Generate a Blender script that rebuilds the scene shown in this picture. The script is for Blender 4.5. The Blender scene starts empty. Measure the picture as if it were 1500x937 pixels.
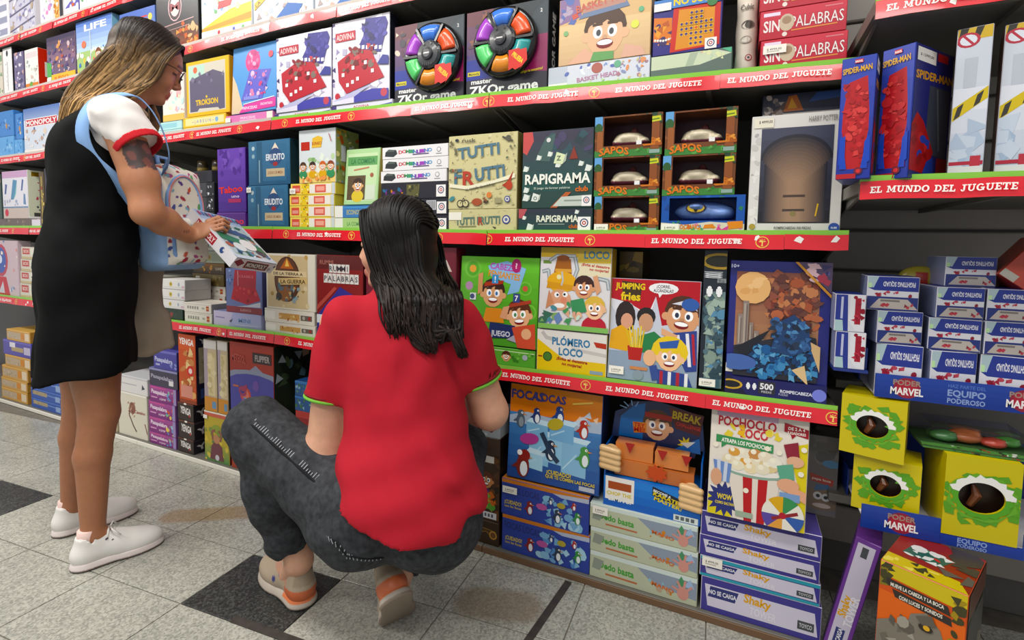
import bpy, bmesh, math, random
import numpy as np
from mathutils import Vector, Matrix
SC = bpy.context.scene
COL = SC.collection
# ------------------------------------------------------------------ camera, world, lights, exposure
FPX, CYP, YAW, PIT, ROL = 721.868, 405.1, 0.42723, 0.0666, 0.0189
CAMP = Vector((0.0, 0.0, 1.0))
FW = Vector((-math.sin(YAW)*math.cos(PIT), math.cos(YAW)*math.cos(PIT), -math.sin(PIT)))
_r = Vector((math.cos(YAW), math.sin(YAW), 0)); _u = _r.cross(FW)
RV = _r*math.cos(ROL)+_u*math.sin(ROL); UV = _u*math.cos(ROL)-_r*math.sin(ROL)
cam_d = bpy.data.cameras.new('camera'); cam = bpy.data.objects.new('camera', cam_d); COL.objects.link(cam)
cam.matrix_world = Matrix(((RV.x, UV.x, -FW.x, 0), (RV.y, UV.y, -FW.y, 0), (RV.z, UV.z, -FW.z, 1.0), (0, 0, 0, 1)))
cam_d.sensor_fit = 'HORIZONTAL'; cam_d.sensor_width = 36.0; cam_d.lens = FPX/1500*36
cam_d.shift_y = (CYP-468.5)/1500; cam_d.clip_start = 0.02
SC.camera = cam
W = bpy.data.worlds.new('world'); SC.world = W; W.use_nodes = True
W.node_tree.nodes['Background'].inputs[0].default_value = (0.95, 0.97, 1.0, 1)
W.node_tree.nodes['Background'].inputs[1].default_value = 0.5
SC.view_settings.view_transform = 'Standard'; SC.view_settings.look = 'None'
SC.view_settings.gamma = 1.0; SC.view_settings.exposure = 0.0
SC.view_settings.use_curve_mapping = False
def area(name, loc, sx, sy, power, col=(1, 0.97, 0.92), rot=(0, 0, 0)):
    l = bpy.data.lights.new(name, 'AREA'); l.shape = 'RECTANGLE'; l.size = sx; l.size_y = sy; l.energy = power; l.color = col
    o = bpy.data.objects.new(name, l); o.location = loc; o.rotation_euler = rot; COL.objects.link(o); return o
LAMPS = [(-3.6, 0.25), (-2.2, 0.25), (-0.8, 0.25), (0.6, 0.25), (-2.9, -1.3), (-1.2, -1.3), (0.5, -1.3)]
for lx, ly in LAMPS:
    area('ceiling_tube_light', (lx, ly, 2.93), 1.25, 0.32, (24 if ly > 0 else 28)*(1.35 if lx < -2 else 1.0 if lx < 0 else 0.8))
# ------------------------------------------------------------------ helpers
def ray(px, py): return FW + RV*((px-750)/FPX) - UV*((py-CYP)/FPX)
def at(px, py, Y):
    d = ray(px, py); return CAMP + d*(Y/d.y)
def fl(px, py, z=0.0):
    d = ray(px, py); return CAMP + d*((z-1)/d.z)
_hc = {}
def hx(s):
    if not isinstance(s, str): return s
    if s not in _hc:
        v = [int(s[i:i+2], 16)/255 for i in (0, 2, 4)]
        _hc[s] = tuple((c/12.92 if c <= 0.04045 else ((c+0.055)/1.055)**2.4) for c in v)+(1.0,)
    return _hc[s]
def mat(name, col=None, rough=0.5, metal=0.0, attr=False, spec=0.5, noise=None, coat=0.0, bump=None, trans=0.0, emit=0.0):
    m = bpy.data.materials.new(name); m.use_nodes = True
    nt = m.node_tree; b = nt.nodes['Principled BSDF']
    b.inputs['Roughness'].default_value = rough; b.inputs['Metallic'].default_value = metal
    b.inputs['Specular IOR Level'].default_value = spec; b.inputs['Coat Weight'].default_value = coat
    b.inputs['Transmission Weight'].default_value = trans
    if attr:
        a = nt.nodes.new('ShaderNodeAttribute'); a.attribute_name = 'Col'; src = a.outputs['Color']
    else:
        b.inputs['Base Color'].default_value = hx(col); src = None
    if noise:
        sc, amt = noise[0], noise[1]
        n = nt.nodes.new('ShaderNodeTexNoise'); n.inputs['Scale'].default_value = sc; n.inputs['Detail'].default_value = noise[2] if len(noise) > 2 else 4
        tc = nt.nodes.new('ShaderNodeTexCoord'); nt.links.new(tc.outputs['Object'], n.inputs['Vector'])
        r = nt.nodes.new('ShaderNodeMapRange'); r.inputs['To Min'].default_value = 1-amt; r.inputs['To Max'].default_value = 1+amt
        r.inputs['From Min'].default_value = 0.3; r.inputs['From Max'].default_value = 0.7
        nt.links.new(n.outputs['Fac'], r.inputs['Value'])
        x = nt.nodes.new('ShaderNodeMix'); x.data_type = 'RGBA'; x.blend_type = 'MULTIPLY'; x.inputs['Factor'].default_value = 1
        if src: nt.links.new(src, x.inputs['A'])
        else: x.inputs['A'].default_value = hx(col)
        nt.links.new(r.outputs['Result'], x.inputs['B']); src = x.outputs['Result']
    if src: nt.links.new(src, b.inputs['Base Color'])
    if bump:
        n2 = nt.nodes.new('ShaderNodeTexNoise'); n2.inputs['Scale'].default_value = bump[0]; n2.inputs['Detail'].default_value = 3
        tc2 = nt.nodes.new('ShaderNodeTexCoord'); nt.links.new(tc2.outputs['Object'], n2.inputs['Vector'])
        bp = nt.nodes.new('ShaderNodeBump'); bp.inputs['Strength'].default_value = bump[1]; bp.inputs['Distance'].default_value = bump[2]
        nt.links.new(n2.outputs['Fac'], bp.inputs['Height']); nt.links.new(bp.outputs['Normal'], b.inputs['Normal'])
    return m
M_CARD = mat('printed_card', attr=True, rough=0.34)
def mute(m, sat, val):       # ink density of the print stock
    nt = m.node_tree; b = nt.nodes['Principled BSDF']; l = b.inputs['Base Color'].links[0]; h = nt.nodes.new('ShaderNodeHueSaturation'); h.inputs['Saturation'].default_value = sat; h.inputs['Value'].default_value = val
    nt.links.new(l.from_socket, h.inputs['Color']); nt.links.new(h.outputs['Color'], b.inputs['Base Color'])
mute(M_CARD, 1.06, 0.95)
M_STRIP = mat('glossy_banner', attr=True, rough=0.2, coat=0.3)
M_DARK = mat('dark_grey_shelf_metal', '6b6962', rough=0.45, noise=(6, 0.08))
M_BACK = mat('dark_back_panel', '5a5753', rough=0.6, noise=(3, 0.1))
M_GREY = mat('grey_slatwall', '938d86', rough=0.5, noise=(4, 0.08))
M_GREEN = mat('green_price_rail', '8ed04a', rough=0.3)
M_PLAST = mat('moulded_plastic', attr=True, rough=0.22, coat=0.25)
M_CLEAR = mat('clear_film', 'ffffff', rough=0.06, trans=1.0); M_CLEAR.node_tree.nodes['Principled BSDF'].inputs['IOR'].default_value = 1.1
M_CLEAR.node_tree.nodes['Principled BSDF'].inputs['Alpha'].default_value = 0.28
def link(name, me, m=None, parent=None, loc=None, rot=None):
    o = bpy.data.objects.new(name, me); COL.objects.link(o)
    if m is not None and len(me.materials) == 0: me.materials.append(m)
    if parent is not None: o.parent = parent
    if loc is not None: o.location = loc
    if rot is not None: o.rotation_euler = rot
    return o
def tag(o, label=None, cat=None, group=None, kind=None):
    if label: o['label'] = label
    if cat: o['category'] = cat
    if group: o['group'] = group
    if kind: o['kind'] = kind
    return o
def empty(name, loc=(0, 0, 0), rz=0):
    o = bpy.data.objects.new(name, None); COL.objects.link(o); o.location = loc; o.rotation_euler = (0, 0, rz); o.empty_display_size = 0.05
    return o
def mesh_vfc(name, V, F, C=None, smooth=False):
    me = bpy.data.meshes.new(name); me.from_pydata([tuple(v) for v in V], [], F)
    if C is not None:   # per-face colours
        a = me.color_attributes.new('Col', 'FLOAT_COLOR', 'CORNER')
        arr = np.array([hx(c) for c in C], dtype=np.float32).reshape(-1, 4)
        n = np.zeros(len(me.polygons), dtype=np.int32); me.polygons.foreach_get('loop_total', n)
        a.data.foreach_set('color', np.repeat(arr, n, axis=0).ravel())
    if smooth: me.polygons.foreach_set('use_smooth', np.ones(len(me.polygons), dtype=bool))
    me.update(); return me
def bm_mesh(name, bm, col=None, smooth=False):
    me = bpy.data.meshes.new(name); bm.to_mesh(me); bm.free()
    if col is not None:
        a = me.color_attributes.new('Col', 'FLOAT_COLOR', 'CORNER')
        a.data.foreach_set('color', np.tile(np.array(hx(col), dtype=np.float32), len(me.loops)))
    if smooth: me.polygons.foreach_set('use_smooth', np.ones(len(me.polygons), dtype=bool))
    return me
def boxmesh(name, x0, x1, y0, y1, z0, z1, bev=0.0015, col=None):
    bm = bmesh.new(); bmesh.ops.create_cube(bm, size=1)
    for v in bm.verts: v.co = Vector(((x0+x1)/2+v.co.x*(x1-x0), (y0+y1)/2+v.co.y*(y1-y0), (z0+z1)/2+v.co.z*(z1-z0)))
    if bev: bmesh.ops.bevel(bm, geom=bm.edges[:], offset=bev, segments=1, affect='EDGES', profile=0.5)
    return bm_mesh(name, bm, col)
class MB:
    """collects coloured boxes, tubes and lathes into one mesh"""
    def __init__(s): s.V = []; s.F = []; s.C = []
    def add(s, V, F, col):
        n = len(s.V); s.V += [tuple(v) for v in V]; s.F += [[i+n for i in f] for f in F]; s.C += [col]*len(F)
    def box(s, x0, x1, y0, y1, z0, z1, col, M=None):
        V = [Vector((x, y, z)) for z in (z0, z1) for y in (y0, y1) for x in (x0, x1)]
        if M is not None: V = [M @ v for v in V]
        s.add(V, [(0, 2, 3, 1), (4, 5, 7, 6), (0, 1, 5, 4), (2, 6, 7, 3), (0, 4, 6, 2), (1, 3, 7, 5)], col)
    def tube(s, pts, rad, col, n=8, cap=True):
        pts = [Vector(p) for p in pts]; rs = rad if isinstance(rad, (list, tuple)) else [rad]*len(pts)
        V = []; prev = None
        for i, p in enumerate(pts):
            t = (pts[min(i+1, len(pts)-1)]-pts[max(i-1, 0)]).normalized()
            a = prev if prev is not None else (Vector((0, 0, 1)) if abs(t.z) < 0.9 else Vector((1, 0, 0)))
            u = (a-t*a.dot(t)).normalized(); w = t.cross(u); prev = u
            for k in range(n):
                an = 2*math.pi*k/n; V.append(p+(u*math.cos(an)+w*math.sin(an))*rs[i])
        F = []
        for i in range(len(pts)-1):
            for k in range(n):
                F.append((i*n+k, i*n+(k+1) % n, (i+1)*n+(k+1) % n, (i+1)*n+k))
        if cap: F += [tuple(range(n-1, -1, -1)), tuple(range((len(pts)-1)*n, len(pts)*n))]
        s.add(V, F, col)
    def lathe(s, prof, col, n=24, M=None):
        V = []; F = []
        for r, z in prof:
            for k in range(n): V.append(Vector((r*math.cos(2*math.pi*k/n), r*math.sin(2*math.pi*k/n), z)))
        if M is not None: V = [M @ v for v in V]
        for i in range(len(prof)-1):
            for k in range(n): F.append((i*n+k, i*n+(k+1) % n, (i+1)*n+(k+1) % n, (i+1)*n+k))
        F += [tuple(range(n-1, -1, -1)), tuple(range((len(prof)-1)*n, len(prof)*n))]
        s.add(V, F, col)
    def build(s, name, m, parent=None, smooth=False, loc=None, rot=None):
        return link(name, mesh_vfc(name, s.V, s.F, s.C, smooth), m, parent, loc, rot)
# ------------------------------------------------------------------ printed art
_tc = {}
def textmesh(t, b=0.0):
    k = (t, round(b, 3))
    if k not in _tc:
        c = bpy.data.curves.new('t', 'FONT'); c.body = t; c.size = 1; c.resolution_u = 2; c.offset = b; c.fill_mode = 'FRONT'
        o = bpy.data.objects.new('t', c); me = o.to_mesh()
        V = np.array([(v.co.x, v.co.y) for v in me.vertices]).reshape(-1, 2); F = [tuple(p.vertices) for p in me.polygons]
        o.to_mesh_clear(); bpy.data.objects.remove(o); bpy.data.curves.remove(c)
        if len(V): V[:, 0] -= (V[:, 0].min()+V[:, 0].max())/2; V[:, 1] -= 0.36
        _tc[k] = (V, F)
    return _tc[k]
def clip(P, w, h):
    for ax, lim, sg in ((0, -w/2, 1), (0, w/2, -1), (1, 0, 1), (1, h, -1)):
        Q = []
        for i in range(len(P)):
            a, b = P[i-1], P[i]; da = (a[ax]-lim)*sg; db = (b[ax]-lim)*sg
            if da >= 0 and db >= 0: Q.append(b)
            elif da >= 0 or db >= 0:
                t = da/(da-db); c = (a[0]+(b[0]-a[0])*t, a[1]+(b[1]-a[1])*t)
                Q.append(c)
                if db >= 0: Q.append(b)
        P = Q
        if len(P) < 3: return []
    return P
class Art:
    """flat print on a face w x h metres; coordinates in percent from the lower left corner"""
    STEP = 0.00003
    def __init__(s, w, h, seed=0):
        s.w, s.h = w, h; s.V = []; s.F = []; s.C = []; s.n = 0; s.rnd = random.Random(seed)
    def q(s, x, y): return ((x/100-0.5)*s.w, y/100*s.h)
    def _poly(s, P, col):
        P = clip(P, s.w*0.995, s.h)
        if len(P) < 3: return
        s.n += 1; off = -0.0005-s.n*s.STEP; k = len(s.V)
        s.V += [(x, off, y) for x, y in P]; s.F.append(tuple(range(k, k+len(P)))); s.C.append(col)
    def P(s, pts, col): s._poly([s.q(*p) for p in pts], col)
    def R(s, x0, y0, x1, y1, col): s.P([(x0, y0), (x1, y0), (x1, y1), (x0, y1)], col)
    def bg(s, col): s.R(0, 0, 100, 100, col)
    def G(s, x0, y0, x1, y1, c0, c1, n=6):
        a, b = hx(c0), hx(c1)
        for i in range(n):
            f = i/(n-1); s.R(x0, y0+(y1-y0)*i/n, x1, y0+(y1-y0)*(i+1)/n+0.05, tuple(a[j]*(1-f)+b[j]*f for j in range(4)))
    def E(s, cx, cy, r, col, ry=None, rot=0, n=14, a0=0, a1=360):
        """r, ry in percent of face height"""
        X, Y = s.q(cx, cy); rx = r/100*s.h; rr = (ry if ry is not None else r)/100*s.h; c, sn = math.cos(math.radians(rot)), math.sin(math.radians(rot))
        P = []
        full = abs(a1-a0) >= 360
        for i in range(n if full else n+1):
            a = math.radians(a0+(a1-a0)*i/n); x, y = rx*math.cos(a), rr*math.sin(a)
            P.append((X+x*c-y*sn, Y+x*sn+y*c))
        if not full: P.append((X, Y))
        s._poly(P, col)
    def L(s, pts, wd, col):
        """stroke, width in percent of height"""
        t = wd/200*s.h
        Q = [s.q(*p) for p in pts]
        for a, b in zip(Q, Q[1:]):
            dx, dy = b[0]-a[0], b[1]-a[1]; l = math.hypot(dx, dy) or 1e-9; nx, ny = -dy/l*t, dx/l*t; ex, ey = dx/l*t*0.4, dy/l*t*0.4
            s._poly([(a[0]+nx-ex, a[1]+ny-ey), (a[0]-nx-ex, a[1]-ny-ey), (b[0]-nx+ex, b[1]-ny+ey), (b[0]+nx+ex, b[1]+ny+ey)], col)
    def B(s, cx, cy, r1, r2, n, col, rot=0):
        X, Y = s.q(cx, cy)
        O = [(X+r1/100*s.h*math.cos(math.radians(rot)+math.pi*2*i/n), Y+r1/100*s.h*math.sin(math.radians(rot)+math.pi*2*i/n)) for i in range(n)]
        for i in range(n):
            a = math.radians(rot)+math.pi*2*(i+0.5)/n
            s._poly([O[i], (X+r2/100*s.h*math.cos(a), Y+r2/100*s.h*math.sin(a)), O[(i+1) % n]], col)
        s._poly(O, col)
    def T(s, t, cx, cy, h, col, w=None, b=0.02, rot=0, sh=0.0, ol=None, olb=0.05, arc=0.0):
        """text centred; h = cap height in percent of face height; w = width in percent of face width"""
        b = min(b, 0.032); olb = min(olb, 0.045)
        if ol: s.T(t, cx, cy, h, ol, w, b+olb, rot, sh, None, 0, arc)
        V, F = textmesh(t, b)
        if not len(V): return
        V0, _ = textmesh(t, 0.0)
        sc = h/100*s.h/0.72; sx = sc
        if w: sx = w/100*s.w/max(1e-6, V0[:, 0].max()-V0[:, 0].min())
        X, Y = s.q(cx, cy); c, sn = math.cos(math.radians(rot)), math.sin(math.radians(rot))
        x = V[:, 0]*sx+V[:, 1]*sc*sh; y = V[:, 1]*sc
        if arc: xm = max(1e-6, np.abs(x).max()); y = y-arc/100*s.h*(x/xm)**2+arc/200*s.h
        s.n += 2; off = -0.0005-s.n*s.STEP; k = len(s.V)
        s.V += [(X+a*c-d*sn, off, Y+a*sn+d*c) for a, d in zip(x, y)]
        s.F += [tuple(i+k for i in f) for f in F]; s.C += [col]*len(F)
    def S(s, x0, y0, x1, y1, n, cols, r0=2, r1=5):
        """busy scatter of small printed motifs"""
        R_ = s.rnd
        for i in range(n):
            x, y = R_.uniform(x0, x1), R_.uniform(y0, y1); r = R_.uniform(r0, r1); c = R_.choice(cols); k = R_.randrange(3)
            if k == 0: s.E(x, y, r, c, ry=r*R_.uniform(0.4, 1), rot=R_.uniform(0, 180), n=8)
            else:
                X, Y = s.q(x, y); m = 3 if k == 1 else 4; a0 = R_.uniform(0, 6.28)
                s._poly([(X+r/100*s.h*math.cos(a0+6.283*j/m)*R_.uniform(0.5, 1.2), Y+r/100*s.h*math.sin(a0+6.283*j/m)*R_.uniform(0.5, 1.2)) for j in range(m)], c)
    def K(s, cx, cy, r, skin='e8b48c', hair='5a3420', body=None, eye='2a3550', tilt=0):
        """a generic cartoon child's head"""
        k = s.h/s.w
        d = lambda dx, dy: (cx+(dx*math.cos(math.radians(tilt))-dy*math.sin(math.radians(tilt)))*r*k, cy+(dx*math.sin(math.radians(tilt))+dy*math.cos(math.radians(tilt)))*r)
        if body: s.E(*d(0, -1.75), r*1.25, body, ry=r*1.0, rot=tilt)
        s.E(*d(0, 0.28), r*1.06, hair, ry=r*1.0, rot=tilt)
        s.E(*d(-0.95, -0.1), r*0.24, skin); s.E(*d(0.95, -0.1), r*0.24, skin)
        s.E(*d(0, -0.1), r*0.92, skin, ry=r*0.98, rot=tilt)
        s.P([d(-0.9, 0.35), d(-0.5, 0.55), d(-0.3, 0.4), d(0.1, 0.62), d(0.35, 0.42), d(0.9, 0.4), d(0.7, 1.0), d(0, 1.25), d(-0.7, 1.0)], hair)
        for sx in (-1, 1):
            s.E(*d(sx*0.36, 0.08), r*0.24, 'ffffff', ry=r*0.3, rot=tilt); s.E(*d(sx*0.32, 0.05), r*0.12, eye, ry=r*0.16)
            s.L([d(sx*0.15, 0.46), d(sx*0.6, 0.44)], r*0.14, hair)
        s.E(*d(0, -0.2), r*0.13, tuple(c*0.75 for c in hx(skin)[:3])+(1,))
        s.E(*d(0, -0.5), r*0.42, '7a1f1f', ry=r*0.24, rot=tilt); s.E(*d(0, -0.44), r*0.38, 'ffffff', ry=r*0.13, rot=tilt)
    def make(s, name): return mesh_vfc(name, s.V, s.F, s.C)
# price rail lettering in slab capitals -------------------------------------------------
def slab(ch):
    R = lambda a, b, c, d: [(a, b), (c, b), (c, d), (a, d)]
    def ring(cx, cy, rx, ry, t, a0, a1, n=10):
        o = []
        for i in range(n):
            p, q = math.radians(a0+(a1-a0)*i/n), math.radians(a0+(a1-a0)*(i+1)/n)
            o.append([(cx+rx*math.cos(p), cy+ry*math.sin(p)), (cx+rx*math.cos(q), cy+ry*math.sin(q)), (cx+(rx-t)*math.cos(q), cy+(ry-t*0.7)*math.sin(q)), (cx+(rx-t)*math.cos(p), cy+(ry-t*0.7)*math.sin(p))])
        return o
    st = lambda x: [R(x, 0, x+1.7, 7)]
    if ch == 'E': return st(1)+[R(0, 0, 6, 1.2), R(0, 5.8, 6, 7), R(2, 3, 4.6, 4), R(5, 0, 6, 2.2), R(5, 4.8, 6, 7)], 6.6
    if ch == 'L': return st(1)+[R(0, 0, 6, 1.2), R(0, 5.8, 3.8, 7), R(5, 0, 6, 2.6)], 6.6
    if ch == 'M': return [R(1, 0, 2.2, 7), R(7, 0, 8.6, 7), R(0, 0, 3.2, 1.1), R(6, 0, 9.6, 1.1), R(0, 5.9, 2.4, 7), R(7, 5.9, 9.6, 7), [(1, 7), (2.9, 7), (5.4, 1.2), (4.3, 1.2)], [(4.3, 1.2), (5.4, 1.2), (8.2, 7), (6.9, 7)]], 10.2
    if ch == 'N': return [R(1, 0, 2.2, 7), R(6, 0, 7.2, 7), R(0, 0, 3.2, 1.1), R(0, 5.9, 2.4, 7), R(5, 5.9, 8.2, 7), [(1, 7), (3, 7), (7.2, 0), (5.4, 0)]], 8.8
    if ch == 'U': return [R(1, 2.4, 2.7, 7), R(5.6, 2.4, 6.9, 7), R(0, 5.9, 3.7, 7), R(4.7, 5.9, 7.8, 7)]+ring(3.95, 2.6, 2.95, 2.7, 1.6, 180, 360), 8.4
    if ch == 'D': return st(1)+[R(0, 0, 3, 1.2), R(0, 5.8, 3, 7)]+ring(3, 3.5, 4.2, 3.5, 1.7, -90, 90), 7.8
    if ch == 'O': return ring(3.8, 3.5, 3.8, 3.6, 1.8, 0, 360, 16), 8.2
    if ch == 'G': return ring(3.8, 3.5, 3.8, 3.6, 1.8, 40, 330, 14)+[R(4, 2.6, 7.8, 3.7), R(5.7, 0.4, 7.3, 3.2)], 8.4
    if ch == 'J': return [R(2.6, 2, 4.3, 7), R(1.4, 5.9, 5.6, 7)]+ring(2.3, 2, 2.0, 2.1, 1.5, 180, 360), 6.2
    if ch == 'T': return [R(2.6, 0, 4.4, 7), R(1.4, 0, 5.6, 1.1), R(0, 5.8, 7, 7), R(0, 4.4, 1, 7), R(6, 4.4, 7, 7)], 7.6
    return [], 4.2
def slab_text(a, t, x, y, h, col, width):
    polys = []; X = 0
    for ch in t:
        g, adv = slab(ch)
        polys += [[(px+X, py) for px, py in p] for p in g]; X += adv
    sx = width/X; sy = h/7
    for p in polys: a.P([(x+px*sx+py*sx*0.12, y+py*sy) for px, py in p], col)
# ------------------------------------------------------------------ smooth solids -> one continuous mesh (surface nets)
class SDF:
    def __init__(s, res): s.res = res; s.ops = []
    def add(s, kind, *a): s.ops.append((kind, 1, a)); return s
    def sub(s, kind, *a): s.ops.append((kind, -1, a)); return s
    def _bb(s, kind, a):
        if kind == 'ell': r = max(a[1]); c = np.array(a[0]); return c-r, c+r
        if kind == 'elr': r = max(a[1]); c = np.array(a[0]); return c-r, c+r
        if kind == 'cone': p, q = np.array(a[0]), np.array(a[1]); r = max(a[2], a[3]); return np.minimum(p, q)-r, np.maximum(p, q)+r
        if kind == 'rbox': r = float(np.linalg.norm(a[1]))+a[3]; c = np.array(a[0]); return c-r, c+r
        if kind == 'cyl': p, q = np.array(a[0]), np.array(a[1]); r = a[2]; return np.minimum(p, q)-r, np.maximum(p, q)+r
        if kind == 'half': return None
    def _d(s, kind, a, P):
        if kind == 'ell':
            r = np.array(a[1], dtype=np.float32); q = (P-np.array(a[0], dtype=np.float32))/r
            k0 = np.sqrt((q*q).sum(-1)); q = q/r; k1 = np.sqrt((q*q).sum(-1)); return k0*(k0-1)/np.maximum(k1, 1e-6)
        if kind == 'elr':     # rotated ellipsoid: centre, radii, 3x3 axes (rows), k
            R = np.array(a[2], dtype=np.float32); r = np.array(a[1], dtype=np.float32); q = ((P-np.array(a[0], dtype=np.float32)) @ R.T)/r
            k0 = np.sqrt((q*q).sum(-1)); q = q/r; k1 = np.sqrt((q*q).sum(-1)); return k0*(k0-1)/np.maximum(k1, 1e-6)
        if kind == 'cone':
            p, q = np.array(a[0], dtype=np.float32), np.array(a[1], dtype=np.float32); v = q-p; w = P-p
            t = np.clip((w @ v)/max(1e-9, float(v @ v)), 0, 1); d = w-t[..., None]*v
            return np.sqrt((d*d).sum(-1))-(a[2]+(a[3]-a[2])*t)
        if kind == 'rbox':    # centre, half sizes (without the rounding), axes rows, rounding, k
            q = np.abs((P-np.array(a[0], dtype=np.float32)) @ np.array(a[2], dtype=np.float32).T)-np.array(a[1], dtype=np.float32)
            return np.sqrt((np.maximum(q, 0)**2).sum(-1))+np.minimum(q.max(-1), 0)-a[3]
        if kind == 'cyl':     # flat ended cylinder p, q, radius, k
            p, q = np.array(a[0], dtype=np.float32), np.array(a[1], dtype=np.float32); v = q-p; L = float(np.linalg.norm(v)); v = v/L; w = P-p; t = w @ v; d = w-t[..., None]*v
            return np.maximum(np.sqrt((d*d).sum(-1))-a[2], np.maximum(-t, t-L))
        if kind == 'half':    # point, outward normal: keeps what lies behind the plane when intersected
            n = np.array(a[1], dtype=np.float32); n = n/np.linalg.norm(n); return (P-np.array(a[0], dtype=np.float32)) @ n
    def mesh_np(s, disp=None):
        lo = np.full(3, 1e9); hi = -lo
        for k, sg, a in s.ops:
            if sg > 0 and k != 'half':
                b = s._bb(k, a); lo = np.minimum(lo, b[0]); hi = np.maximum(hi, b[1])
        pad = s.res*4+0.012; lo -= pad; hi += pad; N = np.ceil((hi-lo)/s.res).astype(int)+1
        ax = [(lo[i]+np.arange(N[i])*s.res).astype(np.float32) for i in range(3)]
        G = np.full(N, 0.5, dtype=np.float32)
        for k, sg, a in s.ops:
            if k == 'half':
                P = np.stack(np.meshgrid(*ax, indexing='ij'), -1); d = s._d(k, a, P)
                G = np.maximum(G, d) ; continue
            kk = a[-1]; b = s._bb(k, a); m = kk*1.5+s.res*4+0.01
            i0 = np.maximum(0, np.floor((b[0]-m-lo)/s.res).astype(int)); i1 = np.minimum(N, np.ceil((b[1]+m-lo)/s.res).astype(int)+1)
            if (i1 <= i0).any(): continue
            sl = tuple(slice(i0[j], i1[j]) for j in range(3))
            P = np.stack(np.meshgrid(*[ax[j][sl[j]] for j in range(3)], indexing='ij'), -1); d = s._d(k, a, P); g = G[sl]
            if sg > 0:
                h = np.maximum(kk-np.abs(g-d), 0)/max(kk, 1e-6); G[sl] = np.minimum(g, d)-h*h*kk*0.25
            else:
                d = -d; h = np.maximum(kk-np.abs(g-d), 0)/max(kk, 1e-6); G[sl] = np.maximum(g, d)+h*h*kk*0.25
        if disp is not None:
            P = np.stack(np.meshgrid(*ax, indexing='ij'), -1); m = np.abs(G) < 0.03; G[m] += disp(P[m])
        # surface nets
        I = G < 0; n = np.array(G.shape)
        c = np.zeros(n-1, dtype=np.int8)
        for dx in (0, 1):
            for dy in (0, 1):
                for dz in (0, 1): c += I[dx:n[0]-1+dx, dy:n[1]-1+dy, dz:n[2]-1+dz]
        act = (c > 0) & (c < 8); idx = np.argwhere(act); vid = np.full(act.shape, -1, dtype=np.int64); vid[act] = np.arange(len(idx))
        acc = np.zeros((len(idx), 3)); cnt = np.zeros(len(idx))
        cor = [(0, 0, 0), (1, 0, 0), (0, 1, 0), (1, 1, 0), (0, 0, 1), (1, 0, 1), (0, 1, 1), (1, 1, 1)]
        g = {q: G[idx[:, 0]+q[0], idx[:, 1]+q[1], idx[:, 2]+q[2]].astype(np.float64) for q in cor}
        for p in cor:
            for axis in range(3):
                if p[axis]: continue
                q = list(p); q[axis] = 1; q = tuple(q); a, b = g[p], g[q]; m = (a < 0) != (b < 0)
                t = np.where(m, a/np.where(m, a-b, 1), 0); pt = np.tile(np.array(p, float), (len(idx), 1)); pt[:, axis] += t
                acc[m] += pt[m]; cnt[m] += 1
        V = lo+(idx+acc/np.maximum(cnt, 1)[:, None])*s.res
        F = []
        for axis in range(3):
            b, c2 = (axis+1) % 3, (axis+2) % 3
            A = np.take(I, range(0, n[axis]-1), axis); B = np.take(I, range(1, n[axis]), axis); e = np.argwhere(A != B)
            ok = (e[:, b] > 0) & (e[:, c2] > 0) & (e[:, b] < n[b]-1) & (e[:, c2] < n[c2]-1); e = e[ok]
            if not len(e): continue
            def cell(db, dc):
                k = e.copy(); k[:, b] += db; k[:, c2] += dc; return vid[k[:, 0], k[:, 1], k[:, 2]]
            q = np.stack([cell(-1, -1), cell(0, -1), cell(0, 0), cell(-1, 0)], 1)
            fl_ = ~I[e[:, 0], e[:, 1], e[:, 2]]
            q[fl_] = q[fl_][:, ::-1]; F.append(q)
        return V, np.concatenate(F)
    def mesh(s, name, cf=None, disp=None, relax=1, warp=None):
        V, F = s.mesh_np(disp)
        for _ in range(relax):
            S = np.zeros_like(V); C = np.zeros(len(V))
            for i in range(4):
                np.add.at(S, F[:, i], V[F[:, (i+1) % 4]]); np.add.at(C, F[:, i], 1)
            V = V*0.5+0.5*S/np.maximum(C, 1)[:, None]
        me = bpy.data.meshes.new(name); me.vertices.add(len(V)); me.loops.add(F.size); me.polygons.add(len(F))
        C = cf(V) if cf else None
        if warp: V = warp(V)
        me.vertices.foreach_set('co', V.astype(np.float32).ravel()); me.loops.foreach_set('vertex_index', F.ravel().astype(np.int32))
        me.polygons.foreach_set('loop_start', np.arange(0, F.size, 4, dtype=np.int32)); me.update(calc_edges=True)
        me.polygons.foreach_set('use_smooth', np.ones(len(F), dtype=bool))
        if C is not None:
            a = me.color_attributes.new('Col', 'FLOAT_COLOR', 'POINT'); a.data.foreach_set('color', np.asarray(C, dtype=np.float32).ravel())
        return me
    def object(s, name, cf, m, parent=None, disp=None, relax=1): return link(name, s.mesh(name, cf, disp, relax), m, parent)
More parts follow.
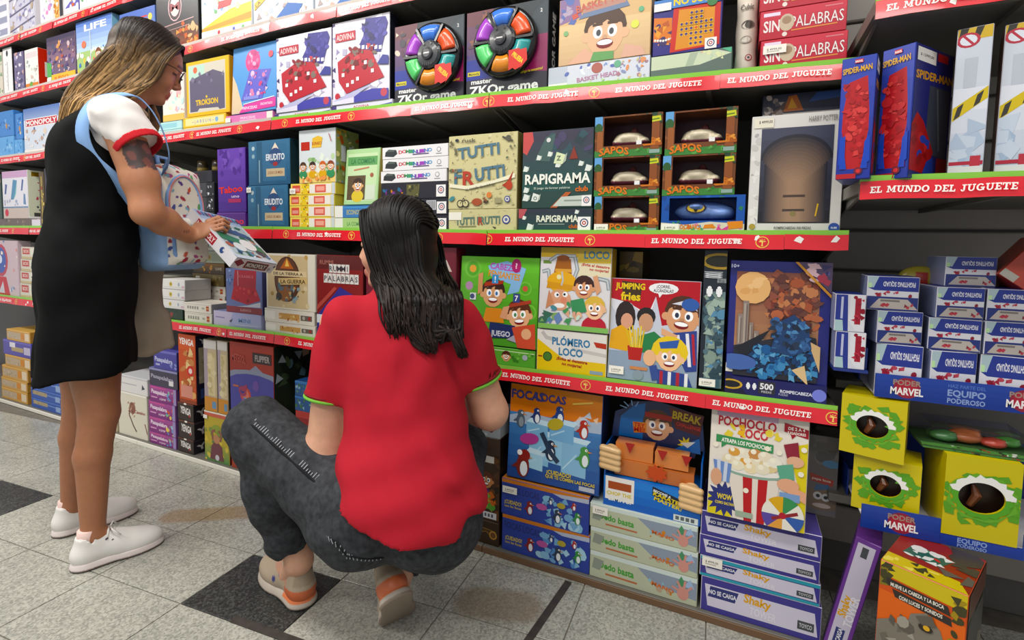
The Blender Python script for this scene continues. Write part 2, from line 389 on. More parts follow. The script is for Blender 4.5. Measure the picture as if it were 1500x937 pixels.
# ------------------------------------------------------------------ floor
def terrazzo(name, c0, c1, c2, rough):
    m = bpy.data.materials.new(name); m.use_nodes = True; nt = m.node_tree; N = nt.nodes; Lk = nt.links; b = N['Principled BSDF']
    g = N.new('ShaderNodeNewGeometry')
    v = N.new('ShaderNodeTexVoronoi'); v.inputs['Scale'].default_value = 210; Lk.new(g.outputs['Position'], v.inputs['Vector'])
    cr = N.new('ShaderNodeValToRGB'); e = cr.color_ramp.elements; e[0].position = 0.18; e[0].color = hx(c1); e[1].position = 0.5; e[1].color = hx(c0)
    x = cr.color_ramp.elements.new(0.85); x.color = hx(c2)
    Lk.new(v.outputs['Color'], cr.inputs['Fac'])
    n = N.new('ShaderNodeTexNoise'); n.inputs['Scale'].default_value = 4.5; n.inputs['Detail'].default_value = 5; Lk.new(g.outputs['Position'], n.inputs['Vector'])
    mr = N.new('ShaderNodeMapRange'); mr.inputs['From Min'].default_value = 0.3; mr.inputs['From Max'].default_value = 0.7; mr.inputs['To Min'].default_value = 0.86; mr.inputs['To Max'].default_value = 1.08
    Lk.new(n.outputs['Fac'], mr.inputs['Value'])
    mx = N.new('ShaderNodeMix'); mx.data_type = 'RGBA'; mx.blend_type = 'MULTIPLY'; mx.inputs['Factor'].default_value = 1
    Lk.new(cr.outputs['Color'], mx.inputs['A']); Lk.new(mr.outputs['Result'], mx.inputs['B'])
    out = mx.outputs['Result']
    # a brown streak and a brown stain, fixed to the floor: capsule between two points, softened by noise
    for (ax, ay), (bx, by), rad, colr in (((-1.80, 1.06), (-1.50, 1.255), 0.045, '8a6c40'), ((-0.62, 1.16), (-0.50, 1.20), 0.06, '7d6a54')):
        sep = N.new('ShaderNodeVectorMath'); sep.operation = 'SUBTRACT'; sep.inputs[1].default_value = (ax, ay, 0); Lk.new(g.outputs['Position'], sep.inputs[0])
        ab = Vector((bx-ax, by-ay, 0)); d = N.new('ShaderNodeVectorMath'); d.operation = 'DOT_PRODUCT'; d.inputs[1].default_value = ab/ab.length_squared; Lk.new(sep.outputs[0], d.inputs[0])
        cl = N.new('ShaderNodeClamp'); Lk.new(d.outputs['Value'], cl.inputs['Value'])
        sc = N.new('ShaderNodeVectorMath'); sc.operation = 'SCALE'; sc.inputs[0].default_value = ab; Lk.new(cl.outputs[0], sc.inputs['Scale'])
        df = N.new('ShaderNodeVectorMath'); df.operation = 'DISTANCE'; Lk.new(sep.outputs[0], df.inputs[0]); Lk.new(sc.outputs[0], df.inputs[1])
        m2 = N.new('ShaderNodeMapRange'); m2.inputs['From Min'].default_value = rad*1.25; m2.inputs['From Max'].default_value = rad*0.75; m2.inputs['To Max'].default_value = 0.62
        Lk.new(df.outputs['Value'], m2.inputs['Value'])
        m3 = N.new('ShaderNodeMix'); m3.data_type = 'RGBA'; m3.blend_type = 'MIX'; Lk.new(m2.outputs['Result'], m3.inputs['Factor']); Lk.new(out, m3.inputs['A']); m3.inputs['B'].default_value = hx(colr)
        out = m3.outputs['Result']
    Lk.new(out, b.inputs['Base Color']); b.inputs['Roughness'].default_value = rough
    return m
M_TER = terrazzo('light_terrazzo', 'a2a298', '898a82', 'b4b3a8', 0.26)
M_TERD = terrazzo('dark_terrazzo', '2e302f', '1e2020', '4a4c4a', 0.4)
M_GROUT = mat('floor_grout', '6d675e', rough=0.8, noise=(30, 0.2))
floor = link('floor', boxmesh('floor', -5.2, 2.6, -2.6, 2.1, -0.06, -0.003, 0), M_GROUT); tag(floor, kind='structure')
TA, TB, TO = Vector((0.333, 0.03, 0)), Vector((-0.01, 0.235, 0)), Vector((-1.345, 0.802, 0))
def tilemesh(nm, m):
    g = 0.0016; A, B = TA, TB; an, bn = A.normalized()*g, B.normalized()*g
    P = [an+bn, A-an+bn, A+B-an-bn, B+an-bn]; cc = (A+B)/2; Q = [cc+(p-cc)*0.992 for p in P]
    V = [p+Vector((0, 0, -0.004)) for p in P]+[p+Vector((0, 0, -0.0006)) for p in P]+Q
    F = [(0, 1, 5, 4), (1, 2, 6, 5), (2, 3, 7, 6), (3, 0, 4, 7), (4, 5, 9, 8), (5, 6, 10, 9), (6, 7, 11, 10), (7, 4, 8, 11), (8, 9, 10, 11)]
    me = mesh_vfc(nm, V, F); me.materials.append(m); return me
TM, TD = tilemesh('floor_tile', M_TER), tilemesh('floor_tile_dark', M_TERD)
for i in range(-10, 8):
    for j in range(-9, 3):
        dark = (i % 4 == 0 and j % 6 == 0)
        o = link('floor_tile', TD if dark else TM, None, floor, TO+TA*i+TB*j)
        if dark: o['label'] = 'charcoal terrazzo tile'
def strip_bar(p, q, w, name):
    p, q = Vector(p), Vector(q); t = (q-p).normalized(); n = Vector((-t.y, t.x, 0))*w/2; mb = MB()
    V = [p+n, p-n, q-n, q+n]; mb.add([v+Vector((0, 0, 0.0002)) for v in V]+[v*1.0+Vector((0, 0, 0.003)) for v in V], [(0, 1, 5, 4), (1, 2, 6, 5), (2, 3, 7, 6), (3, 0, 4, 7), (4, 5, 6, 7)], '3a3430')
    mb.V += []; return mb.build(name, M_PLASTD, floor)
M_PLASTD = mat('worn_dark_metal', attr=True, rough=0.5, noise=(40, 0.3))
strip_bar((-0.412, 1.352, 0), (-0.46, 0.86, 0), 0.02, 'joint_strip'); strip_bar((-1.165, 0.826, 0), (-0.93, 0.846, 0), 0.022, 'joint_strip')
# ------------------------------------------------------------------ walls, ceiling
D = 1.368; YB = 1.775
M_WHITE = mat('white_paint', 'd8d5cc', rough=0.8, noise=(2, 0.05))
wall = link('wall_back', boxmesh('wall_back', -5.2, 0.235, YB, YB+0.06, 0, 3.0, 0), M_BACK); tag(wall, kind='structure')
wallr = link('wall_right', boxmesh('wall_right', 0.235, 2.6, YB, YB+0.06, 0, 3.0, 0), M_BACK); tag(wallr, kind='structure')
plank = boxmesh('wall_plank', 0, 0.78, 0, 0.022, 0.004, 0.116, 0.004)
for k in range(17): link('wall_plank', plank, M_GREY, wallr, (0.245, YB-0.0225, 0.1+0.12*k))
for k in range(17): link('wall_plank', plank, M_GREY, wallr, (1.03, YB-0.0225, 0.1+0.12*k))
ceil = link('ceiling', boxmesh('ceiling', -5.2, 2.6, -2.6, 2.1, 3.0, 3.06, 0), M_WHITE); tag(ceil, kind='structure')
# ------------------------------------------------------------------ shelving
BX = [-4.47, -3.53, -2.59, -1.65, -0.71, 0.235]
ZN = {'S3': [1.0, 1.003, 1.005, 1.004, .996, 1.0], 'S2': [1.39, 1.398, 1.413, 1.421, 1.414, 1.391],
      'S4': [.607, .603, .585, .59, .577, .585], 'TS': [1.715, 1.737, 1.757, 1.785, 1.78, 1.76], 'T0': [2.02, 2.035, 2.055, 2.07, 2.07, 2.05],
      'B': [.03]*6, 'R1': [1.104]*6, 'R0': [1.455]*6}
LIP = 0.044
def ztop(level, X):
    if level == 'B': return 0.022
    if level == 'F': return 0.0002
    return float(np.interp(X, BX, ZN[level]))+0.038
def logo(a, x, y, r):
    a.E(x, y, r, 'f0c040', ry=r*0.95, n=18); a.E(x, y, r*0.84, 'd8202c', ry=r*0.8, n=18)
    a.P([(x-0.55, y-r*0.6), (x+0.25, y-r*0.6), (x+0.4, y+r*0.2), (x-0.3, y+r*0.2)], 'f6d24a')
    for dx, dy in ((-1.1, 0.15), (-0.7, 0.5), (0.2, 0.62), (1.0, 0.45), (1.25, 0.0)): a.P([(x-0.2, y+r*0.1), (x+dx*1.1, y+r*dy), (x+dx*0.6, y+r*(dy+0.2)), (x+0.2, y+r*0.3)], 'f6d24a')
def banner(parent, x0, x1, z0, z1, seed, phase=0.0):
    """one glossy red paper strip with white slab capitals, slightly wavy, lying on the rail front"""
    rnd = random.Random(seed); n = max(4, int((x1-x0)/0.05)); V = []; F = []
    H = 0.036
    wav = [rnd.uniform(0, 0.003) for _ in range(n+1)]; sag = [rnd.uniform(-0.0012, 0.0012) for _ in range(n+1)]
    for i in range(n+1):
        f = i/n; x = x0+(x1-x0)*f; z = z0+(z1-z0)*f+sag[i]
        y = -0.001-wav[i]
        V += [(x, y-0.0035, z), (x, y-0.00175, z+H*0.5), (x, y, z+H)]
    for i in range(n): F += [(i*3, i*3+3, i*3+4, i*3+1), (i*3+1, i*3+4, i*3+5, i*3+2)]
    me = mesh_vfc('banner_strip', V, F, ['dc2230']*len(F), True)
    o = link('banner_strip', me, M_STRIP, parent)
    P = 0.325; L = x1-x0; per = P/L*100; off = -phase/L*100
    def lay(art, name, lab=None):      # bend a printed piece onto the strip
        Vn = []
        for (vx, vy, vz) in art.V:
            f = min(max((vx+L/2)/L, 0), 1)*n; i = min(int(f), n-1); t = f-i; hh = vz/H
            w = wav[i]*(1-t)+wav[i+1]*t; sg = sag[i]*(1-t)+sag[i+1]*t
            yb = -0.001-w+(-0.0035*(1-hh))
            Vn.append((x0+(vx+L/2), yb+vy-0.0002, z0+(z1-z0)*(f/n)+sg+vz))
        if Vn:
            q = link(name, mesh_vfc(name, Vn, art.F, art.C), M_STRIP, o)
            if lab: q['label'] = lab
    while off < 100:
        if off > -per*0.25 and off+per*0.72 < 101: art = Art(L, H, seed); slab_text(art, 'EL MUNDO DEL JUGUETE', off+per*0.05, 33, 36, 'fbf3ee', per*0.68); lay(art, 'banner_lettering', 'white slab capitals')
        if 0 < off+per*0.87 < 99: art = Art(L, H, seed); logo_m(art, off+per*0.87, 50, per); lay(art, 'banner_emblem', 'yellow ringed emblem')
        off += per
    for _ in range(rnd.randrange(0, 3)):
        art = Art(L, H, seed); cx, cy = rnd.uniform(5, 95), rnd.uniform(25, 75); k = 0.008/L*100; art.P([(cx+rnd.uniform(0.4, 1.6)*k*math.cos(t), cy+rnd.uniform(12, 30)*math.sin(t)) for t in (0.3, 1.5, 2.6, 3.7, 5.2)], 'f2ece8'); lay(art, 'torn_patch', 'torn white patch')
    return o
def logo_m(a, x, y, per):
    r = 42; k = a.h/a.w
    a.E(x, y, r, 'e8bc48', ry=r*0.95, n=20); a.E(x, y, r*0.86, 'd21f2e', ry=r*0.8, n=20)
    m = lambda dx, dy: (x+dx*k, y+dy)
    a.P([m(-4, -24), m(3, -24), m(5, 2), m(-2, 4)], 'f2d060'); a.P([m(-8, -26), m(8, -26), m(5, -22), m(-5, -22)], 'f2d060')
    for dx, dy in ((-22, 2), (-18, 14), (-4, 22), (14, 18), (22, 4)): a.P([m(-1, 0), m(dx, dy), m(dx*0.8, dy+5), m(4, 5)], 'f2d060')
M_PALE = mat('pale_price_rail', 'cfc4bc', rough=0.3)
LV = {'T0': 'topmost', 'TS': 'second', 'S2': 'third', 'S3': 'fourth', 'S4': 'fifth'}
BAYN = ["leftmost bay", "bay behind standing woman's back", "bay before standing woman's face", "bay behind crouching woman's head", "bay right of crouching woman"]
def shelf(name, X0, X1, Z0, Z1, label, seed, phase=0.0, depth=None, yfront=D, rail=None):
    t = empty(name, (X0, yfront, Z0)); tag(t, label, 'shelf', None)
    w = X1-X0; dz = Z1-Z0; e = 0.0015; yb = (depth or YB-yfront-0.026 if yfront < D else YB-yfront-0.003)
    V = [(e, 0.006, 0.012), (w-e, 0.006, dz+0.012), (w-e, yb, dz+0.012), (e, yb, 0.012), (e, 0.006, 0.038), (w-e, 0.006, dz+0.038), (w-e, yb, dz+0.038), (e, yb, 0.038)]
    F = [(3, 2, 1, 0), (4, 5, 6, 7), (0, 1, 5, 4), (1, 2, 6, 5), (2, 3, 7, 6), (3, 0, 4, 7)]
    link('board', mesh_vfc('board', V, F), M_DARK, t)
    # two folded ribs beneath, running back
    for f in (0.33, 0.66):
        x = w*f; zz = dz*f; mb = MB(); mb.box(x-0.006, x+0.006, 0.03, yb-0.02, zz+0.002, zz+0.012, '33332f'); mb.build('stiffener', M_DARK, t)
    # price rail: green lip along the top
    V = [(e, 0, 0.030), (w-e, 0, dz+0.030), (w-e, 0.006, dz+0.030), (e, 0.006, 0.030), (e, -0.002, LIP+0.002), (w-e, -0.002, dz+LIP+0.002), (w-e, 0.006, dz+LIP), (e, 0.006, LIP)]
    link('price_rail', mesh_vfc('price_rail', V, F), rail or M_GREEN, t)
    V = [(e, 0.0, 0.0), (w-e, 0.0, dz), (w-e, 0.006, dz), (e, 0.006, 0.0), (e, 0.0, 0.03), (w-e, 0.0, dz+0.03), (w-e, 0.006, dz+0.03), (e, 0.006, 0.03)]
    link('front_edge', mesh_vfc('front_edge', V, F), M_DARK, t)
    rnd = random.Random(seed); x = e
    while x < w-0.06:
        l = rnd.choice([0.33, 0.48, 0.65]); x1 = min(x+l, w-e)
        if w-x1 < 0.1: x1 = w-e
        banner(t, x, x1, dz*x/w-0.001, dz*x1/w-0.001, rnd.randrange(9999), phase if x < 0.01 else 0.0); x = x1+0.0006
    # triangular bracket at each end
    for x in (0.014, w-0.014):
        zz = dz*x/w; mb = MB(); V = [(x-0.003, 0.05, zz+0.011), (x-0.003, yb, zz+0.011), (x-0.003, yb, zz-0.06)]; V += [(a+0.006, b, c) for a, b, c in V]
        mb.add(V, [(0, 2, 1), (3, 4, 5), (0, 1, 4, 3), (1, 2, 5, 4), (2, 0, 3, 5)], '3a3a36'); mb.build('bracket', M_DARK, t)
    return t
for lv in ('T0', 'TS', 'S2', 'S3', 'S4'):
    for b in range(5):
        if lv == 'T0' and b > 2: continue
        shelf('shelf', BX[b], BX[b+1], ZN[lv][b], ZN[lv][b+1], f'dark shelf with red strip, {LV[lv]} row from top, {BAYN[b]}', ord(lv[1])*37+b*11, phase=0.07*b, rail=M_PALE if lv in ('T0', 'TS') or (lv == 'S2' and b < 3) else None)
for b in range(5):
    t = empty('base_shelf', (BX[b], D, 0)); tag(t, f'low base shelf on {"white" if b < 3 else "brown"} plinth, {BAYN[b]}', 'shelf')
    w = BX[b+1]-BX[b]
    link('board', boxmesh('board', 0.001, w-0.001, 0.0, YB-D-0.003, 0.012, 0.022, 0.001), M_DARK, t)
    link('plinth', boxmesh('plinth', 0.001, w-0.001, -0.004, 0.012, 0.0005, 0.0195, 0.001, 'e6e2d6' if b < 2 or b == 2 else '6d5138'), mat('plinth_paint', attr=True, rough=0.5), t)
for k, X in enumerate(BX[1:]):
    mb = MB(); X = X if k < 4 else X+0.004
    mb.box(X-0.016, X+0.016, YB-0.0025, YB-0.001, 0.04, 2.4, '2a2a28')
    for z in range(40): mb.box(X-0.003, X+0.003, YB-0.003, YB-0.0024, 0.12+z*0.055, 0.15+z*0.055, '0a0a0a')
    o = mb.build('trim_%d' % (k+1), M_PLASTD); tag(o, kind='structure')
shelf('shelf', 0.218, 0.95, ZN['R1'][0], ZN['R1'][0], 'dark shelf with red strip carrying tall blue toy boxes, right bay', 5, 0.0, None, D-0.16)
shelf('shelf', 0.225, 0.95, ZN['R0'][0], ZN['R0'][0], 'dark shelf with red strip at the upper right corner, empty', 8, 0.0, None, D-0.16)
# ------------------------------------------------------------------ boxes
class Bx: pass
ALL = []
NEXT = {'TS': 'T0', 'S2': 'TS', 'S3': 'S2', 'S4': 'S3', 'B': 'S4'}
def face_art(o, w, d, h, side, fn, name, seed, tc=None):
    if side == 'F': a = Art(w-0.002, h-0.002, seed); M = Matrix.Translation((0, 0, 0.001))
    elif side == 'R': a = Art(d-0.002, h-0.002, seed); M = Matrix.Translation((w/2, d/2, 0.001)) @ Matrix.Rotation(math.pi/2, 4, 'Z')
    elif side == 'L': a = Art(d-0.002, h-0.002, seed); M = Matrix.Translation((-w/2, d/2, 0.001)) @ Matrix.Rotation(-math.pi/2, 4, 'Z')
    elif side == 'T': a = Art(w-0.002, d-0.002, seed); M = Matrix.Translation((0, 0.001, h)) @ Matrix.Rotation(-math.pi/2, 4, 'X')
    fn(a)
    if not a.V: return None
    p = link(name, a.make(name), M_CARD, o); p.matrix_local = M; return p
def price(o, w, h, x, y, sw=0.04, sh=0.018, txt='$ 4999,00', col='f4f0e6'):
    """small white price sticker; x, y in percent of the front face (lower left corner)"""
    a = Art(sw, sh); a.bg(col)
    if txt: a.T(txt, 48, 52, 26, '55504a', w=62, b=0.01); a.R(16, 22, 70, 30, 'aaa59c')
    p = link('price_sticker', a.make('price_sticker'), M_CARD, o); p.location = (-w/2+x/100*w+sw/2, -0.0042, y/100*h); p['label'] = 'white price sticker'
    return p
def bodymesh(w, d, h, col, sc=None, tc=None, bev=0.0012):
    me = boxmesh('game_box', -w/2, w/2, 0, d, 0, h, bev, col)
    if sc or tc:
        at_ = me.color_attributes['Col']
        for p in me.polygons:
            c = None
            if tc and p.normal.z > 0.9: c = tc
            elif sc and abs(p.normal.x) > 0.9: c = sc
            if c:
                for li in p.loop_indices: at_.data[li].color = hx(c)
    return me
def box(on, x0, x1, yt, yb, col, label, art=None, Y=0.012, d=0.2, name='game_box', cat='box', sc=None, tc=None, tilt=0.0, yaw=0.0, group=None,
        right=None, left=None, top=None, st=None, seed=None, gap=0.0, film=False):
    """pixels give the size; the box stands on a shelf level (str) or on another box"""
    Yp = D+Y; xm = (x0+x1)/2; ym = (yt+(yb if yb is not None else yt+40))/2
    A, B_ = at(x0, ym, Yp), at(x1, ym, Yp); X = (A.x+B_.x)/2; w = (B_.x-A.x)-0.0012
    if isinstance(on, str): z0 = max(ztop(on, X-w/2), ztop(on, X), ztop(on, X+w/2))+0.0004
    elif on is None: z0 = at(xm, yb, Yp).z
    else: z0 = on.z1+0.0006
    zt = at(xm, yt, Yp).z; h = zt-z0
    if tilt: h = h/math.cos(math.radians(tilt))+math.tan(math.radians(tilt))*0.0
    base = on if isinstance(on, str) else getattr(on, 'lv', None)
    if base in NEXT:
        lim = float(np.interp(X, BX, ZN[NEXT[base]])) - 0.004 - z0 - math.sin(math.radians(abs(tilt)))*d
        if Yp + d > D + 0.2: lim -= 0.0
        h = min(h, lim)
    h = max(h, 0.012)
    o = link(name, bodymesh(w, d, h, col, sc, tc), M_CARD)
    z0 = z0 + math.sin(math.radians(abs(tilt)))*d
    o.location = (X, Yp, z0); o.rotation_euler = (math.radians(-tilt), 0, math.radians(yaw))
    tag(o, label, cat, group)
    sd = seed if seed is not None else (int(x0*7+yt*13) % 99991)
    if art: face_art(o, w, d, h, 'F', art, 'front_print', sd)
    if right: face_art(o, w, d, h, 'R', right, 'side_print', sd+1)
    if left: face_art(o, w, d, h, 'L', left, 'side_print', sd+2)
    if top: face_art(o, w, d, h, 'T', top, 'top_print', sd+3)
    if st: price(o, w, h, *st)
    r = Bx(); r.o = o; r.w = w; r.h = h; r.d = d; r.z1 = z0+h*math.cos(math.radians(tilt)); r.z0 = z0; r.X = X; r.Y = Yp; r.lv = base; ALL.append(r)
    return r
ORD = {1: ['only one'], 2: ['lower of two', 'upper of two'], 3: ['lowest of three', 'middle of three', 'topmost of three'], 4: ['lowest of four', 'second lowest of four', 'third lowest of four', 'topmost of four']}
def stack(on, x0, x1, ys, cols, label, art=None, jit=2.0, group=None, **kw):
    """ys: pixel tops from the lowest box upward; cols list or single"""
    out = []; rnd = random.Random(int(x0)); prev = on; n = len(ys); st = kw.pop('st', None); sti = kw.pop('sti', None)
    for i, y in enumerate(ys):
        j = rnd.uniform(-jit, jit); c = cols[i % len(cols)] if isinstance(cols, list) else cols; a = art[i % len(art)] if isinstance(art, list) else art
        b = box(prev, x0+j, x1+j, y, y+20, c, label.format(ORD[n][i] if n in ORD else str(i)), a, group=group, seed=int(x0)*3+ (0 if group else i), st=st if sti == i else None, **kw)
        out.append(b); prev = b
    return out
# ------------------------------------------------------------------ prints
def A_busy(bgc, cols, n=40, r0=2, r1=6, bands=()):
    def f(a):
        a.bg(bgc)
        a.S(2, 2, 98, 98, n, cols, r0, r1)
        for y0, y1, c in bands: a.R(0, y0, 100, y1, c)
    return f
def A_title(bgc, t, tcol, h=30, w=70, y=50, ol=None, extra=None, b=0.03, x=50):
    def f(a):
        a.bg(bgc)
        if extra: extra(a)
        a.T(t, x, y, h, tcol, w, b, ol=ol)
    return f
def ring(a, x=88, y=22, r=9, bgc='f2f0ee'):
    k = a.h/a.w; a.R(x-r*k*1.25, y-r*1.25, x+r*k*1.25, y+r*1.4, bgc); a.E(x, y+r*0.25, r*0.85, '3a4066'); a.E(x, y+r*0.25, r*0.62, bgc); a.E(x, y+r*0.25, r*0.4, 'c23a4a'); a.E(x, y+r*0.25, r*0.2, bgc)
def flat(c):
    return lambda a: a.bg(c)
# --- topmost rows, left
def p_lined(a):
    a.bg('e8e6ec')
    for i in range(5): a.R(8, 8+i*19, 92, 18+i*19, '9a9cb4'); a.R(14, 11+i*19, 60, 15+i*19, 'dcdce6')
def p_lilac(a):
    a.bg('c9c6d6'); a.S(0, 0, 100, 100, 60, ['aaa6c4', 'e6e2ec', 'b8a48e', '8c88b0'], 3, 8)
    for i in range(4): a.L([(0, 8+i*26), (100, 22+i*26)], 2, '6e6a86')
def p_pinkw(a): a.bg('f0e8ee'); a.S(5, 5, 95, 95, 26, ['d890c0', 'f4c8dc', 'a890c8', 'ffffff', '8ab48a'], 4, 10)
def p_orange(a): a.bg('f4efe6'); a.R(10, 0, 60, 100, 'e0a050'); a.S(10, 10, 60, 95, 16, ['c07828', 'f0d090', 'ffffff'], 5, 10); a.R(64, 0, 100, 100, '2c2c34')
def p_bluey(a): a.bg('6a64b4'); a.P([(0, 20), (100, 60), (100, 90), (0, 50)], 'e8e4f0'); a.S(0, 0, 100, 100, 18, ['f0c040', 'e8e8f4', '48408c', 'e07040'], 4, 12); a.R(0, 0, 100, 22, 'f2f0ee')
def p_white_c(a): a.bg('f2f2ee'); a.S(0, 25, 100, 100, 34, ['70a878', 'd85c6c', '6c90c4', 'f0c048', '384048'], 4, 9)
def p_spine(a): a.bg('eceaea'); a.E(50, 88, 4.5, '2a2a30', ry=6.5); a.L([(50, 10), (50, 70)], 3, 'b0aeb4'); a.S(30, 15, 70, 70, 12, ['c8b8c8', '9a98a8'], 1, 2)
def p_purpd(a): a.bg('6e6688'); a.S(0, 0, 100, 100, 30, ['948ab0', '4c4468', 'c8a0a0', 'dcd4e0'], 4, 10)
def p_rummy(a): a.bg('ece8e2'); a.R(5, 78, 95, 92, 'dccfd0'); a.S(5, 10, 95, 70, 24, ['b8c0b4', 'd0b8b0', 'f4f0ee', '9aa0a4'], 3, 8); a.R(0, 0, 100, 14, 'd88030'); a.E(45, 10, 8, '70a048')
def p_town(a):
    a.bg('6f5a72'); a.G(0, 45, 100, 100, '8a6a80', '3e3450'); a.S(0, 15, 100, 85, 60, ['b05848', 'd89a60', '5a4478', '8878a8', 'c8b0b8', '48506c'], 3, 8)
    a.P([(0, 0), (16, 0), (16, 42), (0, 46)], '58a858'); a.R(16, 0, 100, 16, 'e8b848'); a.T('JUEGO', 50, 7, 7, 'd85030', 50); a.R(0, 0, 14, 12, 'f4f2ec')
def p_life(a):
    a.G(0, 40, 100, 100, 'b8d0ee', '6484cc'); a.R(0, 0, 100, 42, 'a4c07a'); a.T('LIFE', 55, 86, 12, 'eef0f4', 60, 0.05, ol='5868a8')
    a.S(0, 5, 100, 45, 34, ['e07050', 'f0c048', 'e8e4d8', '5a9a58', '4a80c0', 'ffffff'], 3, 7); a.R(40, 0, 42, 78, 'd0dcec'); a.E(22, 55, 8, 'e88060', ry=7); a.K(62, 32, 9, hair='7a4a2a'); a.E(30, 12, 7, '3a3a40', ry=11)
def p_life2(a): a.G(0, 0, 100, 100, '88a8dc', '5470bc'); a.T('LIFE', 48, 78, 14, 'd04848', 62, 0.05, ol='f2f2f2'); a.S(0, 0, 100, 50, 20, ['a0c060', 'f0d060', 'e8e8e8', 'd86848'], 4, 8); a.E(88, 80, 7, 'e8d060')
def p_chef(a):
    a.bg('2c2a2e'); a.G(0, 0, 100, 42, '8a4a30', '3a302e'); a.E(46, 72, 19, 'd8b0b4', ry=25); a.E(46, 72, 17, '3a2c30', ry=23); a.E(46, 72, 13, 'e4c4c4', ry=17); a.T('M', 46, 72, 13, '8a3038', 22, 0.05)
    a.S(50, 2, 100, 40, 26, ['c06030', 'e09848', '7a3020', 'd8b080'], 3, 8); a.L([(2, 40), (90, 46)], 1.6, 'c8a0a0'); a.L([(2, 32), (80, 36)], 1.2, 'b09090')
def p_race(a):
    a.bg('e8eef2'); a.P([(0, 14), (100, 14), (100, 50), (60, 46), (0, 20)], 'f0c43c'); a.P([(0, 14), (100, 20), (100, 32), (0, 20)], 'ee9a3a'); a.S(2, 45, 98, 98, 26, ['68a868', '88a8d4', 'e8b0a0', 'c8d8a8', 'd8404c'], 4, 10)
    a.P([(34, 50), (60, 52), (64, 64), (36, 64)], 'c8282c'); a.K(48, 78, 11, hair='e0b040', skin='f2c8a0'); a.R(0, 0, 100, 14, 'f6f6f4'); a.T('VIAJE', 18, 92, 12, '38388c', 26); a.E(36, 7, 4, 'd04048'); a.E(66, 7, 4, '5868b8'); a.E(84, 7, 4, '78b078')
def p_face(a):
    a.bg('dce2ea'); a.S(0, 0, 100, 100, 46, ['c8a898', 'b8c0d0', 'eef0f2', 'a89894', 'd8c8c0'], 4, 10); a.P([(2, 30), (28, 52), (28, 66), (2, 44)], 'e8b840'); a.T('LA TIA', 15, 48, 7, '5a4030', 24, rot=32)
    a.P([(34, 0), (60, 30), (84, 22), (74, 0)], '3a6cb4'); a.K(56, 66, 26, skin='f0cdbc', hair='c8b8a8', eye='4868a8')
def p_troy(a):
    a.bg('e8b936'); a.R(5, 6, 92, 94, 'cfc9ba'); a.R(6, 68, 44, 92, 'b8d8c8'); a.E(22, 84, 6, 'e07858'); a.P([(8, 8), (26, 8), (30, 13), (74, 11), (78, 7), (90, 8), (90, 70), (64, 80), (30, 72), (8, 66)], '625c72')
    a.T('TROKSON', 48, 24, 10, 'ecc33c', 52, 0.045); a.E(48, 33, 2.5, 'ecc33c'); a.S(10, 60, 88, 76, 8, ['7c768c', '544e62'], 4, 8)
def p_troyside(a): a.bg('ecc44a'); a.R(6, 14, 96, 86, 'f0dfa4'); a.T('~ J A B E U N ~', 48, 50, 34, '8aa0b8', 52); a.E(80, 50, 26, '88b4d8')
def p_pastel(a): a.bg('e9e4da'); a.S(0, 20, 100, 100, 30, ['f0b8b8', 'c0e0dc', 'f8e8c0', 'e89898', 'd0d4e8'], 4, 10); a.R(0, 0, 100, 14, 'e8c06a')
def p_teal(a): a.bg('b8dfe0'); a.R(12, 20, 80, 80, '98ccd4')
def p_dolls(a):
    a.bg('5b9ad8'); a.P([(0, 0), (20, 0), (26, 8), (10, 45), (0, 60)], 'dcc4a4'); a.E(46, 76, 16, 'd84c8c', ry=18, rot=20); a.S(34, 66, 60, 92, 12, ['b83878', 'e87aa8', 'f0a8c8'], 2, 5)
    a.P([(22, 18), (70, 18), (88, 60), (40, 64)], '6a68c8'); a.S(34, 24, 78, 60, 30, ['d84c78', 'e888b0', '4848a8', 'f0c0d8', '8888e0'], 2, 5)
    a.R(28, 19, 62, 24, '8890d8'); a.P([(18, 0), (100, 4), (100, 18), (30, 12)], 'd94fa0'); a.T('PRINCESAS', 42, 7, 4.2, 'f8e0f0', 34); a.T('ENCANTADO', 80, 10, 3.6, 'f8e0f0', 26); a.E(86, 82, 5, 'd05060'); a.L([(28, 13), (96, 19)], 1.2, 'f0f0f8')
def p_pinkside(a): a.bg('de82ba'); a.T('PRINCESAS', 48, 62, 26, 'f6d8ea', 32); a.R(30, 20, 66, 40, 'f0b4d4'); a.R(88, 0, 100, 100, 'f2ede0')
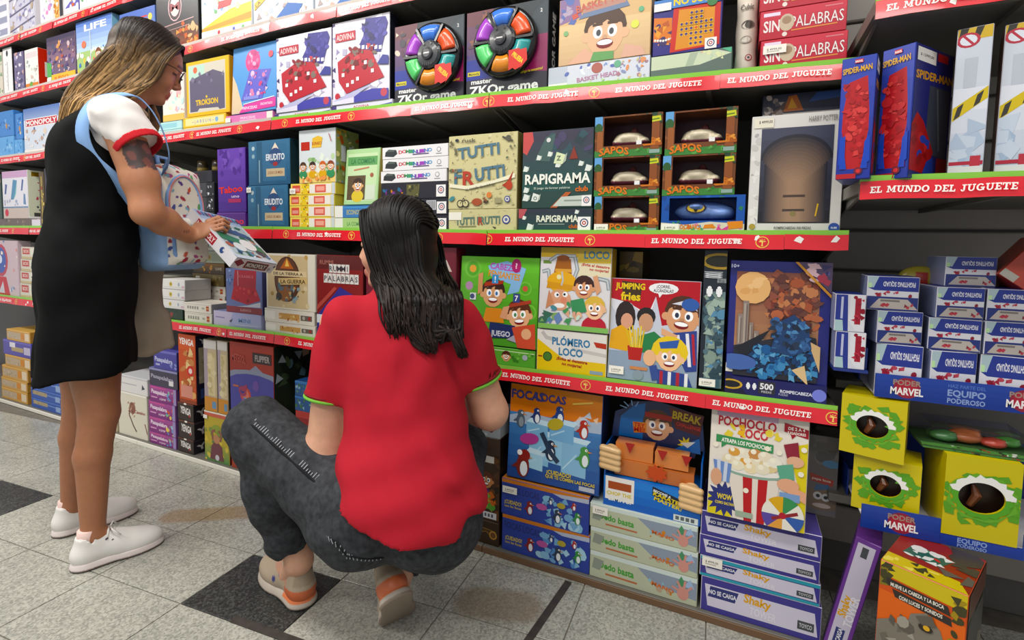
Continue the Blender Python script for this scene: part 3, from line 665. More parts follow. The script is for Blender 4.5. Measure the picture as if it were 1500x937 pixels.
def p_guess(a):
    a.bg('e0dde8'); a.S(0, 0, 12, 100, 26, ['3e3268', '9a90b8', 'f2f0f6'], 2, 5); a.S(10, 8, 90, 96, 22, ['cfcade', 'f0eef6', 'b8b4cc'], 4, 9)
    a.R(6, 76, 42, 87, 'b83644'); a.T('ADIVINA', 24, 81.5, 7, 'f0d0d0', 32)
    a.P([(44, 62), (86, 56), (98, 88), (94, 96), (60, 98), (56, 78)], '3c3888'); a.S(56, 72, 94, 96, 24, ['28245c', '5a56a8', '4a4698'], 2.5, 5)
    for i in range(6): a.R(46+i*7.4, 63.5-i*0.9, 51+i*7.4, 68-i*0.9, 'e8e6f2')
    a.P([(12, 28), (26, 12), (92, 26), (78, 46), (70, 60), (40, 64), (10, 52)], 'b8323e'); a.S(18, 40, 76, 66, 34, ['8c1e2a', 'c84a52', '701820', '7a6a60'], 2.5, 5.5)
    for x, y in ((26, 20), (35, 23), (44, 26), (18, 33), (36, 40), (70, 33), (58, 44)): a.R(x, y, x+5, y+4.5, 'f0e6e6')
    a.P([(0, 0), (100, 0), (100, 12), (72, 14), (0, 4)], '4a4aa4'); a.P([(80, 42), (100, 40), (100, 50), (90, 52)], '3c4090'); a.R(0, 0, 40, 7, 'dcd8ea'); a.E(92, 8, 5, 'c05060'); a.E(10, 10, 4, 'c03c48'); a.P([(0, 4), (40, 7), (72, 20), (40, 14)], 'b8b8d8')
def p_guess_side(a): a.bg('dcd8ee'); a.P([(0, 0), (8, 0), (8, 100), (0, 100)], '4a3a80'); a.T('ADIVINA', 50, 55, 36, 'c04854', 26, ol='f4f2f8'); a.P([(62, 0), (100, 30), (100, 60), (80, 40)], '5858a8')
# --- disc game
def p_zkor(a):
    a.bg('1f2a33'); a.G(0, 0, 34, 100, '2a3c8c', '6a3a44'); a.R(34, 0, 100, 24, '27222c'); a.P([(66, 24), (100, 20), (100, 62), (84, 62)], '8c2458'); a.P([(70, 62), (100, 62), (100, 100), (84, 88)], '2b3a42')
    a.R(0, 0, 100, 20, '262430'); a.P([(0, 20), (30, 22), (20, 44), (0, 44)], '2c3a9a')
    a.T('ZKOr game', 47, 7.5, 10.5, 'f2f2f2', 84, 0.05); a.T('master', 20, 18, 5.5, 'eeeeee', 26, 0.04)
    a.R(2, 25, 18, 30, 'd8c838'); a.T('Memoria', 10, 27.5, 3, '33330a', 13); a.T('Que tanto tiempo te concentras?', 75, 23, 3.2, 'e2d23c', 40, 0.02, rot=3); a.T('2', 92, 88, 4, 'e8e8e8', None)
    a.S(2, 50, 26, 96, 10, ['503040', '8a5848', 'd8c8b8', '3a3440'], 3, 6)
def p_zkor_try(a): a.P([(4, 0), (24, 10), (40, 0), (70, 12), (62, 0), (100, 40), (96, 96), (62, 92), (60, 100), (4, 96)], 'd33a34'); a.T('PRUEBA', 52, 56, 22, 'f2d23c', 66, 0.04, rot=-40)
def p_zkor_side(a): a.bg('17191d'); a.T('ZKOR GAME', 50, 50, 10, 'e8e8e8', None, 0.03, rot=90)
# --- upper right
def p_basket(a):
    a.bg('d9b583'); a.G(0, 0, 100, 60, 'd2b088', 'e2c494'); a.P([(0, 62), (26, 70), (22, 100), (0, 100)], '8a6e9a'); a.S(0, 62, 22, 100, 14, ['c85c50', '5c70b0', 'b0a0b8'], 4, 8)
    a.K(52, 40, 31, skin='e9b893', hair='4a3020', eye='3a4048'); a.P([(22, 66), (78, 74), (74, 84), (30, 78)], '6d80a0'); a.P([(26, 74), (74, 80), (72, 90), (30, 84)], 'b98a7c')
    a.T('BASKET HEAD', 52, 88, 11, 'c46a5c', 66, 0.04, rot=8, ol='f0ece8'); a.E(84, 46, 6, 'dce060'); a.E(90, 66, 4, '68b088'); a.E(8, 48, 4, '80b078')
    a.P([(10, 0), (30, 22), (40, 10), (40, 0)], 'e0b096'); a.P([(70, 0), (74, 20), (92, 12), (96, 0)], 'dcae98'); a.P([(36, 0), (40, 14), (62, 12), (62, 0)], '68a060')
def p_basket2(a): a.bg('d5d9e4'); a.P([(0, 0), (0, 100), (20, 100), (20, 0)], 'c0c8d4'); a.S(18, 55, 75, 100, 14, ['88a0d4', '6878b8', 'e8ecf4'], 6, 14); a.E(50, 74, 26, 'b06a60', ry=24); a.T('BASKET HEAD', 50, 36, 20, 'b888a8', 40, 0.04, ol='eef0f6', rot=4); a.S(70, 10, 98, 96, 22, ['e09868', 'b08090', '9098c0', 'd8c088'], 6, 14); a.E(70, 80, 16, '70b090'); a.R(0, 0, 20, 24, 'eef0ea'); a.S(25, 0, 96, 20, 10, ['b8d8a0', 'd8e0b0'], 5, 10)
def p_nosolo(a):
    a.bg('2e2a7c'); a.P([(0, 70), (28, 66), (28, 20), (0, 26)], 'd87a2c'); a.S(2, 20, 28, 66, 14, ['e8a040', 'b85a20', '3a2a60'], 5, 9)
    for i in range(7): a.E(3+i*4.2, 26-abs(i-3)*-0.8, 2.2, 'f0e8e0')
    a.P([(26, 2), (98, 6), (98, 80), (30, 84)], 'c8352c'); a.P([(34, 6), (90, 9), (90, 74), (38, 78)], 'd98f30')
    for r in range(7):
        for c in range(7):
            if (1 < r < 5) or (1 < c < 5): a.R(40+c*7.1, 10.5+r*9.1, 45.4+c*7.1, 17.5+r*9.1, 'e8b83c'); a.E(42.7+c*7.1, 14+r*9.1, 2.6, '4a3a78' if (r, c) != (3, 3) else 'd05c2c')
    a.R(0, 82, 100, 100, '4f86c8'); a.T('NO SOLO', 62, 93, 13, 'f0d040', 64, 0.06, ol='5a4080'); a.E(86, 84, 9, '3c7a48'); ring(a, 86, 8, 8)
    a.R(0, 80, 26, 94, 'f2f0ea')
def p_greygreen(a): a.bg('5c6c66'); a.P([(0, 42), (62, 44), (100, 78), (82, 98), (60, 100), (0, 100)], 'c9d4b8'); a.P([(44, 44), (54, 46), (60, 98), (50, 98)], 'a8b8a0'); a.S(60, 60, 94, 96, 12, ['dce0b0', 'b8ccb4', 'e0b898'], 6, 12); a.P([(88, 100), (100, 78), (100, 100)], '58b088')
def p_sin(a): a.bg('c23140'); a.G(0, 0, 100, 100, 'b82a3c', 'cc4050', 4); a.T('SIN', 14, 46, 40, 'f0e4e4', 19, 0.02, ol='8c1c28'); a.T('PALABRAS', 67, 52, 40, 'f0e4e4', 60, 0.0, ol='8c1c28', olb=0.03); a.E(32, 52, 24, 'c8b49c', ry=30); a.E(32, 60, 15, 'a08468', ry=14); a.R(4, 80, 24, 92, 'e8d8ec'); a.L([(38, 22), (90, 26)], 4, 'e09050'); a.L([(76, 88), (95, 88)], 4, 'd88088'); a.E(30, 12, 8, 'e8dcd4')
# --- row with lettered boxes
def p_bingo(a): a.bg('dedce4'); a.R(0, 86, 100, 100, 'c8a0c4'); a.P([(32, 40), (44, 40), (60, 80), (44, 82)], '5c8cb0'); a.P([(44, 40), (54, 52), (60, 80)], '68b0b4'); a.P([(8, 52), (14, 52), (20, 72), (12, 74)], '505c94'); a.P([(74, 58), (80, 58), (86, 80), (80, 82)], '586898'); a.P([(82, 30), (92, 28), (90, 50), (84, 52)], '6a88b0'); a.R(0, 22, 100, 25, '6c88a8'); a.R(0, 0, 100, 22, 'c4b4ac'); a.E(14, 12, 8, 'c83c50'); a.S(10, 22, 90, 40, 10, ['b8b4c8', '9aa8c0'], 3, 6); a.T('1', 8, 34, 12, '6a6a9a')
def p_spine2(a): a.bg('d8dcc4'); a.R(15, 88, 85, 97, '8a6a20'); a.S(35, 35, 70, 84, 22, ['a84050', 'c05868'], 2.2, 3.4); a.S(35, 18, 70, 34, 8, ['4a5a58', '809080'], 2, 3); a.R(20, 0, 80, 12, '4a4a44'); a.R(0, 0, 100, 4, 'eeeeee')
def p_bookg(a): a.bg('54442a'); a.L([(50, 0), (50, 90)], 6, 'a08a48'); a.S(20, 10, 80, 60, 8, ['c8b05c', '6a5a2a'], 2, 4); a.E(50, 66, 4, '94482a')
def p_bookd(a): a.bg('3a3844'); a.E(50, 90, 7, 'b86a34'); [a.E(50, 76-i*14, 5, ['8ab8a0', '88a8a0', '90b0a8'][i]) for i in range(3)]; a.R(25, 10, 75, 32, '5c5c88')
def p_flatd(a): a.bg('6a5c58'); a.S(0, 0, 100, 100, 24, ['8c7a70', '4c4444', 'a89488'], 14, 34); a.R(74, 10, 85, 90, 'd8d0dc'); a.R(87, 10, 100, 90, 'd4b444')
def p_uno(a): a.bg('26252c'); a.R(6, 10, 88, 88, '1c1b22'); a.R(0, 40, 12, 95, 'e8e8e8'); a.P([(14, 30), (28, 40), (26, 80), (12, 70)], 'b83440'); a.T('DOKS', 44, 56, 40, 'c84050', 40, 0.05); a.E(58, 56, 16, 'e0c040'); a.E(46, 50, 14, '5878c0')
def p_darkscr(a): a.bg('3c3c42'); a.S(4, 20, 74, 86, 20, ['5c5c64', '70707a', '2c2c30'], 10, 22); a.T('Boggle', 46, 44, 32, 'bcbcc4', 52, 0.01, sh=0.3); a.R(82, 0, 100, 100, '1e1e24'); a.S(84, 15, 98, 85, 8, ['d0d0d8', '8a8a92'], 6, 12)
def p_brown(a): a.bg('43321f'); a.E(50, 50, 20, '2a1d10')
def p_taboo(a):
    a.bg('5b3698'); a.G(0, 0, 100, 100, '4e2c8c', '6c48ae'); a.S(10, 60, 90, 98, 16, ['7654b4', '4e2c8a'], 5, 10); a.T('Taboo', 47, 36, 10, 'e4443c', 84, 0.04, rot=3, ol='3c1c6c'); a.T('uno', 64, 25, 4.5, 'd0c0e4', 28, 0.03); a.R(38, 15, 84, 21, 'b03464')
def p_taboo2(a): a.bg('5a2f86'); a.T('oo', 78, 46, 40, 'd84454', 32, 0.05); a.R(0, 92, 100, 100, '6f46a0')
def p_trivia(a):
    a.bg('33668a'); a.G(0, 0, 100, 100, '2c5c80', '3e7296'); a.R(20, 2, 34, 98, '2c5a7a'); a.L([(27, 6), (27, 56)], 3.4, '88a8b4'); a.E(12, 84, 5, 'b8ccd0'); a.E(12, 66, 5, '90b0bc'); a.P([(36, 8), (92, 8), (92, 92), (36, 92)], '3a6c90')
    a.P([(56, 76), (76, 76), (66, 94)], 'e6d8c8'); a.P([(62, 70), (70, 70), (68, 84)], 'd8863c'); a.E(66, 62, 22, '33507c', ry=20); a.T('ERUDITO', 66, 62, 14, 'dfe6ea', 44, 0.04, ol='2a4070'); a.E(66, 46, 8, 'a03c3c', ry=5); a.R(44, 18, 88, 36, 'c6b694'); a.T('JUEGO DE MESA', 66, 27, 6, '9a5a40', 36)
def p_family(a):
    a.bg('d2dadd'); a.R(0, 0, 100, 20, 'e8cc7c'); a.S(0, 18, 100, 48, 26, ['7aa868', 'b8d0a4', '98b880', 'e0e8dc'], 4, 9); a.R(6, 62, 30, 78, 'b83a30'); a.P([(36, 66), (62, 66), (66, 84), (54, 88), (38, 84)], 'e0b84c'); a.T('BURAKO', 50, 74, 6, 'a84a2c', 26)
    for x, s_, c in ((38, 'e0a880', '3a2a28'), (66, 'eebc98', 'c8683a'), (88, 'e8b48c', '8a4830'), (12, 'dca47c', '4a3424')): a.K(x, 30, 8, s_, c, ['3c8c5c', '4c8cb8', 'd8a838', 'b04838'][x % 4])
    a.S(10, 0, 90, 14, 12, ['e89c5c', 'f4e0a0', 'c86c3c'], 3, 6); a.L([(84, 90), (90, 76)], 1.6, 'b05848')
def p_family_s(a): a.bg('94a05c'); a.S(0, 0, 100, 100, 60, ['6d8a48', 'd8a848', 'c86438', 'e8d890', '4e7038', 'b8c8a0', '88a0a8'], 3, 7); a.R(20, 40, 40, 70, 'c8d0d0'); a.R(55, 40, 72, 70, 'c0c8c8')
def p_minicards(a): a.bg('efd76a'); a.R(4, 14, 22, 86, 'd8604c'); a.R(6, 30, 20, 60, 'e8a094'); a.E(34, 50, 22, '8a7a2c', ry=26); a.R(26, 0, 42, 100, 'e8c844'); a.S(26, 10, 42, 90, 8, ['7a8a3c', 'b05a34', 'f0e8b0'], 8, 14); a.R(44, 8, 92, 92, 'e9e4dc'); a.R(56, 14, 80, 86, 'd86858'); a.R(59, 30, 77, 70, 'eca898'); a.R(93, 0, 100, 100, 'c8d0d4')
def p_green(a):
    a.bg('a9cf96'); a.R(6, 6, 94, 92, 'c3dcae'); a.R(6, 70, 94, 86, '5f9c5c'); a.T('LA COMIDA', 52, 78, 9, '2f7a44', 70, 0.04, ol='cfe6bf'); a.R(8, 8, 62, 52, '5a4a34'); a.K(40, 34, 11, 'd8a878', '3a2a20', 'd8c048'); a.R(64, 8, 92, 34, 'cdd9c4'); a.E(80, 52, 4, 'a06048'); a.L([(26, 62), (70, 66)], 2.5, 'c08060')
def p_greenf(a): a.bg('a6c884'); a.R(0, 0, 24, 100, 'e6e6de'); a.T('LA COMIDA', 62, 50, 34, '6a9a5c', 50, 0.03)
def p_bluef(a): a.bg('4a7fb8'); a.R(0, 0, 24, 100, 'e6e6de'); a.T('ECONOMIA', 62, 46, 40, 'b0b07c', 52, 0.03); a.L([(24, 86), (100, 86)], 8, '5aa0d8')
def p_dominos(a):
    a.bg('e9e8ea'); a.P([(4, 22), (18, 14), (24, 40), (22, 76), (10, 84), (5, 60)], '2f3436'); a.P([(6, 62), (20, 62), (18, 78), (9, 80)], '55605c')
    for i, (ch, c) in enumerate(zip('DOMINLINO', ['c03a44', 'c84450', '4c9860', '489a70', '4878b8', '8a4ab0', 'a04ab8', '5a80c0', '60a0d0'])): a.T(ch, 29+i*5.6, 54+4*math.sin(i), 30, c, 5.6, 0.07)
    a.L([(48, 26), (72, 28)], 9, '5a4878'); a.E(87, 56, 21, '5a5a6a'); a.E(87, 56, 17, 'e9e8ea'); a.L([(83, 22), (91, 22)], 5, '8a8a90')
def p_darkr(a): a.bg('24242e'); a.S(2, 0, 36, 60, 16, ['3a4a90', '7a3c88', '2e6a90', 'd88838', '404858'], 8, 18); a.P([(40, 10), (58, 10), (60, 90), (40, 90)], '5c5a34'); a.S(42, 10, 60, 90, 10, ['8a8a50', '3c3c24', 'a09a60'], 8, 16); ring(a, 91, 42, 28)
def p_darkr2(a): a.bg('262632'); a.R(30, 30, 60, 80, '3a3a2e'); a.R(69, 30, 83, 90, 'd0d0d4'); [a.R(70+i*1.8, 34, 70.9+i*1.8, 86, '55555c') for i in range(7)]; ring(a, 91, 42, 28)
def p_tutti(a):
    a.bg('cfc796'); a.S(0, 0, 100, 100, 90, ['c2b888', 'dcd5a8', 'b8b080', 'd4cca0'], 1, 3)
    a.T('TUTTI', 45, 78, 15, '54788a', 60, 0.05, rot=4, ol='e8e2b8'); a.T('F', 15, 45, 20, '54788a', 10, 0.06); a.T('R', 31, 42, 19, 'b84a3a', 15, 0.07); a.T('UTTI', 62, 48, 17, '54788a', 42, 0.05, rot=5)
    a.P([(2, 30), (30, 26), (70, 34), (98, 40), (98, 46), (70, 38), (30, 31), (2, 35)], 'ece8cc'); a.T('un mundo de palabras', 48, 29.5, 3.4, '5c5a44', 44, rot=8)
    for x in (19, 27): a.E(x, 7, 5.5, '3a342c'); a.E(x, 7, 4, 'cfc796')
    a.L([(19, 7), (24, 15), (27, 7)], 1, '3a342c'); a.E(44, 9, 8, 'a8583a', ry=5); a.S(50, 4, 62, 14, 5, ['4a3a2c', '8a5a3c'], 2, 4); a.P([(80, 30), (90, 26), (96, 50), (88, 36)], 'a8402c'); a.E(90, 30, 5, 'b84a34', ry=6)
    a.E(6, 14, 5, '4a8a90', ry=3, rot=30); a.T('rusk', 31, 93, 5, '5c584c', 20); a.E(13, 94, 3, '2a2c3a', ry=2); a.L([(80, 94), (94, 88)], 2.4, '4a463a'); a.E(88, 92, 4, '5a5648'); a.S(2, 40, 12, 92, 14, ['8a8468', '6a664e', 'a85a48'], 1.5, 3.4); a.S(84, 60, 98, 84, 8, ['7a765c', '5c6a54', 'a0583c'], 1.5, 3); a.E(62, 18, 4, 'd8884c'); a.E(88, 12, 4.4, '44508c'); a.E(88, 12, 3, 'e8e4d4'); a.E(88, 12, 1.8, '6a74a8'); a.R(70, 7, 80, 14, 'a09a74')
def p_tuttif(a): a.bg('ccc594'); a.S(0, 0, 100, 100, 40, ['c0b888', 'd8d0a4'], 4, 9); a.T('TUTTI FRUTTI', 44, 50, 34, '5c7a70', 66, 0.04, rot=2); a.T('R', 49, 48, 34, 'b05040', 6, 0.08); a.E(86, 54, 20, '44508c'); a.E(86, 54, 14, 'e8e4d4'); a.E(86, 54, 8, '6a74a8'); a.L([(16, 22), (42, 24)], 5, '8a8666'); a.P([(66, 24), (72, 20), (70, 12)], '4a4438'); a.R(0, 52, 20, 88, 'eeece0')
def cubes(a, L, c='dfe6df'):
    k = a.h/a.w
    for x, y, r in L: a.P([(x-r*k, y-r*0.8), (x+r*0.5*k, y-r), (x+r*k, y+r*0.5), (x-r*0.5*k, y+r)], c); a.P([(x+r*0.5*k, y-r), (x+r*1.1*k, y-r*0.5), (x+r*1.3*k, y+r*0.8), (x+r*k, y+r*0.5)], 'a8b4a4')
def p_rapi(a):
    a.bg('27443f'); a.G(0, 22, 100, 100, '24504a', '3d3a4c'); a.P([(0, 100), (14, 100), (16, 88), (6, 70), (0, 74)], 'c85a58'); a.S(30, 60, 98, 98, 18, ['33505a', '4a4464', '2c3c44'], 5, 10); a.P([(18, 62), (34, 92), (48, 96), (40, 60)], '46605c')
    cubes(a, [(24, 66, 3.5), (40, 70, 3.5), (52, 56, 4), (5, 52, 4), (84, 56, 3.5), (94, 50, 4.5), (6, 14, 5), (20, 14, 6), (6, 24, 4)]); cubes(a, [(54, 64, 8)], 'd8e2b8'); a.T('Z', 53, 64, 6, '5a6a58', None, 0.05); a.T('O', 20, 13, 5, '5a6a58')
    a.E(38, 88, 3, 'd8d8d8'); a.P([(68, 62), (74, 78), (80, 62)], '8a3c30'); a.T('RAPIGRAMA', 51, 38, 13, 'eef0e6', 92, 0.045); a.T('El juego de formar palabras', 44, 26, 2.8, 'b8c4b8', 52); a.T('club', 86, 24, 6.5, 'd8702c', 17, 0.05)
    a.P([(42, 0), (52, 0), (72, 20), (64, 20)], 'b8643c'); a.P([(46, 2), (100, 2), (100, 16), (58, 14)], 'c2ccc2'); a.R(62, 8, 90, 10, '8a968c'); ring(a, 93, 8, 5)
def p_rapif(a): a.bg('25423f'); a.G(0, 0, 100, 100, '234844', '2c3440', 4); a.P([(0, 100), (12, 100), (6, 60), (0, 60)], 'b85a60'); cubes(a, [(16, 22, 16), (8, 62, 9), (80, 86, 9)]); a.T('RAPIGRAMA', 54, 58, 28, 'e4e8d4', 56, 0.04); a.L([(28, 34), (64, 34)], 4, '8a9a90'); a.T('club', 76, 26, 16, 'c8682c', 12, 0.04); ring(a, 90, 34, 22)
def p_window(a):
    a.bg('6f4022'); a.S(0, 0, 100, 100, 24, ['7d4a28', '5e3418', '8a5630'], 5, 12); a.R(0, 0, 100, 16, '3f7f3a'); a.S(0, 6, 100, 20, 22, ['4c8f44', '37702f', '5aa04c'], 4, 8)
    a.R(0, 66, 12, 100, '6aa4d8'); a.E(6, 72, 10, '2f5a2e', ry=12); a.R(4, 14, 13, 64, '9a5c34')
    a.R(84, 14, 96, 100, '8a4f2a'); a.S(72, 74, 98, 100, 10, ['2e4a30', '3c5c3a', '24402a'], 4, 8); a.P([(76, 76), (98, 80), (97, 92), (78, 90)], 'c8cc3c'); a.L([(78, 82), (95, 85)], 3, '5a7a2c')
    a.P([(70, 30), (86, 42), (98, 34), (98, 24), (74, 22)], 'c8742c'); a.S(74, 24, 98, 38, 8, ['e09848', 'a85820'], 3, 6); a.T('SAPOS', 30, 14, 17, 'd8792c', 44, 0.1, ol='ecc96c', arc=6); a.R(82, 4, 97, 13, '8ca89c')
def p_window_bt(a):
    a.bg('2b58a8'); a.S(0, 0, 100, 100, 26, ['3a6cc0', '24488c', '48a0b8', '2c7a58'], 5, 12); a.P([(0, 0), (100, 0), (100, 24), (60, 30), (30, 22), (0, 28)], 'd6d2bc'); a.S(4, 0, 98, 24, 24, ['e8684c', '4aa070', 'd88ab0', '6a8cc8', 'e8a040'], 4, 8)
    a.T('OCEANO', 36, 17, 12, 'e0883c', 24, 0.08, ol='c04828'); a.P([(52, 12), (66, 14), (64, 24), (54, 22)], 'e0882c'); a.P([(82, 10), (98, 14), (98, 32), (80, 30)], 'e08c34'); a.P([(66, 0), (80, 0), (82, 20), (74, 10), (70, 20)], 'd8509c'); a.R(0, 0, 24, 22, 'eeeae0'); a.S(2, 10, 22, 16, 5, ['d84040', '40a040', 'e0a030'], 3, 4)
def p_school(a):
    """white bordered portrait puzzle; the sitter is left out, the dark panel, its title and trimmings stay"""
    a.bg('dcdad6'); a.S(0, 0, 10, 92, 18, ['c8c6c2', 'b0aeb0', 'e8e6e2'], 2, 4); a.R(11, 8, 89, 89, '262a38'); a.G(11, 8, 89, 89, '1c1c24', '46485c', 8)
    ca, cb = hx('2a2a34'), hx('a5866c')
    for k_ in range(14):
        c_ = tuple(ca[q]*(1-k_/13)+cb[q]*k_/13 for q in range(4)); x_ = 34-k_*2.1; t_ = 62-k_*1.6; a.R(50-x_, 9, 50+x_, t_, c_); a.E(50, t_, x_*0.79, c_, ry=x_*0.62, a0=0, a1=180, n=16)
    for y_ in (18, 30): a.R(38, y_, 62, y_+2, '4a3c36')
    a.E(50, 16, 2.4, '8a7c50'); a.R(2, 90, 24, 98, 'e8e2d0'); a.T('$ 4999,00', 15, 95, 2.4, '4a463e', 15); a.T('HARRY POTTER', 77, 95, 4.6, '8a8880', 30, 0.01); a.T('ROMPECABEZAS 500 PIEZAS', 50, 4, 2.2, '6a6864', 40); a.E(94, 4.2, 4, '3c58a8'); a.E(5, 5, 2.5, 'b09a48'); a.L([(74, 14), (76, 24)], 1.2, 'd8b040'); a.T('RUBE', 94, 4.2, 1.5, 'e8ecf4', 6)
def p_volc(a): a.bg('2a2e40'); a.P([(10, 20), (46, 30), (40, 92), (30, 70)], '5a4640'); a.P([(28, 30), (34, 90), (44, 94), (54, 30)], 'b0622c'); a.P([(33, 40), (38, 84), (46, 40)], 'e0a03c'); a.R(0, 0, 100, 22, 'c4beb8'); a.S(0, 10, 24, 90, 12, ['8a7a74', '5c5458', 'b0a49c'], 8, 16); a.P([(60, 60), (100, 70), (100, 96), (70, 96)], '34508c')
# --- middle row
def p_mono(a):
    a.bg('cdd4e0'); a.G(0, 74, 100, 100, '8ea2c8', '5c78b4'); a.R(6, 58, 92, 76, 'c23a46'); a.R(6, 58, 92, 59.5, 'f0ece8'); a.R(6, 74.5, 92, 76, 'f0ece8'); a.T('MONOPOLY', 49, 67, 11, 'f2ecea', 82, 0.05); a.S(4, 8, 96, 50, 30, ['b89888', 'd8c8b8', '8a98a8', 'e8e4e0', 'a87868'], 3, 8); a.R(0, 0, 100, 7, 'e8e0d8'); a.E(30, 54, 3, '5870a8')
def p_mono_s(a): a.bg('6f98d0'); a.E(60, 84, 8, '2f5a38', ry=9); a.R(10, 8, 90, 60, '88a8d4'); a.S(10, 10, 90, 60, 10, ['a8b8d0', '5878b0'], 4, 8)
def p_bluepk(a): a.bg('4e86c8'); a.R(0, 0, 14, 100, '3568ac'); a.S(30, 20, 90, 80, 10, ['7aaae0', '2c5a9a', 'd0c0a0'], 4, 9); a.E(64, 40, 7, 'b88a5a', ry=12)
def p_bluepk2(a): a.bg('6aa6dc'); a.S(10, 10, 90, 90, 10, ['90c0e8', '4a88c4'], 8, 14)
def p_masc(a): a.bg('c9b4bc'); a.E(50, 64, 27, 'b84a58', ry=30); a.E(50, 64, 20, '4a60a8', ry=24); a.E(48, 66, 8, 'd8dcec'); a.P([(26, 0), (74, 0), (64, 34), (36, 34)], 'c04048'); a.P([(40, 4), (58, 4), (54, 26)], 'c8c4cc'); a.S(0, 0, 100, 100, 18, ['e8d8d0', '8a70a0', '6088b8', 'd89890'], 3, 7)
def p_smallw(a): a.bg('cfc8ba'); a.R(6, 40, 40, 90, 'b8504c'); a.T('BOX', 24, 66, 26, 'e8d0c8', 24); a.R(46, 30, 96, 92, 'dcd8c8'); a.R(0, 0, 100, 20, 'c0b088'); a.S(44, 10, 96, 60, 8, ['98a080', '7a7068', 'e8e8e0'], 8, 14)
def p_whitey(a): a.bg('d9d7d4'); a.R(4, 20, 96, 24, 'b8b6b0'); a.E(38, 52, 26, 'c8b050', ry=24); a.E(38, 52, 12, '98803c'); a.E(74, 52, 16, 'a0a8b8', ry=20); a.R(0, 0, 100, 8, 'bcb8b8'); a.R(86, 16, 98, 40, 'c8a8b8')
def p_whited(a): a.bg('dcd6cb'); [a.R(12+i*9, 34, 18+i*9, 66, '8c8880') for i in range(5)]; a.R(66, 40, 76, 60, 'a8a498'); a.R(82, 24, 92, 78, 'b04a38'); a.R(82, 44, 92, 58, 'c89858'); a.L([(4, 90), (96, 90)], 5, 'c0bab0')
def p_catan(a): a.bg('d6d8cc'); a.T('CATAN', 56, 50, 40, '5c6068', 40, 0.02); a.R(0, 0, 100, 10, '9aa09a'); a.R(0, 10, 22, 100, '5a6258')
def p_greeny(a): a.bg('a7b19a'); a.E(54, 50, 26, 'c8b050'); a.E(54, 50, 14, '8a7a3c'); a.R(0, 90, 100, 100, 'c4cab8')
def p_gold(a): a.bg('4e3a20'); a.G(0, 0, 100, 100, '3a2818', '7a5a28', 4); a.S(30, 10, 70, 90, 10, ['b88838', '8a4a20', 'd0a850'], 10, 24); a.T('GAME', 82, 50, 26, 'b8b0a0', 20)
def p_brwood(a): a.bg('6d5c38'); a.S(0, 0, 100, 100, 10, ['8a7a50', '4c3c24'], 10, 24); a.R(10, 20, 24, 80, 'd0d0c0')
def p_dkgreen(a): a.bg('27382c'); a.P([(44, 60), (50, 20), (58, 60), (54, 70), (48, 70)], '8c3c38'); a.S(20, 20, 80, 80, 4, ['34483a', '1e2c22'], 10, 20)
def p_scrab(a):
    a.bg('6b77a8'); a.R(0, 0, 100, 14, '8c3a40'); a.P([(20, 60), (84, 56), (86, 98), (26, 98)], 'a8303c'); a.P([(14, 30), (60, 20), (96, 32), (84, 58), (22, 60)], 'b8303a'); a.P([(30, 14), (96, 16), (96, 28), (60, 18)], 'ccd0dc'); a.S(24, 28, 84, 58, 14, ['8c222c', 'd04c50', '98242c'], 3, 6); a.R(34, 62, 36, 96, 'd0a0a8'); a.T('SCRABBLE', 56, 84, 6, 'd07078', 44)
    a.S(0, 56, 18, 98, 10, ['4c74b8', '90a8d8', '30509a'], 3, 7); a.T('LUDICO', 56, 7, 5, 'd8a8a8', 30)
def p_lilacf(a): a.bg('a9acd4'); a.P([(0, 0), (32, 0), (42, 100), (0, 100)], 'c4bcd8'); a.T('MINI', 66, 52, 26, '6888b8', 24, 0.03); a.L([(5, 60), (24, 58)], 8, '8c84b0'); a.P([(34, 40), (42, 60), (38, 30)], '3c4048'); a.L([(48, 20), (94, 24)], 5, 'c8cce8')
def p_guerra(a):
    a.bg('dcd6c8'); a.R(3, 3, 86, 97, 'c9b48c'); a.S(3, 3, 86, 97, 16, ['b89858', 'd8c8a0', 'a88848'], 4, 8); a.E(44, 55, 32, '4c2f20', ry=41, n=22); a.E(44, 55, 29, '5e3a26', ry=38, n=22); a.P([(30, 74), (44, 94), (58, 74)], 'b8642c'); a.P([(40, 78), (44, 92), (49, 78)], 'e8c060')
    a.R(12, 60, 84, 70, 'd8c49c'); a.T('DE LA TIERRA A', 46, 65, 5, '4c3c28', 60, 0.03); a.P([(26, 44), (86, 48), (84, 60), (26, 56)], 'd0b47c'); a.T('LA GUERRA', 56, 51.5, 7, '5c4428', 50, 0.04, rot=2)
    a.E(40, 28, 18, '8c5a34', ry=14); a.S(22, 14, 68, 44, 26, ['8aa0a8', '5c6870', 'c8a868', '3c342c', 'b04c3c', '486878'], 3, 8)
def p_guerraf(a): a.bg('e0d9cd'); a.R(30, 26, 72, 74, 'c89858'); a.S(32, 24, 74, 76, 10, ['a8683c', 'e8c890', 'd8b078'], 8, 16); a.R(74, 30, 96, 70, '6a6058'); a.E(80, 50, 14, 'b8b0a4'); a.E(91, 50, 14, 'a83c38'); a.R(0, 20, 22, 84, 'eeeae2')
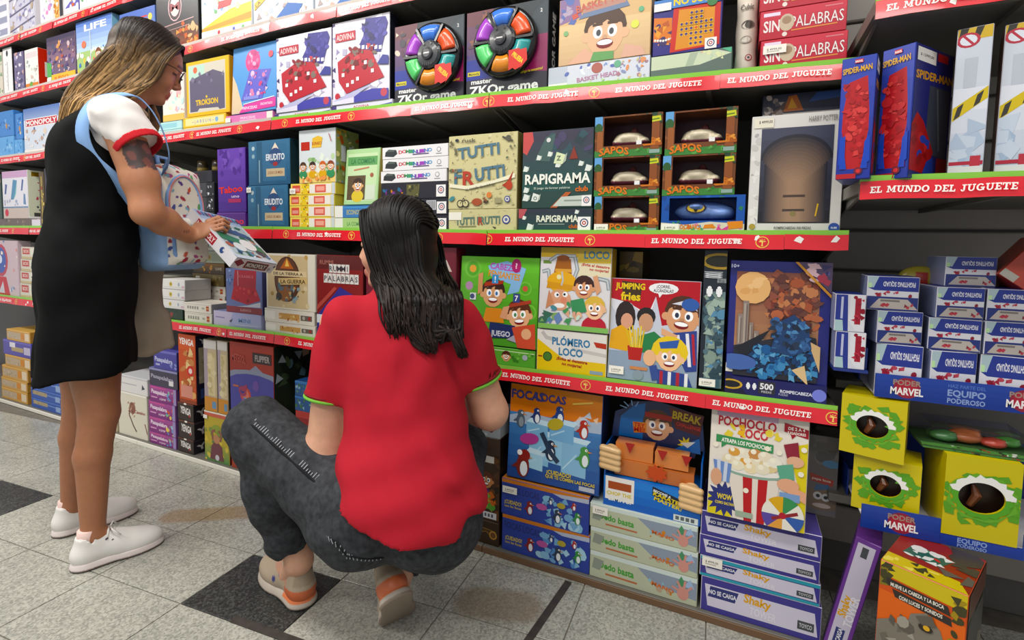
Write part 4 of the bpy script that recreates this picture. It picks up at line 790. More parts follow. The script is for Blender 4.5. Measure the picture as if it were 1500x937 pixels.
def p_cruz(a):
    a.bg('822a2a'); a.R(0, 84, 100, 100, '5c2424'); a.T('RUMMI', 22, 92, 5, 'a86a60', 30)
    for i, ch in enumerate('RUMMI'): a.R(28+i*9, 80, 36+i*9, 90, 'd8d4d0'); a.T(ch, 32+i*9, 85, 6, '3a3a44')
    for i, ch in enumerate('PALABRAS'): a.R(16+i*9.6, 68, 24.6+i*9.6, 79, 'd8d4d0'); a.T(ch, 20+i*9.6, 73.5, 6, '3a3a44')
    a.P([(0, 28), (52, 64), (100, 50), (100, 0), (0, 0)], '3c3888'); a.P([(0, 40), (40, 64), (46, 62), (0, 34)], 'b05048'); a.T('La palabra', 54, 46, 6, '9aa4c0', 44, 0.03, rot=22); a.T('cruzada', 60, 36, 6, '9aa4c0', 40, 0.03, rot=22); a.S(0, 0, 100, 16, 6, ['5a2c48', '2c2c68'], 6, 12); a.R(0, 20, 26, 30, 'd8dce0')
def p_purps(a): a.bg('7b6f98'); a.S(0, 0, 100, 100, 12, ['9a8cb0', 'a04c60', '5c5084'], 10, 20)
def p_maroon(a): a.bg('6c2230'); a.T('LA', 70, 84, 10, 'c8b8b0', 40, 0.03); a.E(60, 56, 14, '3a2428'); a.E(64, 34, 10, 'c8a878'); a.S(20, 10, 90, 70, 10, ['8c3440', 'b05a38', '501822'], 4, 8)
def p_headb(a):
    a.bg('58a636'); a.G(0, 0, 100, 100, '4c9430', '68b83c'); 
    for x, y, r in ((16, 86, 11), (12, 64, 5), (84, 66, 8), (90, 40, 9)): a.E(x, y, r, '74bc48'); a.E(x, y, r*0.75, '58a636'); a.E(x, y, r*0.4, ['c8604c', 'd8a048', 'b070a0'][int(x) % 3])
    a.E(12, 66, 5, 'b48cb0')
    a.P([(36, 90), (60, 96), (84, 88), (76, 62), (62, 58), (66, 70), (40, 78)], '8ab8e0'); a.T('CABEZAS', 58, 89, 7, 'b05ab0', 38, 0.06, ol='e8e0f0', rot=-5); a.T('PENSANTES', 57, 80, 7, 'd8963c', 40, 0.06, rot=-6, ol='a8443c'); a.E(72, 91, 6, 'a8346c', ry=8); a.T('?', 72, 91, 6, 'f0d0e0', None, 0.05)
    a.K(44, 58, 14, skin='d8a478', hair='3c2420', eye='4878b0'); a.P([(32, 66), (56, 70), (57, 74), (33, 71)], 'a8402c'); a.R(42, 70, 50, 80, '4890c8'); a.T('!', 46, 75, 7, 'f0f0f0')
    a.P([(24, 80), (30, 82), (30, 60), (24, 56)], 'd09868'); a.P([(36, 42), (56, 42), (60, 26), (32, 26)], 'd88c3c'); a.K(78, 36, 14, skin='e0ac84', hair='5a3020', eye='508858', tilt=6); a.P([(66, 44), (92, 50), (92, 54), (66, 48)], 'a84838'); a.R(70, 50, 78, 60, '3c4c8c'); a.T('7', 74, 55, 6, 'f0f0f0')
    a.P([(58, 44), (66, 46), (62, 30), (54, 32)], 'd8a07c'); a.R(14, 50, 22, 58, 'd8dce0'); a.E(17, 54, 3, '44507c'); a.P([(40, 8), (72, 10), (74, 24), (42, 26)], '23305e'); a.T('JUEGO', 56, 14, 6, 'c8ccd8', 24, 0.06); a.P([(64, 8), (82, 4), (92, 10), (80, 18)], 'a0a0b0'); a.P([(70, 22), (98, 28), (100, 0), (78, 0)], 'c85844'); a.E(88, 16, 6, 'e0ac84')
def p_headf(a): a.bg('5aa23c'); a.L([(0, 88), (100, 84)], 5, 'c8e0b0'); a.K(30, 58, 26, hair='3c2420'); a.K(64, 54, 26, hair='50281c', skin='d8a478'); a.E(88, 60, 16, 'a8b0b8'); a.S(70, 10, 98, 90, 8, ['78b850', 'c8584c', '3c7c2c'], 8, 14)
def p_plomo(a):
    a.bg('d9d7da'); a.R(0, 88, 100, 100, 'd8b43c'); a.R(54, 66, 100, 100, 'd8bc4c'); a.R(54, 66, 100, 82, 'e0d8b8'); a.T('LOCO', 80, 92, 9, '4c86a0', 34, 0.07, ol='88b8c8'); a.T('\u00a1Evita el desastre', 79, 79, 3.2, 'b83838', 38, 0.03, rot=-5); a.T('no mojarte!', 84, 74, 3.2, 'b83838', 26, 0.03, rot=-5); a.R(4, 80, 16, 84, '6a8a3c')
    for p in (((14, 84), (24, 90), (50, 90)), ((4, 70), (12, 72), (14, 60)), ((50, 88), (54, 74), (50, 64)), ((84, 64), (96, 62), (98, 52))): a.L(list(p), 4.5, '8a9298'); a.L(list(p), 2, 'c0c8cc')
    a.P([(24, 86), (44, 86), (46, 68), (40, 62), (24, 62), (20, 68)], '9c5c20'); a.R(22, 70, 46, 74, 'd8a048'); a.E(33, 87, 8, '8c4c1c', ry=4); a.E(32, 58, 19, 'e0a82c', ry=13); a.P([(10, 50), (50, 48), (54, 54), (12, 58)], 'd09420'); a.L([(32, 70), (34, 60), (32, 54)], 2, 'b8c0c4'); a.E(28, 64, 3, 'e8e0a8')
    a.E(30, 36, 15, 'd8a080', ry=13); a.P([(14, 48), (22, 32), (10, 24)], 'c88c68'); a.E(26, 42, 3.4, 'f4f4f4'); a.E(38, 43, 3.4, 'f4f4f4'); a.E(27, 42, 1.5, '202028'); a.E(37, 43, 1.5, '202028'); a.E(30, 29, 7, 'f4f0ec', ry=3); a.E(36, 36, 4, 'd88c70'); a.S(4, 8, 30, 26, 12, ['4c8c98', '6c88b8', '80a868', '3c6c58'], 4, 8)
    a.K(64, 52, 12, skin='d89c74', hair='3c2018'); a.P([(76, 66), (82, 68), (88, 50), (82, 44)], 'd8a07c'); a.K(80, 28, 12, skin='f0c49c', hair='d8b450', body='b83440'); a.P([(46, 36), (64, 40), (70, 24), (50, 20)], '3c8c58'); a.S(40, 10, 66, 34, 12, ['d8a88c', '48945c', 'c8e0d0', 'e8b898'], 3, 6); a.R(0, 0, 100, 6, '80b860'); a.P([(86, 36), (96, 30), (92, 22)], 'e8b890')
def p_plomof(a):
    a.bg('e4e0da'); a.P([(0, 0), (100, 0), (100, 34), (40, 34), (0, 78)], 'e6c22e'); a.L([(8, 94), (14, 82), (30, 78)], 9, 'c0bcb8'); a.L([(52, 60), (100, 52)], 8, 'c8c4c0'); a.T('PL\u00d3MERO', 50, 76, 18, '3c7ca8', 54, 0.09, ol='9cc4d8'); a.T('LOCO', 50, 52, 18, '3c7ca8', 34, 0.09, ol='9cc4d8')
    a.E(16, 36, 12, '3c5c28'); a.E(16, 36, 9, '4c7c34'); a.T('\u00a1Evita el desastre', 52, 33, 7, 'a82c30', 44, 0.04, rot=-3); a.T('no mojarte!', 52, 22, 7, 'a82c30', 28, 0.04, rot=-3); a.P([(82, 82), (100, 80), (100, 68), (86, 70)], 'b84030'); a.R(78, 6, 96, 14, '8ca0b4'); a.R(2, 34, 8, 37, '8c2c2c')
def p_dkyel(a): a.bg('5a4c1c'); a.S(0, 0, 100, 100, 16, ['8a7a2c', '3c3414', 'a88c34'], 4, 10)
def p_fries(a):
    a.bg('c7ccda'); a.P([(0, 100), (100, 100), (100, 64), (60, 56), (52, 84), (46, 58), (24, 76), (0, 80)], 'b4222c'); a.P([(0, 80), (24, 76), (10, 62), (0, 74)], 'dcdde6'); a.P([(26, 74), (46, 60), (52, 84), (44, 66)], 'e4e4ec')
    a.P([(12, 98), (36, 96), (34, 78), (14, 80)], '3c2c14'); a.T('JUMPING', 22, 93, 6, 'e8c83c', 34, 0.06, ol='2c3c14'); a.T('fries', 23, 83, 8, 'e8c83c', 22, 0.06, ol='2c3c14'); a.E(60, 92, 14, 'eeeef0', ry=5.5); a.P([(54, 88), (60, 88), (56, 83)], 'eeeef0'); a.T('\u00a1CORRE,', 60, 94, 3, '30343c', 15); a.T('ALC\u00c1NZALAS!', 60, 90, 3, '30343c', 22)
    a.R(0, 0, 100, 28, '8fa0b4'); a.E(18, 62, 10, '2a1c1c', ry=16); a.E(20, 58, 6, 'd8a084', ry=8); a.P([(2, 48), (14, 54), (28, 46), (22, 28), (0, 30)], 'e0a62c'); a.E(42, 64, 9, '201c1c', ry=9); a.E(42, 58, 7, 'c89878', ry=9); a.P([(34, 44), (52, 50), (64, 42), (62, 30), (36, 28)], '2c7c48')
    a.P([(22, 34), (40, 34), (38, 20), (24, 20)], 'b43430'); 
    for i in range(7): a.L([(26+i*2, 33), (20+i*3.4, 50+2*(i % 3))], 1.6, 'e8cc54' if i % 2 else 'd8b838')
    a.K(82, 66, 16, skin='d8a078', hair='4c2c1c', tilt=-6); a.P([(70, 78), (92, 84), (98, 72), (92, 76)], 'd8d8e4'); a.E(90, 78, 8, '3c60a8', ry=6); a.P([(72, 50), (98, 54), (100, 16), (88, 14), (76, 34)], '34468c'); a.L([(78, 48), (84, 22)], 3, 'e8e8ee'); a.L([(88, 50), (92, 20)], 3, 'e8e8ee'); a.L([(94, 50), (97, 22)], 2.4, 'b03440'); a.P([(60, 54), (78, 48), (76, 42), (60, 48)], 'e0ac84')
    a.E(70, 32, 17, 'e8c840', ry=15); a.K(70, 26, 12, skin='f0c098', hair='e8c840'); a.P([(58, 40), (80, 44), (78, 36), (60, 34)], '3c60a8'); a.P([(56, 14), (90, 12), (96, 0), (58, 0)], '34468c'); [a.L([(62+i*9, 12), (62+i*9, 0)], 3, 'e8e8ee' if i % 2 else 'b03440') for i in range(4)]; a.E(48, 24, 6, 'e8b890', ry=8); a.P([(48, 16), (56, 18), (60, 4), (52, 2)], '3c5090'); a.R(26, 11, 46, 14, 'c88858'); a.E(36, 6, 5, '8898a4')
def bat_less_side(a):
    a.bg('1f2833'); a.R(20, 0, 100, 70, '6d8488'); a.S(22, 2, 98, 68, 90, ['84988c', '54707c', '9cb0a4', '3c5460', '5c8cac', '2c4450'], 1.5, 5); a.E(70, 92, 13, 'b8983c', ry=6); a.E(70, 92, 10, '2a2a20', ry=4.2); a.T('1000', 45, 82, 12, 'c8ccd0', 30, 0.05, rot=-90); a.T('ROMPECABEZAS', 82, 78, 6, 'a0a4a8', 70*0.3, rot=-90); puzzle_ic(a, 50, 70, 3.4); a.R(6, 0, 90, 7, '3a5a68')
def puzzle_ic(a, x, y, r):
    k = a.h/a.w
    for s in (-1, 1):
        a.R(x+s*r*0.95*k-r*0.6*k, y-r*0.55, x+s*r*0.95*k+r*0.6*k, y+r*0.55, 'eceef0'); a.E(x+s*r*0.95*k, y+r*0.75, r*0.4, 'eceef0'); a.E(x+s*r*0.95*k, y-r*0.75, r*0.4, 'eceef0')
def p_heropuz(a):
    """blue bordered comic puzzle; the costumed figures are left out, city, moon, smoke and waves stay"""
    a.bg('2c2f78'); a.G(7, 14, 90, 92, 'b98c66', '8a5444', 8); a.S(40, 50, 89, 91, 150, ['a4583c', '7c3c30', 'c08058', '6a4038', 'b46848', '5c3430', '8c5040'], 1.5, 5); a.E(24, 80, 12, 'e2b278'); a.S(16, 76, 34, 88, 6, ['eac08a', 'd8a468'], 3, 5)
    for x, w_, h_ in ((10, 5, 60), (15, 6, 70), (22, 4, 54), (27, 5, 48), (33, 6, 42)): a.R(x, 36, x+w_, h_, '8a7c74'); a.R(x+1, 38, x+w_*0.5, h_-2, 'a89c90'); a.R(x+w_*0.6, 38, x+w_*0.75, h_-3, '645a58')
    a.P([(7, 36), (50, 44), (90, 40), (90, 14), (7, 14)], '262832'); a.P([(7, 34), (44, 50), (20, 26)], '1c1e28'); a.P([(52, 50), (88, 46), (92, 24), (64, 30)], '20222e'); a.S(24, 15, 89, 36, 150, ['3c7cb0', '285c94', '64a0c8', '1c3c68', '4888b8', '182c50'], 1.2, 4); a.E(10, 24, 14, '4c68a8', ry=6); a.P([(66, 22), (78, 26), (82, 12)], 'd8ba8c'); a.P([(80, 44), (92, 40), (92, 22)], 'cfae80'); a.P([(44, 34), (52, 56), (66, 62), (80, 54), (84, 38), (66, 32)], '23406c'); a.S(46, 36, 80, 58, 50, ['2c4c78', '3c6498', '24344c', '5488b8', '18263c'], 1.5, 4)
    a.R(0, 0, 100, 13, '20215c'); a.P([(0, 0), (24, 0), (4, 14), (0, 14)], '17183a'); a.E(6, 7, 8, 'c8a23c', ry=3.8); a.E(6, 7, 6.4, '1a1a20', ry=2.6); puzzle_ic(a, 27, 7, 2.2); a.R(34, 2.5, 51, 11.5, '2a2a34'); a.T('500', 42.5, 8, 4.4, 'e8e8ec', 13, 0.05); a.T('PIEZAS', 42.5, 4, 1.5, 'c0c0c8', 10); a.T('ROMPECABEZAS', 72, 6, 2.2, 'd8dae8', 32, 0.04); a.T('PUZZLE', 59, 3.6, 1.4, 'b0b4cc', 9); a.E(93, 6, 4.4, '7c84d8'); a.T('10+', 5, 96, 2.6, 'd0d4ec', 8); a.P([(68, 100), (100, 78), (100, 100)], '4a3c58'); a.S(78, 86, 98, 98, 18, ['9c3c4c', 'c8a8b0', '5c5c9c', '302c58'], 2, 4); a.L([(66, 100), (100, 76)], 1.6, 'c08838')
# --- bottom row
def p_orange_st(a): a.bg('c89a52'); a.R(3, 18, 60, 78, 'b9a58a'); a.S(6, 22, 58, 74, 8, ['c8b8a0', 'a08c6c'], 8, 16); a.R(62, 24, 76, 78, 'd0883c'); a.R(78, 16, 97, 84, 'e0ccb0'); a.R(0, 90, 100, 100, 'e0b060')
def p_blue_st(a): a.bg('3b5ba8'); a.R(6, 38, 52, 78, 'a89878'); a.S(8, 40, 50, 76, 6, ['c0ac84', '887858'], 8, 14); a.L([(52, 60), (98, 56)], 8, '7c9cd0'); a.R(78, 16, 92, 70, '90a8d0'); a.R(0, 90, 100, 100, '5a80cc')
def p_purp_st(a): a.bg('5850a0'); a.R(30, 30, 72, 60, 'b09c70'); a.R(24, 55, 44, 88, 'e0dce4'); a.R(74, 20, 96, 70, 'c0b8d0'); a.R(0, 88, 100, 100, '7068b8')
def p_wine(a): a.bg('dcd6c4'); a.E(50, 66, 12, '8a5a48', ry=14); a.L([(46, 76), (38, 50), (52, 26), (62, 14)], 4, '5c4038'); a.S(36, 46, 60, 82, 16, ['7c4c40', 'a87860', '4c3c38', 'c8a088'], 3, 6); a.L([(92, 36), (100, 14)], 3, '7c4c40'); a.T('Camino', 76, 60, 7, 'a04c40', 36, 0.02, sh=0.2); a.R(0, 96, 100, 100, 'f0ece4')
def p_winew(a): a.bg('dedcda'); a.L([(10, 52), (62, 52)], 6, 'b0aeb4'); a.P([(80, 30), (92, 40), (82, 64)], '3c4050'); a.R(0, 88, 100, 100, 'c8c6cc')
def p_pasa(a): a.bg('8c3a86'); a.G(0, 0, 100, 100, '7c2c78', 'a04c90', 4); a.T('Pasapalabra', 38, 62, 26, 'ecdcec', 62, 0.05, rot=-2); a.L([(4, 90), (60, 90)], 6, 'd85c98'); a.L([(6, 26), (28, 26)], 8, 'd8a0c8'); a.T('a jugar', 50, 24, 16, 'e8d0e4', 24, 0.03); a.S(68, 8, 98, 80, 12, ['6898c8', 'e0603c', 'e8c860', '9cc0dc', '88b888'], 8, 16); a.R(90, 0, 100, 100, '9a8cbc')
def p_pasab(a): a.bg('4d4a98'); a.T('Pasapalabra', 44, 50, 24, 'c4c6e4', 76, 0.05, rot=-2); a.R(0, 88, 100, 100, '7472bc'); a.L([(10, 22), (26, 22)], 10, 'b0b0d8'); a.S(66, 10, 98, 40, 4, ['8c94d0', '38387c'], 8, 14)
def p_pasad(a): a.bg('3f3a4e'); a.T('Pasapalabra', 46, 52, 22, 'a6a2b4', 80, 0.04, rot=-2); a.R(70, 14, 86, 42, 'dcd8dc'); a.R(0, 88, 100, 100, '8c8cb8')
def p_yengaf(a):
    a.bg('c8532c'); a.P([(0, 78), (0, 100), (100, 100), (100, 80)], 'd05c30'); a.T('YENGA', 48, 90, 9, 'f0ece8', 84, 0.09, rot=-3); a.S(14, 8, 90, 76, 28, ['e0a868', 'c8844c', 'b86434', 'e8c890', '8c3c20'], 4, 9); a.E(70, 48, 8, 'd0342c', ry=8); a.E(70, 48, 4, 'f0d8d0'); a.R(10, 8, 80, 26, 'd89080'); a.L([(0, 3), (100, 3)], 4, '8c3818')
def p_yengas(a): a.bg('2a2c44'); a.R(14, 30, 80, 82, 'd0c4a8'); a.S(20, 34, 76, 78, 10, ['b8a888', 'e0d8c4'], 3, 6); a.T('YG', 50, 91, 7, 'e0e0e0', 60, 0.07); a.R(20, 8, 80, 22, '4860a0')
def p_yengab(a): a.bg('2b1c18'); a.T('YENGA', 50, 56, 40, 'e8e4e0', 66, 0.1, rot=-6); a.R(70, 22, 80, 34, 'b03434'); a.L([(0, 96), (100, 96)], 5, '7c3c28'); a.R(40, 90, 56, 100, 'f0ece4')
def p_yengad(a): a.bg('23232a'); a.T('YG', 54, 50, 40, 'd8d8d8', 76, 0.09, rot=14); a.L([(0, 92), (100, 92)], 6, '4c4c58')
def p_tall(a): a.bg('bfae90'); a.R(0, 0, 32, 100, 'a898a4'); a.R(30, 22, 86, 82, 'd4c498'); a.S(34, 24, 82, 80, 16, ['c0b080', 'dccfa8'], 3, 6); a.R(0, 0, 100, 20, 'c88a3c'); a.R(0, 88, 100, 100, 'd0ccc8'); a.R(60, 4, 92, 14, '6890b0')
def p_robin(a): a.bg('b9a53c'); a.G(0, 0, 100, 34, '5a8a4c', 'a09c40'); a.S(0, 0, 100, 70, 22, ['7c8c3c', '4c7c44', 'd0bc50'], 4, 9); a.R(0, 90, 100, 100, 'c86450'); a.R(0, 97, 100, 100, 'e8e0d8'); a.E(50, 68, 13, '8a9a3c', ry=7); a.P([(22, 4), (78, 4), (72, 32), (58, 40), (40, 40), (28, 30)], '6d3a44'); a.E(50, 46, 10, 'b88460', ry=9); a.L([(34, 44), (32, 60), (44, 64)], 5, '8c5a48'); a.L([(66, 44), (70, 58), (60, 64)], 5, '8c5a48'); a.E(52, 9, 6, 'c8c4cc')
def p_flip(a):
    a.bg('8f2f28'); a.G(0, 60, 100, 100, '93322a', 'a43c30', 4); a.P([(0, 0), (16, 0), (12, 66), (0, 60)], 'a8422f'); a.P([(14, 70), (20, 40), (18, 0), (94, 0), (92, 50), (96, 74), (60, 84)], '8c8ca4'); a.E(56, 52, 36, '4d4a9c', ry=24, n=20); a.E(54, 72, 34, '8a90a8', ry=8); a.E(54, 68, 30, '4d4a9c', ry=9); a.E(36, 60, 6, 'c84c44'); a.E(36, 60, 4, 'd87c6c'); a.S(26, 20, 90, 72, 30, ['6c50a0', '3c3c8c', '8c5ca0', '7cb0c8', 'a03c5c', '5c78b8'], 2, 5); a.R(54, 86, 96, 94, '2c1a1c'); a.T('FLIPPER', 76, 90, 4.6, 'a89c9c', 32, 0.04); a.T('METEGOL', 22, 88, 6, 'b85850', 32, 0.03, rot=-4); a.L([(8, 66), (20, 66)], 1.5, 'b86a50')
def p_flips(a): a.bg('22291f'); a.S(10, 20, 90, 96, 16, ['c8a088', '3c4c34', '5c7c8c', '9ca4ac', '4c5c3c'], 3, 6)
def p_bluebk(a): a.bg('2c548c'); a.S(4, 20, 96, 80, 20, ['58905c', '4878a8', '8cb0b8', '3c6c3c'], 8, 16); a.R(0, 86, 100, 100, '3c78b8')
def p_redle(a): a.bg('b0403c'); a.R(6, 8, 100, 92, '8c2a2c'); a.T('LEO', 52, 62, 36, 'e0d4d0', 60, 0.05); a.R(30, 10, 90, 36, 'a8a8ac')
def p_wood(a): a.bg('3a2618'); a.S(0, 0, 100, 80, 26, ['54361f', '2c1c12', '6c4424', '4a2c18'], 4, 9); a.R(0, 80, 100, 100, '4c3c34'); a.R(20, 70, 78, 78, 'e6e2dc'); a.K(46, 48, 9, hair='5c2c14', skin='c88858'); a.P([(34, 38), (58, 38), (62, 26), (30, 26)], '5a3888'); a.S(50, 10, 90, 34, 12, ['5c9c3c', 'b8a848', '78b04c', 'c86c34'], 3, 7); a.R(10, 2, 92, 10, 'd8d8dc'); [a.R(14+i*14, 4, 22+i*14, 8, '5a5a68') for i in range(5)]
def p_woods(a): a.bg('9aa0a4'); a.E(50, 50, 18, '5c3c28', ry=30); a.S(0, 0, 100, 100, 6, ['c0c4c8', '6c6860'], 8, 20)
def p_woodf(a): a.bg('33210f'); a.P([(10, 70), (30, 40), (54, 50), (80, 30), (90, 60), (60, 64)], '7c6428'); a.P([(14, 66), (32, 46), (54, 54), (78, 40), (84, 58), (58, 60)], '4a3010'); a.E(80, 42, 18, 'b0823c'); a.E(80, 42, 12, '6c4424'); a.L([(0, 96), (100, 96)], 5, '5c4838')
def pengu(a, x, y, r, c, b='e8eef2'):
    k = a.h/a.w; a.E(x, y, r*0.62, c, ry=r); a.E(x+r*0.1*k, y-r*0.2, r*0.36, b, ry=r*0.66); a.E(x, y+r*0.95, r*0.5, c, ry=r*0.46); a.E(x+r*0.2*k, y+r*1.02, r*0.15, 'ffffff'); a.E(x+r*0.22*k, y+r*1.02, r*0.07, '101018'); a.P([(x+r*0.4*k, y+r*0.95), (x+r*0.95*k, y+r*0.85), (x+r*0.4*k, y+r*0.75)], 'e09040'); a.P([(x-r*0.55*k, y+r*0.3), (x-r*1.1*k, y-r*0.2), (x-r*0.5*k, y-r*0.2)], c)
def p_focas(a):
    a.G(0, 66, 100, 100, 'd87c3c', 'e08a2c', 5); a.G(0, 0, 100, 70, '2c4e94', '4c80b8', 6); a.P([(0, 66), (20, 72), (60, 68), (100, 74), (100, 62), (0, 58)], 'a8b8cc'); a.S(70, 68, 96, 80, 8, ['c8d4e0', 'e8c8a8', 'a0b0d0'], 4, 7)
    for (x, y, w, h, c) in ((24, 20, 22, 30, '8cc0e0'), (38, 24, 24, 26, '98c8e6'), (60, 16, 26, 34, '8cbcdc'), (20, 14, 20, 16, 'a8d4ea'), (46, 48, 26, 18, '7cb0d8'), (20, 48, 24, 14, '80b4d8')):
        a.P([(x, y), (x+w, y-2), (x+w, y+h-2), (x, y+h)], c); a.P([(x, y+h), (x+w, y+h-2), (x+w+4, y+h+3), (x+5, y+h+5)], 'c8e4f2'); a.L([(x+2, y+4), (x+w*0.6, y+h*0.6)], 1.4, 'b8dcf0')
    pengu(a, 13, 62, 8, '4c5c6c', '8a949c'); pengu(a, 31, 68, 7, '2c3c70'); pengu(a, 56, 72, 8, '2c4888'); a.E(52, 64, 9, 'b8a83c', ry=6, rot=20); pengu(a, 82, 62, 8, 'b03c30'); a.E(24, 44, 11, 'b04890', ry=6, rot=10); pengu(a, 48, 34, 9, '24344c'); a.L([(38, 52), (48, 34), (56, 26)], 5, '2c3c54'); pengu(a, 84, 34, 9, '4c9448'); pengu(a, 18, 14, 12, '7c2c24')
    a.E(20, 26, 6, '8c2c28'); a.E(14, 28, 3, 'f0f0f0'); a.T('FOCAS', 20, 90, 9, '3c4484', 36, 0.07, ol='d0c8c4'); a.T('LOCAS', 46, 90, 8, '3c4484', 32, 0.07, ol='d0c8c4'); a.T('\u00a1CUIDADO!', 58, 14, 4.2, 'd8c048', 26, 0.05); a.T('QUE TE COMEN LAS FOCAS', 70, 9.5, 3.4, 'd8c048', 52, 0.03); a.R(80, 2, 96, 6.5, 'b8bcc8'); a.L([(70, 88), (90, 92)], 2, 'e8c060')
def p_focasf(a):
    a.bg('37489a'); a.R(0, 90, 100, 100, 'c87c38'); a.P([(60, 90), (100, 96), (100, 84), (70, 82)], 'b0b8cc'); a.T('FOCAS LOCAS', 24, 72, 18, '2c3474', 42, 0.05, ol='a8a8bc', rot=-1); a.T('\u00a1CUIDADO!', 14, 36, 11, 'd0b840', 20, 0.04); a.T('con las focas', 14, 24, 7, 'd0b840', 20, 0.02); a.S(44, 8, 92, 78, 26, ['8cbcdc', '5c90c8', 'a8d0e4', '78a8d0'], 8, 18); pengu(a, 34, 30, 16, '8c2c28'); pengu(a, 66, 26, 16, '2c3c50'); pengu(a, 88, 34, 14, '3c8c48'); pengu(a, 58, 66, 9, '2c3c68'); a.E(48, 46, 16, 'b85c9c', ry=9); pengu(a, 84, 66, 9, 'b03c30'); a.E(70, 62, 12, 'b0a040', ry=8)
def p_karate(a):
    a.bg('2f74cc'); a.G(0, 0, 100, 100, '2a66c0', '3c88dc', 4)
def p_karate_hdr(a):
    a.bg('2b3c6c'); a.S(0, 0, 100, 100, 10, ['3c6cb8', '24305c'], 8, 16)
def p_supo(a): a.bg('b9bfa4'); a.R(0, 84, 100, 100, 'd0dcd8'); a.P([(46, 84), (100, 84), (100, 20), (60, 40)], '8c98a8'); a.T('Dedo basta', 26, 52, 26, '4a9c3c', 34, 0.08, rot=-2, ol='2c5c2c'); a.L([(16, 22), (46, 20)], 7, 'b8704c'); a.P([(2, 34), (10, 30), (14, 70), (4, 76)], '8c9488'); a.S(58, 20, 78, 50, 8, ['c8883c', '8cc0d0', 'b8a088'], 6, 12); a.P([(82, 60), (86, 96), (92, 58)], '4c8c60'); a.P([(88, 60), (94, 92), (98, 60)], 'a0b8d8'); a.E(88, 34, 20, 'd09488', ry=24); [a.L([(88, 36), (88+10*math.cos(t*0.7), 36+44*math.sin(t*0.7))], 8, 'd09488') for t in range(1, 5)]; a.T('MANO', 70, 36, 14, 'd0703c', 20, 0.04, rot=-8)
def p_poch(a):
    a.bg('e5ddd2'); a.P([(58, 0), (100, 0), (100, 80), (80, 74), (92, 40), (70, 20)], 'd9c832'); a.P([(0, 0), (26, 0), (20, 14), (0, 20)], 'd9c832'); a.B(18, 16, 11, 17, 14, '2c3474'); a.T('WOW', 18, 18, 5, 'e8d040', 16, 0.06); a.T('COMO SALTAN', 18, 12, 2.6, 'e8d040', 20, 0.03)
    a.R(6, 94, 70, 100, 'c8a8c0'); a.T('POCHOCLO', 38, 90, 8.5, 'b43440', 60, 0.07, ol='e8a0a0'); a.T('LOCO', 46, 81, 8.5, 'c04048', 28, 0.07, ol='e8c8a0'); a.S(6, 78, 36, 86, 5, ['e0cc4c', 'e8b43c'], 3, 5); a.S(60, 78, 72, 86, 4, ['e0cc4c', 'f0d880'], 3, 5); a.P([(6, 76), (66, 74), (66, 66), (18, 68), (12, 64), (12, 69), (6, 69)], '3c8c54'); a.T('ATRAPA LOS POCHOCLOS', 38, 71, 3.8, 'eef0e4', 52, 0.04, rot=-2)
    a.P([(76, 96), (100, 92), (100, 84), (88, 86), (84, 82), (82, 87), (76, 88)], 'a02430'); a.T('DE 2 A 4', 88, 91.5, 2.8, 'f0e8e0', 16, 0.04); a.T('JUGADORES', 88, 87.6, 2.4, 'f0e8e0', 18, 0.03)
    a.P([(20, 42), (74, 42), (68, 0), (32, 0)], 'e2d8cc'); [a.P([(36+i*16, 42), (46+i*16, 42), (47+i*13, 0), (39+i*13, 0)], 'b83034') for i in range(2)]; a.E(46, 45, 24, '8ca898', ry=5); a.E(46, 46.5, 23, 'e8e4dc', ry=4)
    for x, y, r, c in ((22, 54, 7, 'e0d4b4'), (32, 56, 8, 'e8dcc0'), (42, 54, 8, 'e0a448'), (52, 57, 7, 'e8dec4'), (62, 54, 8, 'dcc898'), (36, 62, 6, 'e8e0cc'), (48, 63, 6, 'c89058'), (58, 62, 6, 'e8dcc4'), (26, 62, 5, 'd8a050'), (68, 58, 6, 'e8e4d4'), (44, 49, 6, 'e8d8b0'), (56, 50, 6, 'e4dcc4'), (30, 50, 6, 'e8e0c4')): a.E(x, y, r, c, ry=r*0.8); a.E(x-2, y+2, r*0.4, 'f2ecd8')
    a.P([(4, 52), (24, 50), (22, 32), (8, 34)], '6c8cc4'); a.L([(10, 52), (11, 34)], 3, 'c8d0e0'); a.L([(18, 51), (17, 33)], 3, 'c8d0e0'); a.E(8, 36, 5, 'd8a484', ry=8); a.P([(76, 76), (90, 80), (92, 66), (80, 64)], '8c2c3c'); a.E(88, 62, 7, 'e0b090', ry=5); a.P([(70, 56), (86, 60), (88, 46), (74, 44)], '60a488'); a.E(82, 40, 9, 'e0a888', ry=6); a.P([(76, 42), (100, 36), (100, 26), (80, 34)], 'e0a888'); a.R(74, 26, 94, 33, '7c9cc8')
    [a.E(x, y, 2.4, 'efe8d4') for x, y in ((6, 66), (96, 74), (72, 68), (94, 52), (40, 28), (60, 70))]
    for i, c in enumerate(['e8e4d8', '3c8c54', 'd8a838', 'e8e4d8', '5c4c9c', 'e0a050', 'e8e4d8', '3c60a8']): a.E(78, 12, 17, c, a0=i*45, a1=i*45+45, n=4)
    a.L([(68, 8), (92, 16)], 3, '8c2c34'); a.E(78, 12, 3, 'b0303c'); a.R(30, 3, 48, 8, '9cac98')
